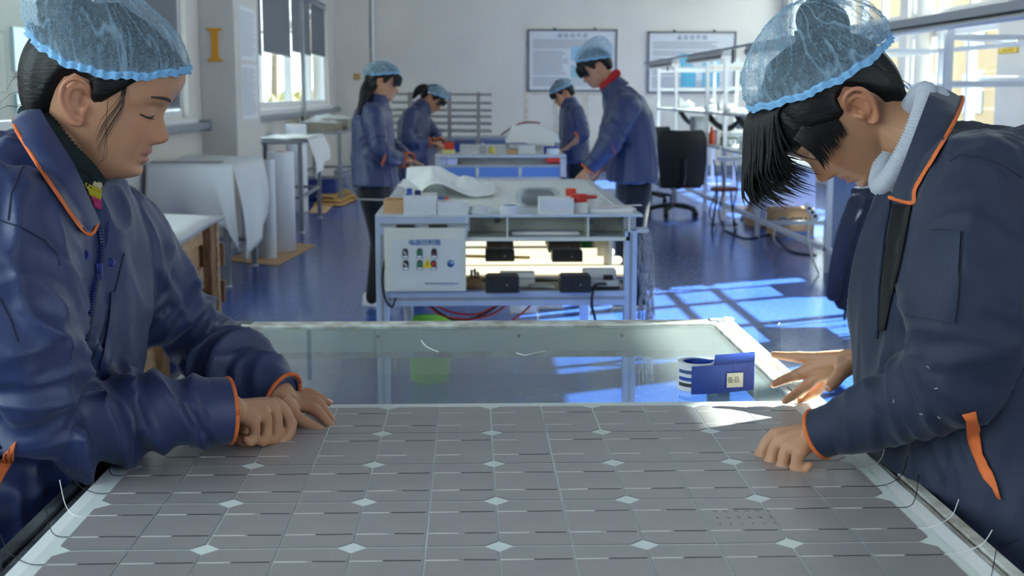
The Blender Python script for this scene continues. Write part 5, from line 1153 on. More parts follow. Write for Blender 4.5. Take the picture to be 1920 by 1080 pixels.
def cap_mat(name='blue_cap', base=.30, rgb=(178, 206, 226)):
    m = bpy.data.materials.new(name); m.use_nodes = True; n, l = m.node_tree.nodes, m.node_tree.links; n.clear()
    o = n.new('ShaderNodeOutputMaterial'); tr = n.new('ShaderNodeBsdfTransparent'); df = n.new('ShaderNodeBsdfDiffuse'); tl = n.new('ShaderNodeBsdfTranslucent'); a = n.new('ShaderNodeMixShader'); x = n.new('ShaderNodeMixShader')
    for q in (df, tl): q.inputs['Color'].default_value = (*lin(rgb), 1)
    a.inputs[0].default_value = .4; l.new(df.outputs[0], a.inputs[1]); l.new(tl.outputs[0], a.inputs[2])
    at = n.new('ShaderNodeAttribute'); at.attribute_name = 'dens'; t = n.new('ShaderNodeTexCoord'); z = n.new('ShaderNodeTexNoise'); z.inputs['Scale'].default_value = 260; z.inputs['Detail'].default_value = 3; z.inputs['Distortion'].default_value = 2.0
    l.new(t.outputs['Object'], z.inputs['Vector']); mr = n.new('ShaderNodeMapRange'); mr.inputs['From Min'].default_value = .35; mr.inputs['From Max'].default_value = .65; mr.inputs['To Min'].default_value = -.12; mr.inputs['To Max'].default_value = .12
    l.new(z.outputs['Fac'], mr.inputs[0]); ad = n.new('ShaderNodeMath'); ad.operation = 'ADD'; ad.use_clamp = True; l.new(at.outputs['Fac'], ad.inputs[0]); l.new(mr.outputs[0], ad.inputs[1])
    l.new(ad.outputs[0], x.inputs[0]); l.new(tr.outputs[0], x.inputs[1]); l.new(a.outputs[0], x.inputs[2]); l.new(x.outputs[0], o.inputs[0]); MATS[name] = m; return m
M_cap = cap_mat()
def head_matrix(tragus, fwd, pitch, roll, side, s=1.0):
    """head frame so that the tragus on `side` (+1 left, -1 right) sits at the world point; fwd = horizontal facing, pitch = nod down"""
    f = Vector(fwd).normalized(); up = Vector((0, 0, 1)); left = up.cross(f).normalized()
    f2 = f * math.cos(pitch) - up * math.sin(pitch); u2 = f2.cross(left)
    if roll: q = Matrix.Rotation(roll, 3, f2); left = q @ left; u2 = q @ u2
    M3 = Matrix((f2, left, u2)).transposed() * s; M = M3.to_4x4(); M.translation = Vector(tragus) - M3 @ Vector((0, side * .069, -.027)); return M
def add_head(mb, M, nz=110, nt=120, k=None, ears=True):
    X, t = head_base(nz, nt); X = head_face(X, t, k)
    mb.add([M @ Vector(p) for p in X.reshape(-1, 3)], grid_faces(nz, nt))
    if ears:
        for sd in (-1, 1): ear_parts(mb, M, sd)
def tint_skin(me, M, org, nails=()):
    """per-vertex skin colour: lips, cheeks, ear flush, shade painted into nostrils and lip seam; nails near the finger tips"""
    co = get_co(me) + np.array(org); inv = np.array(M.inverted()); lc = co @ inv[:3, :3].T + inv[:3, 3]
    col = np.tile(SKIN, (len(co), 1)); Y, Z, Xx = lc[:, 1], lc[:, 2], lc[:, 0]
    near = (np.abs(Y) < .11) & (np.abs(Z) < .16) & (np.abs(Xx) < .16)
    def mix(c, wgt): wgt = (np.clip(wgt, 0, 1) * near)[:, None]; col[:] = col * (1 - wgt) + c * wgt
    fr = sstep(.05, .07, Xx)
    for sgn in (-1, 1): mix(BLUSH, .55 * gs(Y, sgn * .042, .024) * gs(Z, -.028, .024) * fr); mix(DARK, .75 * gs(Y, sgn * .0068, .0036) * gs(Z, -.0495, .0028) * fr)  # cheek blush; nostril openings are shade painted into the skin colour
    mix(BLUSH, .5 * gs(Y, 0, .02) * gs(Z, -.036, .012) * fr)
    m = np.clip(1 - (np.abs(Y) / .026) ** 2, 0, 1)
    mix(LIP, np.minimum(1, 1.6 * m) * (sstep(-.0845, -.080, Z) * sstep(-.054, -.0585, Z)) * sstep(.075, .085, Xx))
    mix(DARK, .6 * m * gs(Z, -.0688, .0014) * sstep(.075, .085, Xx))  # dark lip seam: crease shade painted into the colour
    mix(BLUSH, .6 * (np.abs(Y) > .066) * (Xx < .0) * (Xx > -.05) * (np.abs(Z + .012) < .04))
    for p in nails:
        d = np.linalg.norm(co - np.array(p), axis=1); wgt = np.clip(1 - d / .011, 0, 1)[:, None] * .5; col[:] = col * (1 - wgt) + BLUSH * wgt
    set_col(me, 'tint', col)
# ---- hair shell
HL_T = [0, 25, 45, 58, 68, 76, 84, 90, 100, 108, 118, 135, 180]
def hair_shell(M, hl, th=.010, back=.012, nz=90, nt=140, seed=0, low=-.1, fore=0.0):
    X, t = head_base(nz, nt); X[..., 0] += fore * gs(X[..., 2], .056, .034) * np.clip(np.cos(t), 0, 1)[None, :]; deg = np.degrees(np.minimum(t, 2 * np.pi - t)); line = np.interp(deg, HL_T, hl)
    cen = np.array([-.005, 0, .02]); V = X - cen; V /= np.linalg.norm(V, axis=2)[..., None]
    n = pnoise(np.stack([np.cos(t)[None, :] * 9 + 0 * X[..., 2], np.sin(t)[None, :] * 9 + 0 * X[..., 2], X[..., 2] * 6 + seed], -1).reshape(-1, 3)).reshape(nz, nt)
    k = sstep(0, .030, X[..., 2] - line[None, :] - .006 * n)
    off = -.006 + (th * (.4 + .6 * sstep(40, 85, deg)[None, :]) + .006 + .003 * n + back * sstep(105, 150, deg)[None, :] * sstep(.09, .0, X[..., 2])) * k
    X = X + V * off[..., None]; i0 = np.searchsorted(X[:, 0, 2], low)
    X = X[i0:]; mb = MB(); mb.add([M @ Vector(p) for p in X.reshape(-1, 3)], grid_faces(len(X), nt)); return mb
def strands(paths, r=.0006, n=4, res=5):
    mb = MB()
    for p in paths: mb.tube(p, [r] * (len(p) - 1) + [r * .3], n, cap=False, res=res)
    return mb
# ---- bouffant cap in head coordinates
def cap_mesh(M, c, tilt, rf, rs, hgt, puff, lean=(0, 0, 0), nv=120, nu=340, seed=0, dens=.3, pleat=44, wr=1.0, ex=1.0, ru=2.8, rv=1.0, dip=0.0):
    """c rim centre, tilt rotation about y of the rim plane, rf/rs fore-aft and side radii, hgt crown height, puff bulge"""
    v = np.linspace(0, 1, nv)[:, None]; u = np.linspace(0, 2 * np.pi, nu, endpoint=False)[None, :]
    a = v * math.pi / 2
    k = np.cos(a) ** ex * (1 + puff * np.sin(np.pi * np.clip(v * 1.5, 0, 1)) ** .8) ; h = hgt * np.sin(a) ** 1.05
    pl = .5 + .5 * np.cos(u * pleat + 2.2 * np.sin(3 * u + seed) + 1.2 * np.sin(7 * u))
    q = np.stack([np.cos(u) * 2.2 + 0 * v, np.sin(u) * 2.2 + 0 * v, v * 1.6 + seed + 0 * u], -1).reshape(-1, 3)
    n1 = pnoise(q + seed).reshape(nv, nu); wq = q + .35 * np.stack([pnoise(q * 1.7 + 9), pnoise(q * 1.7 + 19), pnoise(q * 1.7 + 29)], -1)
    rid = (1 - np.clip(np.abs(pnoise(wq * np.array([ru, ru, rv]) + 5)) * 15, 0, 1)).reshape(nv, nu) ** 1.4          # sharp creases
    rid2 = (1 - np.clip(np.abs(pnoise(wq * np.array([ru * 2.4, ru * 2.4, rv * 1.6]) + 15)) * 12, 0, 1)).reshape(nv, nu) ** 1.6
    fold = np.exp(-v * 5.5) * pl
    d = wr * (.012 * n1 + .0035 * rid + .0018 * rid2) * sstep(0, .15, v) * (1 - .5 * v) + .003 * (fold - .5) * np.exp(-v * 4)
    X = np.stack([np.cos(u) * (rf * k + d), np.sin(u) * (rs * k + d), h + .6 * d * np.sin(a)], -1)
    L = np.array(lean)[None, None, :] * (np.sin(a) ** 1.2)[..., None]; X = X + L; X[..., 2] -= dip * np.sin(u) ** 2 * (1 - v) ** 2
    ct, st = math.cos(tilt), math.sin(tilt); Rm = np.array([[ct, 0, st], [0, 1, 0], [-st, 0, ct]]); X = X @ Rm.T + np.array(c)
    D = dens + .36 * rid * wr + .15 * rid2 * wr + .30 * np.exp(-v * 9) * (.55 + .45 * pl) + .06 * n1 + 0 * X[..., 0]
    mb = MB(); mb.add([M @ Vector(p) for p in X.reshape(-1, 3)], [(i * nu + j, i * nu + (j + 1) % nu, (i + 1) * nu + (j + 1) % nu, (i + 1) * nu + j) for i in range(nv - 1) for j in range(nu)])
    # gathered elastic rim
    rim = X[0]; rb = MB(); rows = []
    cen = rim.mean(0)
    for s_, o in ((-.004, .0035), (-.001, .0002), (.003, .003), (.007, .0012)):
        p = rim + (rim - cen) / np.linalg.norm(rim - cen, axis=1)[:, None] * (o + .0012 * (pl[0] - .5))[:, None] + (Rm @ np.array([0, 0, 1]))[None, :] * (s_ + .0016 * np.sin(u[0] * 13 + seed) + .001 * np.sin(u[0] * 41 + 3 * np.sin(u[0] * 5)))[:, None]
        rows.append([M @ Vector(x) for x in p])
    rb.sheet(rows, .0006, closed=True)
    return mb, np.clip(D, 0, .96).ravel(), rb
def put_cap(person, M, org_args, label=None):
    mb, D, rb = cap_mesh(M, **org_args); me = mb.mesh('bouffant_cap', worg(person), True)
    at = me.attributes.new('dens', 'FLOAT', 'POINT'); at.data.foreach_set('value', D.astype(np.float32))
    c = part('bouffant_cap', me, M_cap, person, label=label); part('elastic_rim', rb, mat('cap_rim_blue', (128, 180, 222), .7, var=.15, vscale=60), c, True); return c
# ---- hands
FR = {'f': [.0094, .0090, .0076, .0060], 't': [.0120, .0112, .0096, .0074]}
def add_hand(mb, W, Wd, fingers, thumb, s=1.0, palm=.0118):
    """W wrist point, Wd point up the forearm; fingers = 4 lists MCP, PIP, DIP, TIP; thumb = CMC, MCP, IP, TIP"""
    for i, f in enumerate(fingers):
        k = s * (1, 1.04, .98, .86)[i]; p = [Vector(q) for q in f]
        mb.tube([W.lerp(p[0], .25), p[0], p[1], p[2], p[3]], [(palm * s, palm * s), FR['f'][0] * k * 1.06, FR['f'][1] * k, FR['f'][2] * k, FR['f'][3] * k], 12, res=4)
        mb.tube([W.lerp(p[0], -.05), W.lerp(p[0], .5), p[0]], [palm * s * 1.05, palm * s, palm * s * .9], 12, res=2)
        for j, g in ((0, 1.10), (1, 1.07)):   # knuckles
            mb.tube([p[j] + (p[j] - p[j + 1]).normalized() * .002, p[j] + (p[j + 1] - p[j]).normalized() * .003], FR['f'][j] * k * g, 10)
    for i in range(3):
        a, b = Vector(fingers[i][0]), Vector(fingers[i + 1][0]); m = (a + b) / 2; mb.tube([W.lerp(m, .2), W.lerp(m, .6), W.lerp(m, .95)], [palm * s * .95, palm * s, palm * s * .75], 10)
    t = [Vector(q) for q in thumb]; mb.tube([W.lerp(t[0], .4), *t], [.013 * s] + [r * s for r in FR['t']], 12, res=4)
    mb.tube([t[0], t[0].lerp(Vector(fingers[0][0]), .35), t[1]], [.014 * s, .013 * s, .010 * s], 10, res=3)     # thenar web
    mb.tube([W, W.lerp(Wd, .5), Wd], [(.026 * s, .019 * s), (.026 * s, .021 * s), (.0255 * s, .023 * s)], 14, res=3, up=(0, 0, 1))
def nail(person, tip, prev, outw, w=.0052, ln=.010, body=None):
    tip, prev = Vector(tip), Vector(prev); d = (tip - prev).normalized(); o = Vector(outw); o = (o - d * o.dot(d)).normalized(); s = d.cross(o)
    c = tip + d * .0012 + o * .0046
    rows = [[c + d * (ln * (v - .6)) + s * (w * u * (1 - .25 * v * v)) + o * (.0012 - .0022 * u * u - .0012 * v * v) for u in np.linspace(-1, 1, 7)] for v in np.linspace(0, 1, 6)]
    part('fingernail', MB().sheet(rows, .0006), mat('nail', (226, 182, 162), .3), person, True)
# ---- clothes
def loft(mb, rings, n=40):
    """rings: (centre, side vector, front vector, half width, half depth[, exponent])"""
    vs = []; R_ = []
    for r in rings:
        c, sd, fw, a, b = r[:5]; e = 2 / (r[5] if len(r) > 5 else 2.4)
        R_.append([Vector(c) + Vector(sd) * (a * math.copysign(abs(math.cos(t)) ** e, math.cos(t))) + Vector(fw) * (b * math.copysign(abs(math.sin(t)) ** e, math.sin(t))) for t in np.linspace(0, 2 * math.pi, n, endpoint=False)])
    o = len(mb.v); mb.grid(R_, closed=True); L = len(R_) - 1
    mb.f.append(tuple(o + j for j in range(n - 1, -1, -1))); mb.f.append(tuple(o + L * n + j for j in range(n))); return mb
def seg_param(co, pts):
    """arc length and offset vector of points relative to a polyline"""
    best = np.full(len(co), 1e9); S = np.zeros(len(co)); O = np.zeros((len(co), 3)); acc = 0
    for a, b in zip(pts[:-1], pts[1:]):
        a, b = np.array(a), np.array(b); d = b - a; L = np.linalg.norm(d); t = np.clip(((co - a) @ d) / L ** 2, 0, 1); p = a + t[:, None] * d; r = np.linalg.norm(co - p, axis=1)
        m = r < best; best[m] = r[m]; S[m] = acc + t[m] * L; O[m] = (co - p)[m]; acc += L
    return S, O, best, acc
def ridge(n, k=3.0): return 1 - np.clip(np.abs(n) * k, 0, 1)
def folds(q, sharp=2.6):
    """soft cloth folds: warped, rounded ridges with narrow valleys"""
    wq = q + .7 * np.stack([pnoise(q * .55 + 33), pnoise(q * .55 + 51), pnoise(q * .55 + 77)], -1)
    return (1 - np.clip(np.abs(pnoise(wq)) * sharp, 0, 1) ** .8) - .45
def wrinkle(me, org, arms, amp=.006, tamp=.004, seed=0, axis=None, elb=.5):
    """displace a jacket: folds across the sleeves, long hanging folds on the trunk"""
    co = get_co(me) + np.array(org); no = get_no(me); d = np.zeros(len(co)); used = np.zeros(len(co))
    for ai, (pts, rad) in enumerate(arms):
        S, O, r, L = seg_param(co, pts); wgt = sstep(rad * 1.75, rad * 1.2, r) * sstep(0.02, .10, S)
        u = S / L; q = np.stack([S * 15 + 9 * O[:, 2] - 5.0 * O[:, 1], O[:, 0] * 5 + ai * 11, O[:, 1] * 5 + O[:, 2] * 3 + seed], -1)
        n = .75 * folds(q) + .35 * folds(q * 1.9 + 5, 3) + .5 * pnoise(q * .6 + 7)
        A = amp * (.35 + .85 * gs(u, elb, .20) + .45 * gs(u, .80, .12)) * sstep(1.0, .90, u)
        q2 = np.stack([S * 4, O[:, 0] * 17, O[:, 1] * 17 + O[:, 2] * 14 + seed], -1); n2 = folds(q2) * gs(u, .20, .2)
        d += wgt * (A * n + amp * .45 * n2); used = np.maximum(used, wgt)
    q = np.stack([co[:, 0] * 9, co[:, 1] * 9, co[:, 2] * 2.6 + seed], -1)
    d += (1 - used) * tamp * (.9 * folds(q) + .4 * folds(q * 2.1 + 9, 3) + .5 * pnoise(q * .7))
    set_co(me, get_co(me) + no * d[:, None])
def ring_tube(c, axis, ra, rb, r, sidev, n=28, rot=0):
    ax = Vector(axis).normalized(); s_ = Vector(sidev); s_ = (s_ - ax * s_.dot(ax)).normalized(); f = ax.cross(s_)
    pts = [Vector(c) + s_ * ra * math.cos(t) + f * rb * math.sin(t) for t in np.linspace(0, 2 * math.pi, n + 1)]
    mb = MB(); mb.tube(pts, r, 8, cap=False); return mb
def legs(mb, hipc, sdv, fwd, feet, knees=None, w=.085, r=(.088, .062, .05)):
    for sg, ft in zip((1, -1), feet):
        h = Vector(hipc) + Vector(sdv) * w * sg; ft = Vector(ft); kn = h.lerp(ft, .48) + Vector(fwd) * .02
        mb.tube([h, kn, ft + Vector((0, 0, .05))], [(r[0], r[0] * 1.1), (r[1], r[1]), (r[2], r[2])], 16, res=5)
def shoe(person, ft, fwd, m, sole=None, ln=.24):
    f = Vector(fwd).normalized(); s_ = f.cross(Vector((0, 0, 1))); ft = Vector(ft); mb = MB(); rings = []
    for t, wd, h in ((-.28, .026, .06), (-.22, .033, .075), (-.05, .036, .085), (.2, .040, .062), (.45, .045, .048), (.62, .038, .038), (.7, .02, .028)):
        c = ft + f * (t * ln); rings.append([Vector((c.x, c.y, 0)) + s_ * (wd * math.cos(a)) + Vector((0, 0, .012 + max(0, h * math.sin(a)))) for a in np.linspace(-.3, math.pi + .3, 12)])
    mb.grid(rings); mb.f.append(tuple(range(11, -1, -1))); L = 6 * 12; mb.f.append(tuple(L + j for j in range(12)))
    for i in range(6): mb.f.append((i * 12, i * 12 + 11, (i + 1) * 12 + 11, (i + 1) * 12))
    o = part('shoe', mb, m, person, True, 60)
    sb = MB(); poly = []
    for t, wd in ((-.30, .02), (-.24, .034), (0, .037), (.3, .046), (.5, .047), (.66, .034), (.73, .01)): poly.append(ft + f * (t * ln) + s_ * wd)
    for t, wd in ((.73, .01), (.66, .034), (.5, .047), (.3, .046), (0, .037), (-.24, .034), (-.30, .02)): poly.append(ft + f * (t * ln) - s_ * wd)
    sb.prism([Vector((p.x, p.y, .001)) for p in poly], (0, 0, .02)); part('sole', sb, sole or M_white, o)
def unbury(mb, bvh, maxd=.05, off=.004):
    for i, v in enumerate(mb.v):
        d = v - CAM; L = d.length; d.normalize(); loc, n, k, dist = bvh.ray_cast(CAM, d)
        if loc is not None and 0 < L - dist + off < maxd: mb.v[i] = CAM + d * (dist - off)
    return mb
def strip(A, B, th=.002, n=24, m=6, bulge=0.0, nrm=None):
    """cloth strip between two 3D polylines (resampled), optional bulge along nrm"""
    def rs(pl):
        pl = [Vector(p) for p in pl]; d = [0]
        for a, b in zip(pl, pl[1:]): d.append(d[-1] + (b - a).length)
        out = []
        for t in np.linspace(0, d[-1], n):
            i = max(0, min(np.searchsorted(d, t) - 1, len(pl) - 2)); s_ = (t - d[i]) / max(1e-9, d[i + 1] - d[i]); out.append(pl[i].lerp(pl[i + 1], s_))
        return out
    a, b = rs(A), rs(B); rows = []
    for j in range(m):
        t = j / (m - 1); rows.append([a[i].lerp(b[i], t) + (Vector(nrm) * bulge * math.sin(t * math.pi) if nrm is not None else Vector((0, 0, 0))) for i in range(n)])
    return MB().sheet(rows, th)
# ================================================================== FOREGROUND WORKERS
def polypx(pts): return [P(*p) for p in pts]
def surf_line(bvh, pts, off=.001):
    out = []
    for a, b in zip(pts, pts[1:]):
        n = max(2, int(math.hypot(b[0] - a[0], b[1] - a[1]) / 9))
        for i in range(n):
            h = hit(bvh, a[0] + (b[0] - a[0]) * i / n, a[1] + (b[1] - a[1]) * i / n, off)
            if h is not None and (not out or (h - out[-1]).length < .06): out.append(h)
    return out
def patch(bvh, poly, off=.002, th=.0015, sub=10):
    """cloth patch lying on a surface: poly = left edge pixel list and right edge pixel list of equal length"""
    A, B = poly; rows = []
    for a, b in zip(A, B):
        row = [hit(bvh, a[0] + (b[0] - a[0]) * i / sub, a[1] + (b[1] - a[1]) * i / sub, off) for i in range(sub + 1)]
        if all(r is not None for r in row): rows.append(row)
    return MB().sheet(rows, th) if len(rows) > 1 else None
def dens(pl, k):
    out = []
    for a, b in zip(pl, pl[1:]): out += [tuple(a[q] + (b[q] - a[q]) * i / k for q in range(len(a))) for i in range(k)]
    return out + [pl[-1]]
def face_surf(bvh, M):
    inv = M.to_3x3()
    def f(y, z, off=.0006):
        o = M @ Vector((.25, y, z)); d = (inv @ Vector((-1, 0, 0))).normalized(); loc, n, i, _ = bvh.ray_cast(o, d); return loc - d * off if loc is not None else M @ Vector((.09, y, z))
    return f
def face_details(person, bvh, M, brows=True):
    f = face_surf(bvh, M); mb = MB(); lb = MB()
    for s in (-1, 1):
        ys = np.linspace(.013, .050, 12); zs_ = [.0195 + .0045 * math.sin((y - .013) / .037 * 2.4) - .05 * max(0, y - .042) for y in ys]
        mb.tube([f(s * y, z, -.0002) for y, z in zip(ys, zs_)], [.0012 + .0012 * math.sin(i / 11 * 3.1) for i in range(12)], 8)
        ys = np.linspace(.0175, .0465, 12); zs_ = [-.0065 - .0030 * math.sin((y - .0175) / .029 * 3.14) for y in ys]
        lb.tube([f(s * y, z, .0003) for y, z in zip(ys, zs_)], [.0006] + [.0011] * 10 + [.0006], 6)
        for y, z in zip(ys[3:], zs_[3:]): a = f(s * y, z, .0005); d = (M.to_3x3() @ Vector((.8, s * .25, -.5))).normalized(); lb.tube([a, a + d * .003, a + d * .0055 + (M.to_3x3() @ Vector((0, 0, .001)))], [.0004, .0003, .0001], 4, cap=False)
    if brows: part('eyebrows', mb, mat('brow_hair', (52, 40, 36), .7), person, True)
    part('eyelashes', lb, mat('lash_black', (20, 16, 16), .5), person, True)
def fg_body(name, label, foot, M, neck, torso, arms, hands, hips, sd, fw, feet, cls='front workers'):
    r = thing(name, label, 'person', foot); mb = MB(); add_head(mb, M, k=dict(fore=.012) if cls == 'l' else None)
    nk = [Vector(p) for p in neck]; base = M @ Vector((-.022, 0, -.045)); sk = M @ Vector((-.012, 0, -.085))
    mb.tube([nk[0], nk[1], nk[1].lerp(base, .5), base], [.050, .050, .049, .054], 20, res=4)
    loft(mb, [(c, sd, fw, a * .80, b * .76) for c, a, b in torso[:-1]], 28)
    for pts in arms: mb.tube(pts, [.034, .034, .032, .027, .022], 14, res=6)
    nails = []
    for h in hands: add_hand(mb, *h[:4], s=h[4] if len(h) > 4 else 1.0); nails += [f[3] for f in h[2]] + [h[3][3]]
    legs(mb, hips, sd, fw, feet)
    me = remesh(mb, .0022, 3, .5); org = Vector(foot); bv = bvh_of(me)
    loc = bpy.data.meshes.new('body'); tint_skin(me, M, Vector((0, 0, 0)), nails)
    me.transform(Matrix.Translation(-org)); part('body', me, M_skin, r)
    return r, bv
def fg_jacket(r, torso, sd, fw, arms, m, seed, amp, tamp, voxel=.005, elb=.5):
    mb = MB(); loft(mb, [(c, sd, fw, a, b) for c, a, b in torso], 48)
    for pts, rad in arms: mb.tube(pts, rad, 22, cap='start', res=8)
    me = remesh(mb, voxel, 8, .5)
    wrinkle(me, Vector((0, 0, 0)), [([tuple(p) for p in pts], max(rad[1:])) for pts, rad in arms], amp, tamp, seed, elb=elb)
    me.update(); bv = bvh_of(me); me.transform(Matrix.Translation(-worg(r))); return part('jacket', me, m, r), bv
def cuff(r, pts, rad, m, sidev):
    """turned sleeve end with orange binding"""
    e, q = Vector(pts[-1]), Vector(pts[-2]); d = (e - q).normalized(); ra = rad
    c = part('cuff', MB().lathe(e - d * .055, [(ra * .6, 0), (ra * 1.0, .004), (ra * 1.03, .03), (ra * 1.0, .056), (ra * .82, .058), (ra * .80, .02)], 30, axis=d, closed=False), m, r, True, 60)
    part('cuff_binding', ring_tube(e + d * .002, d, ra * .97, ra * .97, .0032, sidev), M_orange, c, True)
def zipteeth(r, line, m, step=.0042):
    mb = MB(); acc = 0
    for a, b in zip(line, line[1:]):
        L = (b - a).length; t = 0
        while t < L: p = a.lerp(b, t / L); d = (b - a).normalized(); mb.bar(p - d * .001, p + d * .001, .004, .002); t += step
    part('zipper_teeth', mb, m, r, kind='stuff')

# ---------------------------------------------------------------- left worker
fwL = Vector((math.cos(R(-20)), math.sin(R(-20)), 0)); sdL = Vector((-fwL.y, fwL.x, 0))
ML = head_matrix(P(163, 216, 1.70), (.995, .06, 0), R(17), R(3), -1, .92)
torL = [(P(-8, 1230, 1.74), .20, .125), (P(-3, 1080, 1.74), .205, .128), (P(12, 900, 1.75), .20, .122), (P(40, 720, 1.75), .20, .12), (P(50, 580, 1.75), .20, .12), (P(55, 470, 1.75), .195, .112), (P(52, 390, 1.75), .165, .10), (P(50, 320, 1.755), .12, .085), (P(58, 262, 1.76), .075, .062)]
c6 = lambda x, y, z: P(400 + x / 6.75, 700 + y / 6.75, z)
nearL = [P(22, 425, 1.60), P(50, 610, 1.57), P(92, 782, 1.63), P(235, 784, 1.70), P(426, 770, 1.762)]
farL = [P(205, 455, 1.90), P(300, 560, 1.96), P(372, 652, 2.0), P(450, 705, 1.97), P(527, 747, 1.937)]
hLr = (c6(215, 435, 1.765), c6(-120, 440, 1.735), [[c6(800, 400, 1.835), c6(975, 650, 1.838), c6(925, 810, 1.83), c6(820, 900, 1.82)], [c6(725, 430, 1.815), c6(800, 690, 1.82), c6(770, 830, 1.815), c6(690, 850, 1.80)], [c6(630, 520, 1.792), c6(668, 750, 1.797), c6(640, 862, 1.792), c6(560, 840, 1.78)], [c6(505, 610, 1.77), c6(515, 795, 1.776), c6(480, 870, 1.772), c6(415, 830, 1.765)]], [c6(330, 610, 1.80), c6(430, 790, 1.815), c6(400, 850, 1.80), c6(330, 840, 1.786)])
hLl = (c6(835, 265, 1.932), c6(640, 130, 1.955), [[c6(1050, 395, 1.93), c6(1285, 460, 1.925), c6(1430, 610, 1.918), c6(1535, 722, 1.908)], [c6(1045, 340, 1.947), c6(1310, 372, 1.947), c6(1430, 510, 1.945), c6(1520, 640, 1.938)], [c6(1020, 300, 1.965), c6(1220, 258, 1.975), c6(1340, 305, 1.975), c6(1465, 370, 1.975)], [c6(985, 285, 1.985), c6(1130, 272, 2.0), c6(1220, 300, 2.0), c6(1310, 335, 2.0)]], [c6(890, 400, 1.912), c6(1040, 555, 1.902), c6(1190, 640, 1.898), c6(1440, 770, 1.893)])
footL = (-.66, 1.70, 0)
pL, bvL = fg_body('person', 'woman at the left in navy jacket and blue cap, both hands on the cells', footL, ML, [P(75, 400, 1.76), P(105, 300, 1.76)], torL, [nearL, farL], [hLr, hLl], (-.66, 1.72, .86), sdL, fwL, [(-.70, 1.83, 0), (-.66, 1.60, 0)], 'l')
face_details(pL, bvL, ML)
for h in (hLl,):
    nail(pL, h[2][0][3], h[2][0][2], UPV * .8 - FWD * .5 + RGT * .25); nail(pL, h[3][3], h[3][2], UPV * .9 - FWD * .4, .006, .012); nail(pL, h[2][1][3], h[2][1][2], UPV * .8 - FWD * .3 + RGT * .4); nail(pL, h[2][2][3], h[2][2][2], UPV)
HLL = [.046, .045, .043, .032, .008, -.014, -.02, .010, .014, .004, -.03, -.06, -.07]
part('hair', hair_shell(ML, HLL, .010, seed=1, fore=.012), M_hair, pL, True)
hm = lambda x, y, z: ML @ Vector((x, y, z))
bun = MB().tube([hm(-.05, 0, .08), hm(-.08, 0, .10), hm(-.09, 0, .11)], [.036, .038, .03], 18, res=4); part('hair_bun', bun, M_hair, pL, True)
rd = random.Random(3); st = []
for i in range(18):
    u = rd.random(); o = rd.uniform(-.004, .004)
    st.append([hm(.040 + o, -.066 - .004 * u, .030), hm(.036 + .012 * u, -.0725, .006 - .01 * u), hm(.022 + .018 * u, -.074, -.025 - .015 * u), hm(.018 + .012 * u, -.073, -.05 - .03 * u)])
for i in range(2): st.append([hm(.022, -.071, .01), hm(.030, -.076, -.03), hm(.037 + .004 * i, -.074, -.075), hm(.030, -.072, -.098 + .01 * i)])
for i in range(22):
    u = rd.uniform(-1, 1); z = rd.uniform(-.05, .03); st.append([hm(-.095, u * .04, z), hm(-.108 - rd.random() * .01, u * .045, z - .005), hm(-.114 - rd.random() * .02, u * .05, z + rd.uniform(-.03, .0))])
part('loose_strands', strands(st, .00028), M_hair, pL, True, kind='stuff')
put_cap(pL, ML, dict(c=(-.006, 0, .067), tilt=R(-2), rf=.116, rs=.092, hgt=.098, puff=.07, lean=(-.05, 0, .0), dip=.030, seed=4.0, dens=.27))
jL, jbL = fg_jacket(pL, torL, sdL, fwL, [(nearL, [.078, .070, .060, .054, .044]), (farL, [.078, .066, .056, .050, .042])], M_navy, 2.0, .036, .020, elb=.55)
cuff(pL, nearL, .0455, M_navy, RGT); cuff(pL, farL, .042, M_navy, RGT)
inner = [(84, 196, 1.86), (72, 191, 1.79), (74, 205, 1.71), (92, 240, 1.675), (137, 312, 1.645), (183, 420, 1.655)]; outer = [(50, 212, 1.88), (32, 216, 1.79), (26, 232, 1.69), (46, 270, 1.64), (100, 352, 1.612), (162, 437, 1.625)]
def collar(r, inner, outer, m, nrm, bvh, tip=True):
    c = part('collar', unbury(strip(polypx(inner), polypx(outer), .004, 40, 10, .008, nrm), bvh, .08, .006), m, r, True, 60)
    o = polypx(outer) + ([polypx(inner)[-1]] if tip else [])
    part('collar_binding', unbury(MB().tube(o, .0026, 8, res=8), bvh, .08, .009), M_orange, c, True); return c
collar(pL, inner, outer, M_navy, -FWD, jbL)
part('collar', strip(polypx([(176, 342, 1.85), (188, 380, 1.80), (194, 418, 1.76)]), polypx([(196, 340, 1.88), (206, 380, 1.86), (205, 420, 1.80)]), .004, 14, 5, .004, -FWD), M_navy, pL, True)
ax = (RGT * .775 + UPV * .63 + FWD * .1).normalized(); cT = P(122, 274, 1.765)
M_knit = mat('dark_green_knit', (22, 38, 40), .9, bump=.5, bscale=500)
def rib_ring(c, axis, ra, rb, r, sidev, ribs, n=300, flat=1.0):
    ax_ = Vector(axis).normalized(); s_ = Vector(sidev); s_ = (s_ - ax_ * s_.dot(ax_)).normalized(); f = ax_.cross(s_); T = np.linspace(0, 2 * math.pi, n + 1)
    pts = [Vector(c) + s_ * ra * math.cos(t) + f * rb * math.sin(t) for t in T]; mb = MB(); mb.tube(pts, [r * (1 + .10 * math.sin(ribs * t)) for t in T], 10, cap=False); return mb
for i, (m, off, rr) in enumerate(((M_knit, .004, .0135), (M_knit, -.012, .013))):
    k = 1 + .06 * i; part('turtleneck' if i < 2 else 'sweater_stripe', rib_ring(cT + ax * off + RGT * .003 * i, ax, .058 * k, .060 * k, rr, FWD, 64, 260), m, pL, True)
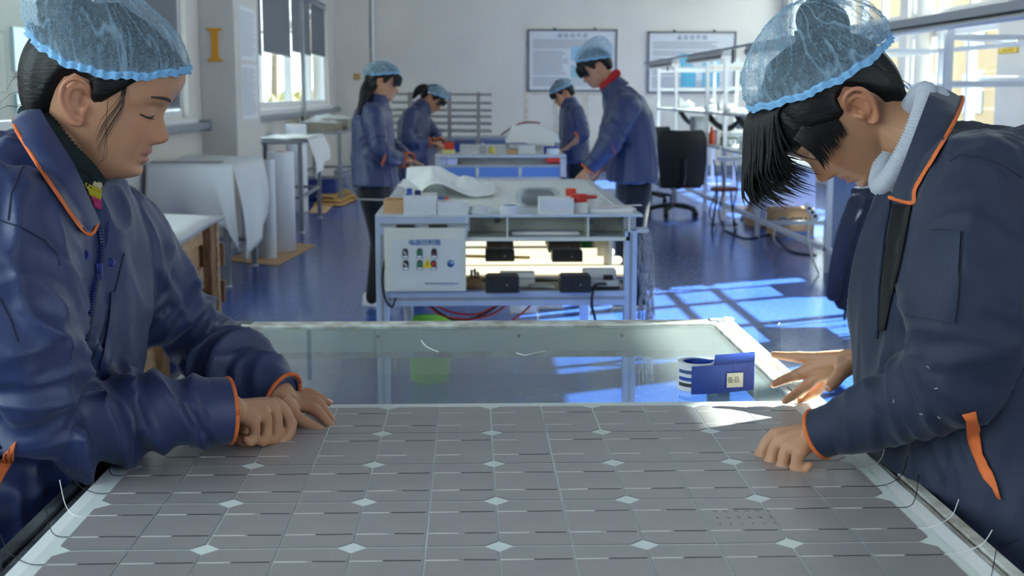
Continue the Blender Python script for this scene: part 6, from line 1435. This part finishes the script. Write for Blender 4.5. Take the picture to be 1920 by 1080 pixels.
def both(px, py, off):
    h1, h2 = hit(jbL, px, py, off), hit(bvL, px, py, off + .003)
    c = [h for h in (h1, h2) if h is not None]; return min(c, key=lambda h: (h - CAM).length) if c else None
sl = [((136, 306), (183, 334)), ((140, 318), (184, 342)), ((150, 340), (185, 358)), ((153, 348), (186, 364)), ((163, 368), (187, 378)), ((166, 376), (187, 384)), ((172, 390), (187, 396))]
for i, (m, nm) in enumerate(((mat('beige_knit', (190, 172, 142), .9), 'sweater_stripe'), (mat('beige_knit', (190, 172, 142), .9), 'sweater_stripe'), (mat('yellow_knit', (176, 160, 36), .9), 'sweater_stripe'), (mat('yellow_knit', (176, 160, 36), .9), 'sweater_stripe'), (mat('pink_knit', (176, 48, 100), .9), 'sweater_stripe'), (mat('pink_knit', (176, 48, 100), .9), 'sweater_stripe'))):
    rows = []
    for (a, b) in (sl[i], tuple(tuple((p + q) / 2 for p, q in zip(u, v)) for u, v in zip(sl[i], sl[i + 1])), sl[i + 1]):
        row = [both(a[0] + (b[0] - a[0]) * t, a[1] + (b[1] - a[1]) * t, .0035 + (.002 if len(rows) == 1 else 0)) for t in np.linspace(0, 1, 9)]
        if all(h is not None for h in row): rows.append(row)
    if len(rows) == 3: part(nm, MB().sheet(rows, .002), m, pL, True)
# seams, zipper, buttons, pockets
M_seam = mat('navy_seam', (30, 38, 66), .8)
for ln in ([(-4, 412), (40, 426), (82, 450), (106, 476), (114, 506)], [(16, 412), (22, 360), (40, 318), (56, 296)], [(232, 476), (222, 520), (206, 580), (186, 640), (166, 692)], [(0, 560), (20, 600), (36, 650)]):
    l = surf_line(jbL, ln, .0004)
    if len(l) > 2: part('seam', MB().tube(l, .0013, 6), M_seam, jL, True)
M_zip = mat('blue_zipper', (52, 66, 140), .4)
za = surf_line(jbL, [(184, 428), (190, 460), (186, 492), (178, 530), (166, 600), (158, 690)], .003)
if len(za) > 2: part('zipper_tape', MB().tube(za, .0034, 6), M_navyd, jL, True); zipteeth(jL, [p - FWD * .004 for p in za], M_zip)
zb = surf_line(jbL, [(203, 418), (198, 450), (188, 486)], .003)
if len(zb) > 2: zipteeth(jL, [p - FWD * .002 for p in zb], M_zip)
h = hit(jbL, 180, 500, .005)
if h: part('zipper_pull', MB().box((-.004, -.002, -.018), (.004, .002, .004), Matrix.Translation(h), bev=.001), M_zip, jL)
for u, v in ((160, 478), (208, 492)):
    h = hit(jbL, u, v, .001)
    if h: part('snap_button', MB().lathe(h, [(.0062, 0), (.0062, .002), (.004, .0032), (.003, .002)], 16, axis=-FWD), M_zip, jL, True, 40)
h = hit(jbL, 376, 817, .001)
if h: part('snap_button', MB().lathe(h, [(.0062, 0), (.0060, .002), (.003, .003)], 16, axis=-FWD), mat('navy_button', (44, 52, 100), .4), jL, True, 40)
pk = patch(jbL, (dens([(206, 548), (200, 600), (190, 660), (186, 690)], 3), dens([(246, 552), (244, 600), (226, 660), (216, 690)], 3)), .003)
if pk: part('chest_pocket', pk, M_navy, jL, True, 60)
pk = patch(jbL, (dens([(-6, 866), (-6, 900), (-6, 925)], 3), dens([(34, 826), (22, 862), (6, 885)], 3)), .003)
if pk: part('pocket_binding', pk, M_orange, jL, True)

# ---------------------------------------------------------------- right worker
fwR = Vector((-math.cos(R(14)), -math.sin(R(14)), 0)); sdR = Vector((-fwR.y, fwR.x, 0))
MR = head_matrix(P(1618, 227, 1.83), (-.995, .02, 0), R(60), R(0), 1, .92)
torR = [(P(1866, 1190, 1.70), .205, .135), (P(1860, 1052, 1.71), .208, .138), (P(1846, 920, 1.72), .20, .130), (P(1832, 780, 1.73), .20, .128), (P(1832, 620, 1.74), .205, .132), (P(1838, 480, 1.75), .205, .132), (P(1848, 370, 1.76), .185, .118), (P(1845, 300, 1.77), .15, .098), (P(1812, 240, 1.78), .10, .07)]
c7 = lambda x, y, z: P(1400 + x / 4.154, 640 + y / 4.154, z)
nearR = [P(1848, 375, 1.60), P(1815, 530, 1.55), P(1786, 690, 1.56), P(1664, 768, 1.63), P(1537, 813, 1.688)]
farR = [P(1770, 380, 1.92), P(1790, 500, 2.0), P(1790, 610, 2.05), P(1720, 645, 2.03), P(1642, 664, 1.985)]
hRr = (c7(950, 115, 1.985), c7(1120, 110, 2.02), [[c7(575, 128, 2.02), c7(420, 122, 2.04), c7(305, 115, 2.05), c7(215, 105, 2.055)], [c7(545, 195, 2.022), c7(405, 255, 2.035), c7(305, 292, 2.035), c7(210, 336, 2.03)], [c7(570, 262, 2.028), c7(460, 355, 2.035), c7(375, 415, 2.03), c7(298, 465, 2.02)], [c7(640, 305, 2.04), c7(545, 390, 2.05), c7(480, 430, 2.05), c7(410, 462, 2.045)]], [c7(840, 180, 1.965), c7(745, 240, 1.945), c7(690, 310, 1.93), c7(642, 360, 1.92)])
hRl = (c7(560, 715, 1.69), c7(790, 620, 1.655), [[c7(220, 735, 1.745), c7(118, 890, 1.75), c7(165, 960, 1.745), c7(235, 940, 1.735)], [c7(265, 775, 1.722), c7(195, 950, 1.725), c7(245, 1010, 1.72), c7(310, 975, 1.71)], [c7(330, 825, 1.70), c7(285, 985, 1.702), c7(335, 1025, 1.698), c7(400, 985, 1.69)], [c7(410, 860, 1.68), c7(390, 985, 1.682), c7(435, 1010, 1.68), c7(490, 965, 1.675)]], [c7(450, 720, 1.735), c7(330, 830, 1.765), c7(255, 915, 1.765), c7(200, 965, 1.755)])
footR = (.80, 1.62, 0)
pR, bvR = fg_body('person', 'woman at the right in navy jacket bending low, long fringe under blue cap', footR, MR, [P(1790, 330, 1.84), P(1745, 275, 1.86)], torR, [nearR, farR], [hRr, hRl], (.80, 1.64, .86), sdR, fwR, [(.80, 1.50, 0), (.84, 1.76, 0)])
face_details(pR, bvR, MR, False)
nail(pR, hRr[3][3], hRr[3][2], -FWD * .9 + UPV * .3, .0062, .012); nail(pR, hRr[2][0][3], hRr[2][0][2], UPV * .9 + FWD * .2, .005, .010)
HLR = [.010, .010, .012, .012, .008, -.006, -.010, .012, .014, -.02, -.055, -.082, -.095]
part('hair', hair_shell(MR, HLR, .008, seed=5), M_hair, pR, True)
hr = lambda x, y, z: MR @ Vector((x, y, z))
part('hair_bun', MB().tube([hr(-.07, 0, .07), hr(-.10, .0, .09), hr(-.108, 0, .10)], [.036, .040, .034], 18, res=4), M_hair, pR, True)
rd = random.Random(8); fr = MB(); dn = Vector((0, 0, -1)); fo = Vector((-1, 0, 0))
for i in range(230):
    th = rd.uniform(-1.0, 1.0); y = .066 * math.sin(th); x = .012 + .056 * math.cos(th); z = .098 - .02 * abs(th); a = hr(x - .012, y, z + .012); ln = rd.uniform(.075, .135) * (1 - .22 * abs(th)); k = rd.uniform(-.022, .022)
    b = a + fo * (.006 + .012 * math.cos(th)) + dn * .020; out = rd.uniform(0, .02)
    fr.tube([a, b, b + dn * ln * .5 + fo * (-.006 + k * .4), b + dn * ln * .85 + fo * (-.018 + k), b + dn * ln + fo * (-.032 + k * 1.5 - out)], [.0022, .0030, .0026, .0014, .0003], 5, cap=False, res=4)
part('fringe', fr, M_hair, pR, True, kind='stuff')
sb = MB()
for i in range(150):
    u = rd.random(); w_ = rd.random(); x0 = .076 - .064 * u; sb.tube([hr(x0, .064 + .006 * u, .050), hr(x0 + .003, .0710 + .002 * w_, .026), hr(x0 + .005 + .005 * w_, .0722, .008 - .006 * w_), hr(x0 + .009 + .010 * w_, .0725, -.003 - .016 * w_)], [.0016, .0016, .0009, .0002], 5, cap=False, res=4)
part('side_hair', sb, M_hair, pR, True, kind='stuff')
st = []
for i in range(50):
    u = rd.random(); v = rd.random(); st.append([hr(-.04 - .05 * u, .05 - .03 * u, -.02 - .03 * u), hr(-.045 - .045 * u, .055 - .03 * u, -.045 - .03 * v), hr(-.035 - .04 * u, .058 - .03 * u, -.075 - .02 * v)])
for i in range(0): u = rd.random(); st.append([hr(.04, .068, .02), hr(.055, .075, -.005), hr(.06 - .02 * u, .076, -.03 - .02 * u), hr(.04 - .03 * u, .076, -.05 - .02 * u)])
for i in range(0): u = rd.random(); a = hr(.085, .03 * rd.uniform(-1, 1), .06); st.append([a, a + fo * .03 + dn * .05, a + fo * (.02 - .04 * u) + dn * (.13 + .03 * u), a + fo * (-.03 - .05 * u) + dn * (.15 + .03 * u)])
part('loose_strands', strands(st, .0005), M_hair, pR, True, kind='stuff')
put_cap(pR, MR, dict(c=(-.038, 0, .056), tilt=R(-32), rf=.121, rs=.094, hgt=.104, puff=.06, lean=(-.012, 0, .01), dip=.014, seed=9.0, dens=.28, wr=1.3, pleat=36, ru=2.0, rv=2.0))
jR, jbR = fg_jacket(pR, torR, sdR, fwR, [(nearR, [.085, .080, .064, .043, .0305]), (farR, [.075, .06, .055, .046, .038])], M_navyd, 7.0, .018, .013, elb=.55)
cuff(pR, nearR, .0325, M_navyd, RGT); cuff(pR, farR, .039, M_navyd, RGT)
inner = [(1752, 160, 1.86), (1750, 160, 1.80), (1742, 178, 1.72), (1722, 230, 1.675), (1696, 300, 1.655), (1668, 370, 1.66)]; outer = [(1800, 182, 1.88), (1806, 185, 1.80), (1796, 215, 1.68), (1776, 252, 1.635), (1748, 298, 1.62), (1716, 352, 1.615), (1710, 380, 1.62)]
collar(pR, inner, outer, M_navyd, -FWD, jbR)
ax = (RGT * -.917 + UPV * .40 + FWD * .05).normalized(); cT = P(1700, 264, 1.80)
M_gknit = mat('grey_rib_knit', (176, 178, 188), .9)
for off in (.006, -.012): part('turtleneck', rib_ring(cT + ax * off, ax, .066, .070, .0145, FWD, 100, 420), M_gknit, pR, True)
for ln in ([(1782, 302), (1800, 291), (1840, 294), (1880, 310), (1924, 338)], [(1727, 436), (1760, 430), (1806, 436), (1800, 520), (1792, 604)], [(1727, 436), (1716, 520), (1698, 600)], [(1800, 1032), (1860, 1030), (1920, 1008)]):
    l = surf_line(jbR, ln, .0004)
    if len(l) > 2: part('seam', MB().tube(l, .0012, 6), mat('dark_seam', (28, 34, 52), .85), jR, True)
pk = patch(jbR, (dens([(1729, 434), (1720, 500), (1702, 590)], 5), dens([(1804, 436), (1800, 510), (1790, 606)], 5)), .0025)
if pk: part('sleeve_pocket', pk, M_navyd, jR, True, 60)
pk = patch(jbR, (dens([(1804, 772), (1816, 815), (1828, 850), (1840, 882), (1870, 932)], 3), dens([(1826, 768), (1840, 812), (1846, 850), (1862, 884), (1879, 938)], 3)), .004, sub=4)
if pk: part('pocket_binding', pk, M_orange, jR, True)
pk = patch(jbR, (dens([(1676, 384), (1668, 440), (1660, 500), (1654, 560), (1652, 620)], 4), dens([(1712, 386), (1702, 440), (1690, 500), (1674, 560), (1662, 620)], 4)), .002, sub=6)
if pk: part('inner_shirt', pk, mat('black_shirt', (12, 12, 14), .9), jR, True)
l = surf_line(jbR, [(1670, 380), (1660, 450), (1650, 540), (1646, 640)], .002)
if len(l) > 2: part('placket_edge', MB().tube(l, .003, 8), M_navyd, jR, True)
for u, v in ((1741, 688), (1756, 728), (1728, 776), (1760, 782), (1676, 752)):
    h = hit(jbR, u, v, .0006)
    if h: part('lint', MB().box((-.0022, -.0003, -.0007), (.0022, .0003, .0007), Matrix.Translation(h) @ Matrix.Rotation(u, 4, 'Y')), mat('lint_grey', (150, 152, 158), .9), jR)
# trousers and shoes of both (below the table)
for r, tor, sd, fw, hips, feet, hem in ((pL, torL, sdL, fwL, Vector((-.66, 1.72, .84)), [(-.70, 1.83, 0), (-.66, 1.60, 0)], None), (pR, torR, sdR, fwR, Vector((.80, 1.64, .84)), [(.80, 1.50, 0), (.84, 1.76, 0)], 1)):
    mb = MB(); legs(mb, hips, sd, fw, feet, r=(.098, .074, .062)); mb.tube([hips + Vector((0, 0, -.02)), hips + Vector((0, 0, .06))], [(.165, .115), (.165, .115)], 24, up=fw)
    me = remesh(mb, .012, 3); me.transform(Matrix.Translation(-worg(r))); part('trousers', me, M_trouser, r)
    for f in feet: shoe(r, f, fw, M_white)
me = MB(); loft(me, [(torR[0][0] + Vector((0, 0, .045)), sdR, fwR, .2, .128), (torR[0][0] + Vector((0, 0, .13)), sdR, fwR, .2, .128)], 40); part('sweater_hem', me, M_gknit, pR, True, 60)
# ================================================================== WORKERS BEHIND
def proc_hand(W, d, n, thumb_side, curl=.6, spread=.006):
    """joints of a relaxed hand: d finger direction, n palm normal, thumb_side vector"""
    d, n, s_ = Vector(d).normalized(), Vector(n).normalized(), Vector(thumb_side).normalized(); F = []
    for i in range(4):
        off = s_ * (.027 - .018 * i); b = W + d * (.085 - .004 * abs(i - 1)) + off; ln = (.068, .076, .070, .054)[i]; p = [b]; a = 0
        for k, fr_ in enumerate((.45, .30, .25)):
            a += curl * (.5, 1.0, .7)[k]; p.append(p[-1] + (d * math.cos(a) + n * math.sin(a) + s_ * spread * (1.5 - i) * 8).normalized() * ln * fr_)
        F.append(p)
    t0 = W + d * .022 + s_ * .028; t = [t0, t0 + (d * .8 + s_ * .5 + n * .2).normalized() * .036, t0 + (d * .85 + s_ * .42 + n * .3).normalized() * .064, t0 + (d * .9 + s_ * .25 + n * .4).normalized() * .088]
    return (W, W - d * .06, F, t)
def bg_person(label, foot, tragus, fdir, pitch, side, torso, arms, sd, fw, hands, feet, hair_hl, cap, hips, seed, scale=1.0, collar_m=None, cuffs=True, sleeve_r=(.075, .066, .055, .046), trouser_r=(.09, .066, .055), jm=None, extra=None):
    M = head_matrix(tragus, fdir, pitch, 0, side, scale); r = thing('person', label, 'person', foot); mb = MB(); add_head(mb, M, 60, 70)
    nb = torso[-1][0]; base = M @ Vector((-.022, 0, -.045)); mb.tube([nb - Vector((0, 0, .08)), nb, base], [.06, .053, .05], 16, res=4)
    loft(mb, [(c, sd, fw, a * .8, b * .8) for c, a, b in torso], 24)
    for pts, bare in arms: pts = [pts[0].lerp(nb, .25) - Vector((0, 0, .05))] + list(pts[1:]); mb.tube(pts, [.030, .034, .031, .025][:len(pts)] if len(pts) == 4 else [.026, .034, .026], 12, res=4)
    for h in hands: add_hand(mb, *h)
    legs(mb, hips, sd, fw, feet, r=(.06, .045, .035))
    me = remesh(mb, .0055, 2); tint_skin(me, M, Vector((0, 0, 0))); me.transform(Matrix.Translation(-Vector(foot))); part('body', me, M_skin, r)
    hh = MB(); part('hair', hair_shell(M, hair_hl, .012, nz=60, nt=80, seed=seed), M_hair, r, True)
    mbc, D, rb = cap_mesh(M, **cap); m2 = mbc.mesh('bouffant_cap', worg(r), True); at = m2.attributes.new('dens', 'FLOAT', 'POINT'); at.data.foreach_set('value', D.astype(np.float32))
    c = part('bouffant_cap', m2, M_cap, r); part('elastic_rim', rb, mat('cap_rim_blue', (128, 180, 222), .7), c, True)
    jb = MB(); loft(jb, [(c_, sd, fw, a, b) for c_, a, b in torso], 36)
    ja = []
    for (pts, bare) in arms:
        p = pts[:-1] + [pts[-1]] if not bare else [pts[0], pts[1], pts[1].lerp(pts[2], .18)]
        rr = list(sleeve_r[:len(p)]) if len(p) == 4 else [sleeve_r[0], sleeve_r[1], sleeve_r[2] * (.9 if not bare else 1.05)]; jb.tube(p, rr, 16, cap='start', res=5); ja.append((p, rr))
    me = remesh(jb, .010, 4); wrinkle(me, Vector((0, 0, 0)), [([tuple(q) for q in p], max(rr)) for p, rr in ja], .014, .012, seed); me.update(); bv = bvh_of(me); me.transform(Matrix.Translation(-Vector(foot))); j = part('jacket', me, jm or M_navy, r)
    for (p, rr), (pts, bare) in zip(ja, arms):
        d = (p[-1] - p[-2]).normalized(); e = p[-1]
        if bare: part('turned_cuff', MB().lathe(e - d * .05, [(rr[-1] * 1.06, 0), (rr[-1] * 1.05, .06), (rr[-1] * .9, .062), (rr[-1] * .9, .0)], 20, axis=d, closed=False), M_orange, j, True, 50)
        else: part('cuff_binding', ring_tube(e, d, rr[-1] * 1.0, rr[-1] * 1.0, .006, RGT), M_orange, j, True)
    part('collar', MB().lathe(nb - Vector((0, 0, .035)), [(.098, 0), (.082, .05), (.070, .085), (.066, .085), (.074, .05), (.09, 0)], 24, axis=(base - nb + Vector((0, 0, .05))).normalized(), closed=False), jm or M_navy, r, True, 60)
    if collar_m: part('turtleneck', rib_ring(nb + (base - nb) * .42, (base - nb), .060, .062, .024, FWD, 40, 120), collar_m, r, True)
    lb = MB(); legs(lb, hips, sd, fw, feet, r=trouser_r); lb.tube([hips + Vector((0, 0, -.05)), hips + Vector((0, 0, .08))], [(.15, .105), (.15, .105)], 20, up=fw)
    me = remesh(lb, .014, 3); me.transform(Matrix.Translation(-Vector(foot))); part('trousers', me, M_trouser, r)
    for f in feet: shoe(r, f, fw, M_white if not extra else M_black)
    return r, M, bv, j
HB_ = [.052, .050, .046, .036, .014, -.012, -.016, .012, .014, .004, -.03, -.06, -.07]
def fringe(r, M, n, zt, zb, spread=1.15, seed=1, m=None):
    rd = random.Random(seed); mb = MB()
    for i in range(n):
        th = spread * (2 * i / (n - 1) - 1) + rd.uniform(-.03, .03); c, s_ = math.cos(th), math.sin(th); q = lambda o, z: M @ Vector(((.036 + (.062 + o) * c), (.070 + o) * s_, z))
        z1 = zb + rd.uniform(-.008, .008) - .02 * abs(s_) ** 3; mb.tube([q(-.004, zt), q(.012, (zt + z1) / 2 + .012), q(.014, z1)], [.006, .006, .002], 5, res=3)
    part('fringe', mb, M_hair, r, True, kind='stuff')
X1 = Vector((1, 0, 0)); Z1 = Vector((0, 0, 1)); Y1 = Vector((0, 1, 0))
# A: woman with long hair at the second table
fw, sd = Vector((.97, -.24, 0)), Vector((.24, .97, 0)); z = 8.3
tor = [(P(703, 348, z), .20, .125), (P(700, 300, z), .195, .125), (P(698, 262, z), .19, .12), (P(698, 228, z), .195, .12), (P(700, 206, z), .165, .10), (P(704, 192, z), .10, .075)]
f0 = PZ(703, 568, 0); foot = (f0.x, f0.y, 0); hips = P(705, 352, z); hips.z -= .02
aN = [P(700, 214, z - .19), P(712, 282, z - .22), P(752, 300, z - .10)]; aF = [P(704, 214, z + .17), P(730, 272, z + .22), P(765, 300, z + .05)]
hN = proc_hand(aN[2], (P(775, 303, z) - aN[2]), -Z1 - X1 * .3, Y1, 1.0); hF = proc_hand(aF[2], X1 - Z1 * .3 - Y1 * .3, -Z1, -Y1, .9)
capA = dict(c=(-.012, 0, .052), tilt=R(-14), rf=.112, rs=.092, hgt=.090, puff=.12, lean=(-.02, 0, 0), seed=2.0, dens=.42, nv=36, nu=90, pleat=24)
A_, MA, bA, jA = bg_person('long haired woman in navy jacket standing at the left of the second table', foot, P(717, 163, z - .07), (1, .05, 0), R(10), -1, tor, [(aN, 0), (aF, 0)], sd, fw, [hN, hF], [f0 + Vector((0, -.1, 0)), f0 + Vector((.05, .12, 0))], HB_, capA, hips, 3)
fringe(A_, MA, 46, .062, .004, seed=3)
ha = lambda x, y, zz: MA @ Vector((x, y, zz))
part('long_hair', MB().tube([ha(-.07, -.01, .01), ha(-.105, -.02, -.05), P(678, 196, z - .10), P(668, 222, z - .12)], [(.045, .035), (.05, .03), (.04, .022), (.012, .008)], 14, res=5).tube([ha(-.04, -.06, 0), ha(-.075, -.06, -.06), P(682, 190, z - .16), P(672, 214, z - .17)], [(.02, .03), (.03, .025), (.025, .018), (.01, .006)], 12, res=4), M_hair, A_, True)
pk = patch(bA, (dens([(722, 287), (717, 300), (714, 312)], 3), dens([(723, 288), (722, 301), (716, 312)], 3)), .004, sub=3)
if pk: part('pocket_binding', pk, M_orange, jA, True)
# rod / blade in her hand
solo('metal_scraper', MB().tube([P(770, 303, z), P(800, 318, z - .3), P(852, 331, z - .5)], [.006, .008, .006], 8), M_gal, 'thin steel blade held out over the second table by the long haired woman', 'tool', smooth=True)
# B: woman bending at the third table
fw, sd = Vector((.96, -.28, 0)), Vector((.28, .96, 0)); z = 11.4
tor = [(P(778, 338, z), .20, .125), (P(776, 300, z), .195, .125), (P(774, 262, z), .19, .125), (P(776, 228, z), .19, .125), (P(783, 208, z), .165, .10), (P(790, 199, z), .10, .075)]
f0 = PZ(776, 175 + 3343 / 11.5, 0); foot = (f0.x, f0.y, 0); hips = P(779, 340, z)
aN = [P(772, 216, z - .18), P(766, 262, z - .2), P(803, 268, z - .12)]; aF = [P(786, 216, z + .16), P(812, 250, z + .16), P(824, 268, z)]
hN = proc_hand(aN[2], X1 - Z1 * .1, -Z1 - X1 * .4, Y1, 1.1); hF = proc_hand(aF[2], X1 * .7 - Z1 * .6 - Y1 * .4, -X1 - Z1, -Y1, 1.0)
capB = dict(c=(.0, 0, .050), tilt=R(-22), rf=.108, rs=.092, hgt=.085, puff=.12, lean=(-.01, 0, 0), seed=6.0, dens=.45, nv=32, nu=80, pleat=22)
B_, MBm, bB, jB = bg_person('woman bending over the left of the third table, hair tied under a blue cap', foot, P(806, 190, z - .07), (1, -.15, 0), R(40), -1, tor, [(aN, 0), (aF, 0)], sd, fw, [hN, hF], [f0 + Vector((0, -.1, 0)), f0 + Vector((.03, .12, 0))], HB_, capB, hips, 5)
hb = lambda x, y, zz: MBm @ Vector((x, y, zz))
part('ponytail', MB().tube([hb(-.07, 0, .02), hb(-.12, 0, .02), hb(-.15, .0, -.03), hb(-.14, 0, -.10)], [.045, .04, .035, .015], 12, res=4), M_hair, B_, True); part('hair_clip', MB().tube([hb(-.055, -.075, .03), hb(-.05, -.08, .03)], .01, 8), M_white, B_, True)
fringe(B_, MBm, 34, .055, .012, seed=4)
# C: worker with bare forearm at the third table
fw, sd = Vector((-.97, -.2, 0)), Vector((.2, -.97, 0)); z = 12.0
tor = [(P(1078, 304, z), .20, .13), (P(1077, 280, z), .195, .13), (P(1075, 250, z), .19, .125), (P(1074, 222, z), .19, .12), (P(1072, 204, z), .165, .10), (P(1069, 194, z), .10, .075)]
f0 = PZ(1080, 175 + 3343 / 12.1, 0); foot = (f0.x, f0.y, 0); hips = P(1078, 306, z)
aN = [P(1082, 212, z - .19), P(1092, 250, z - .2), P(1064, 278, z - .14)]; aF = [P(1068, 212, z + .17), P(1062, 250, z + .2), P(1050, 278, z + .1)]
hN = proc_hand(aN[2], -X1 - Z1 * .25, -Z1 + X1 * .2, Y1, .5); hF = proc_hand(aF[2], -X1 - Z1 * .2, -Z1, -Y1, .6)
capC = dict(c=(-.012, 0, .050), tilt=R(-6), rf=.112, rs=.094, hgt=.085, puff=.12, lean=(-.03, 0, 0), seed=8.0, dens=.45, nv=32, nu=80, pleat=22)
C_, MC, bC, jC = bg_person('worker with a bare forearm and orange turned cuff behind the third table', foot, P(1059, 181, z - .07), (-1, -.05, 0), R(30), 1, tor, [(aN, 1), (aF, 1)], sd, fw, [hN, hF], [f0 + Vector((0, -.1, 0)), f0 + Vector((-.03, .12, 0))], HB_, capC, hips, 7)
fringe(C_, MC, 34, .055, .010, seed=5)
# D: tall man
fw, sd = Vector((-.98, -.2, 0)), Vector((.2, -.98, 0)); z = 8.2
tor = [(P(1184, 340, z), .215, .148), (P(1184, 300, z), .21, .148), (P(1182, 255, z), .21, .145), (P(1177, 212, z), .215, .138), (P(1168, 182, z), .18, .115), (P(1156, 162, z), .11, .085)]
f0 = PZ(1192, 572, 0); foot = (f0.x, f0.y, 0); hips = P(1188, 350, z)
aN = [P(1176, 200, z - .21), P(1143, 268, z - .24), P(1103, 317, z - .20)]; aF = [P(1160, 196, z + .18), P(1138, 268, z + .2), P(1128, 312, z + .1)]
hN = proc_hand(aN[2], -X1 * .3 - Z1, -X1 * .3 + Y1, -X1 + Y1 * .3, .7); hF = proc_hand(aF[2], -X1 * .5 - Z1, -X1, -Y1, .7)
capD = dict(c=(-.020, 0, .052), tilt=R(-24), rf=.116, rs=.094, hgt=.120, puff=.10, lean=(-.05, 0, .02), seed=3.0, dens=.40, nv=36, nu=90, pleat=26)
D_, MD, bD, jD = bg_person('tall man in navy jacket and red turtleneck standing right of the second table', foot, P(1122, 134, z - .07), (-1, -.03, 0), R(32), 1, tor, [(aN, 0), (aF, 0)], sd, fw, [hN, hF], [f0 + Vector((0, -.11, 0)), f0 + Vector((-.05, .13, 0))], HB_, capD, hips, 9, collar_m=mat('red_knit', (176, 26, 34), .9, bump=.4, bscale=300), extra=1, sleeve_r=(.085, .072, .056, .05))
fringe(D_, MD, 46, .062, .000, seed=6)
pk = patch(bD, (dens([(1146, 272), (1151, 286), (1156, 296)], 3), dens([(1148, 271), (1153, 285), (1157, 296)], 3)), .004, sub=3)
if pk: part('pocket_binding', pk, mat('muted_orange', (150, 84, 70), .8), jD, True)
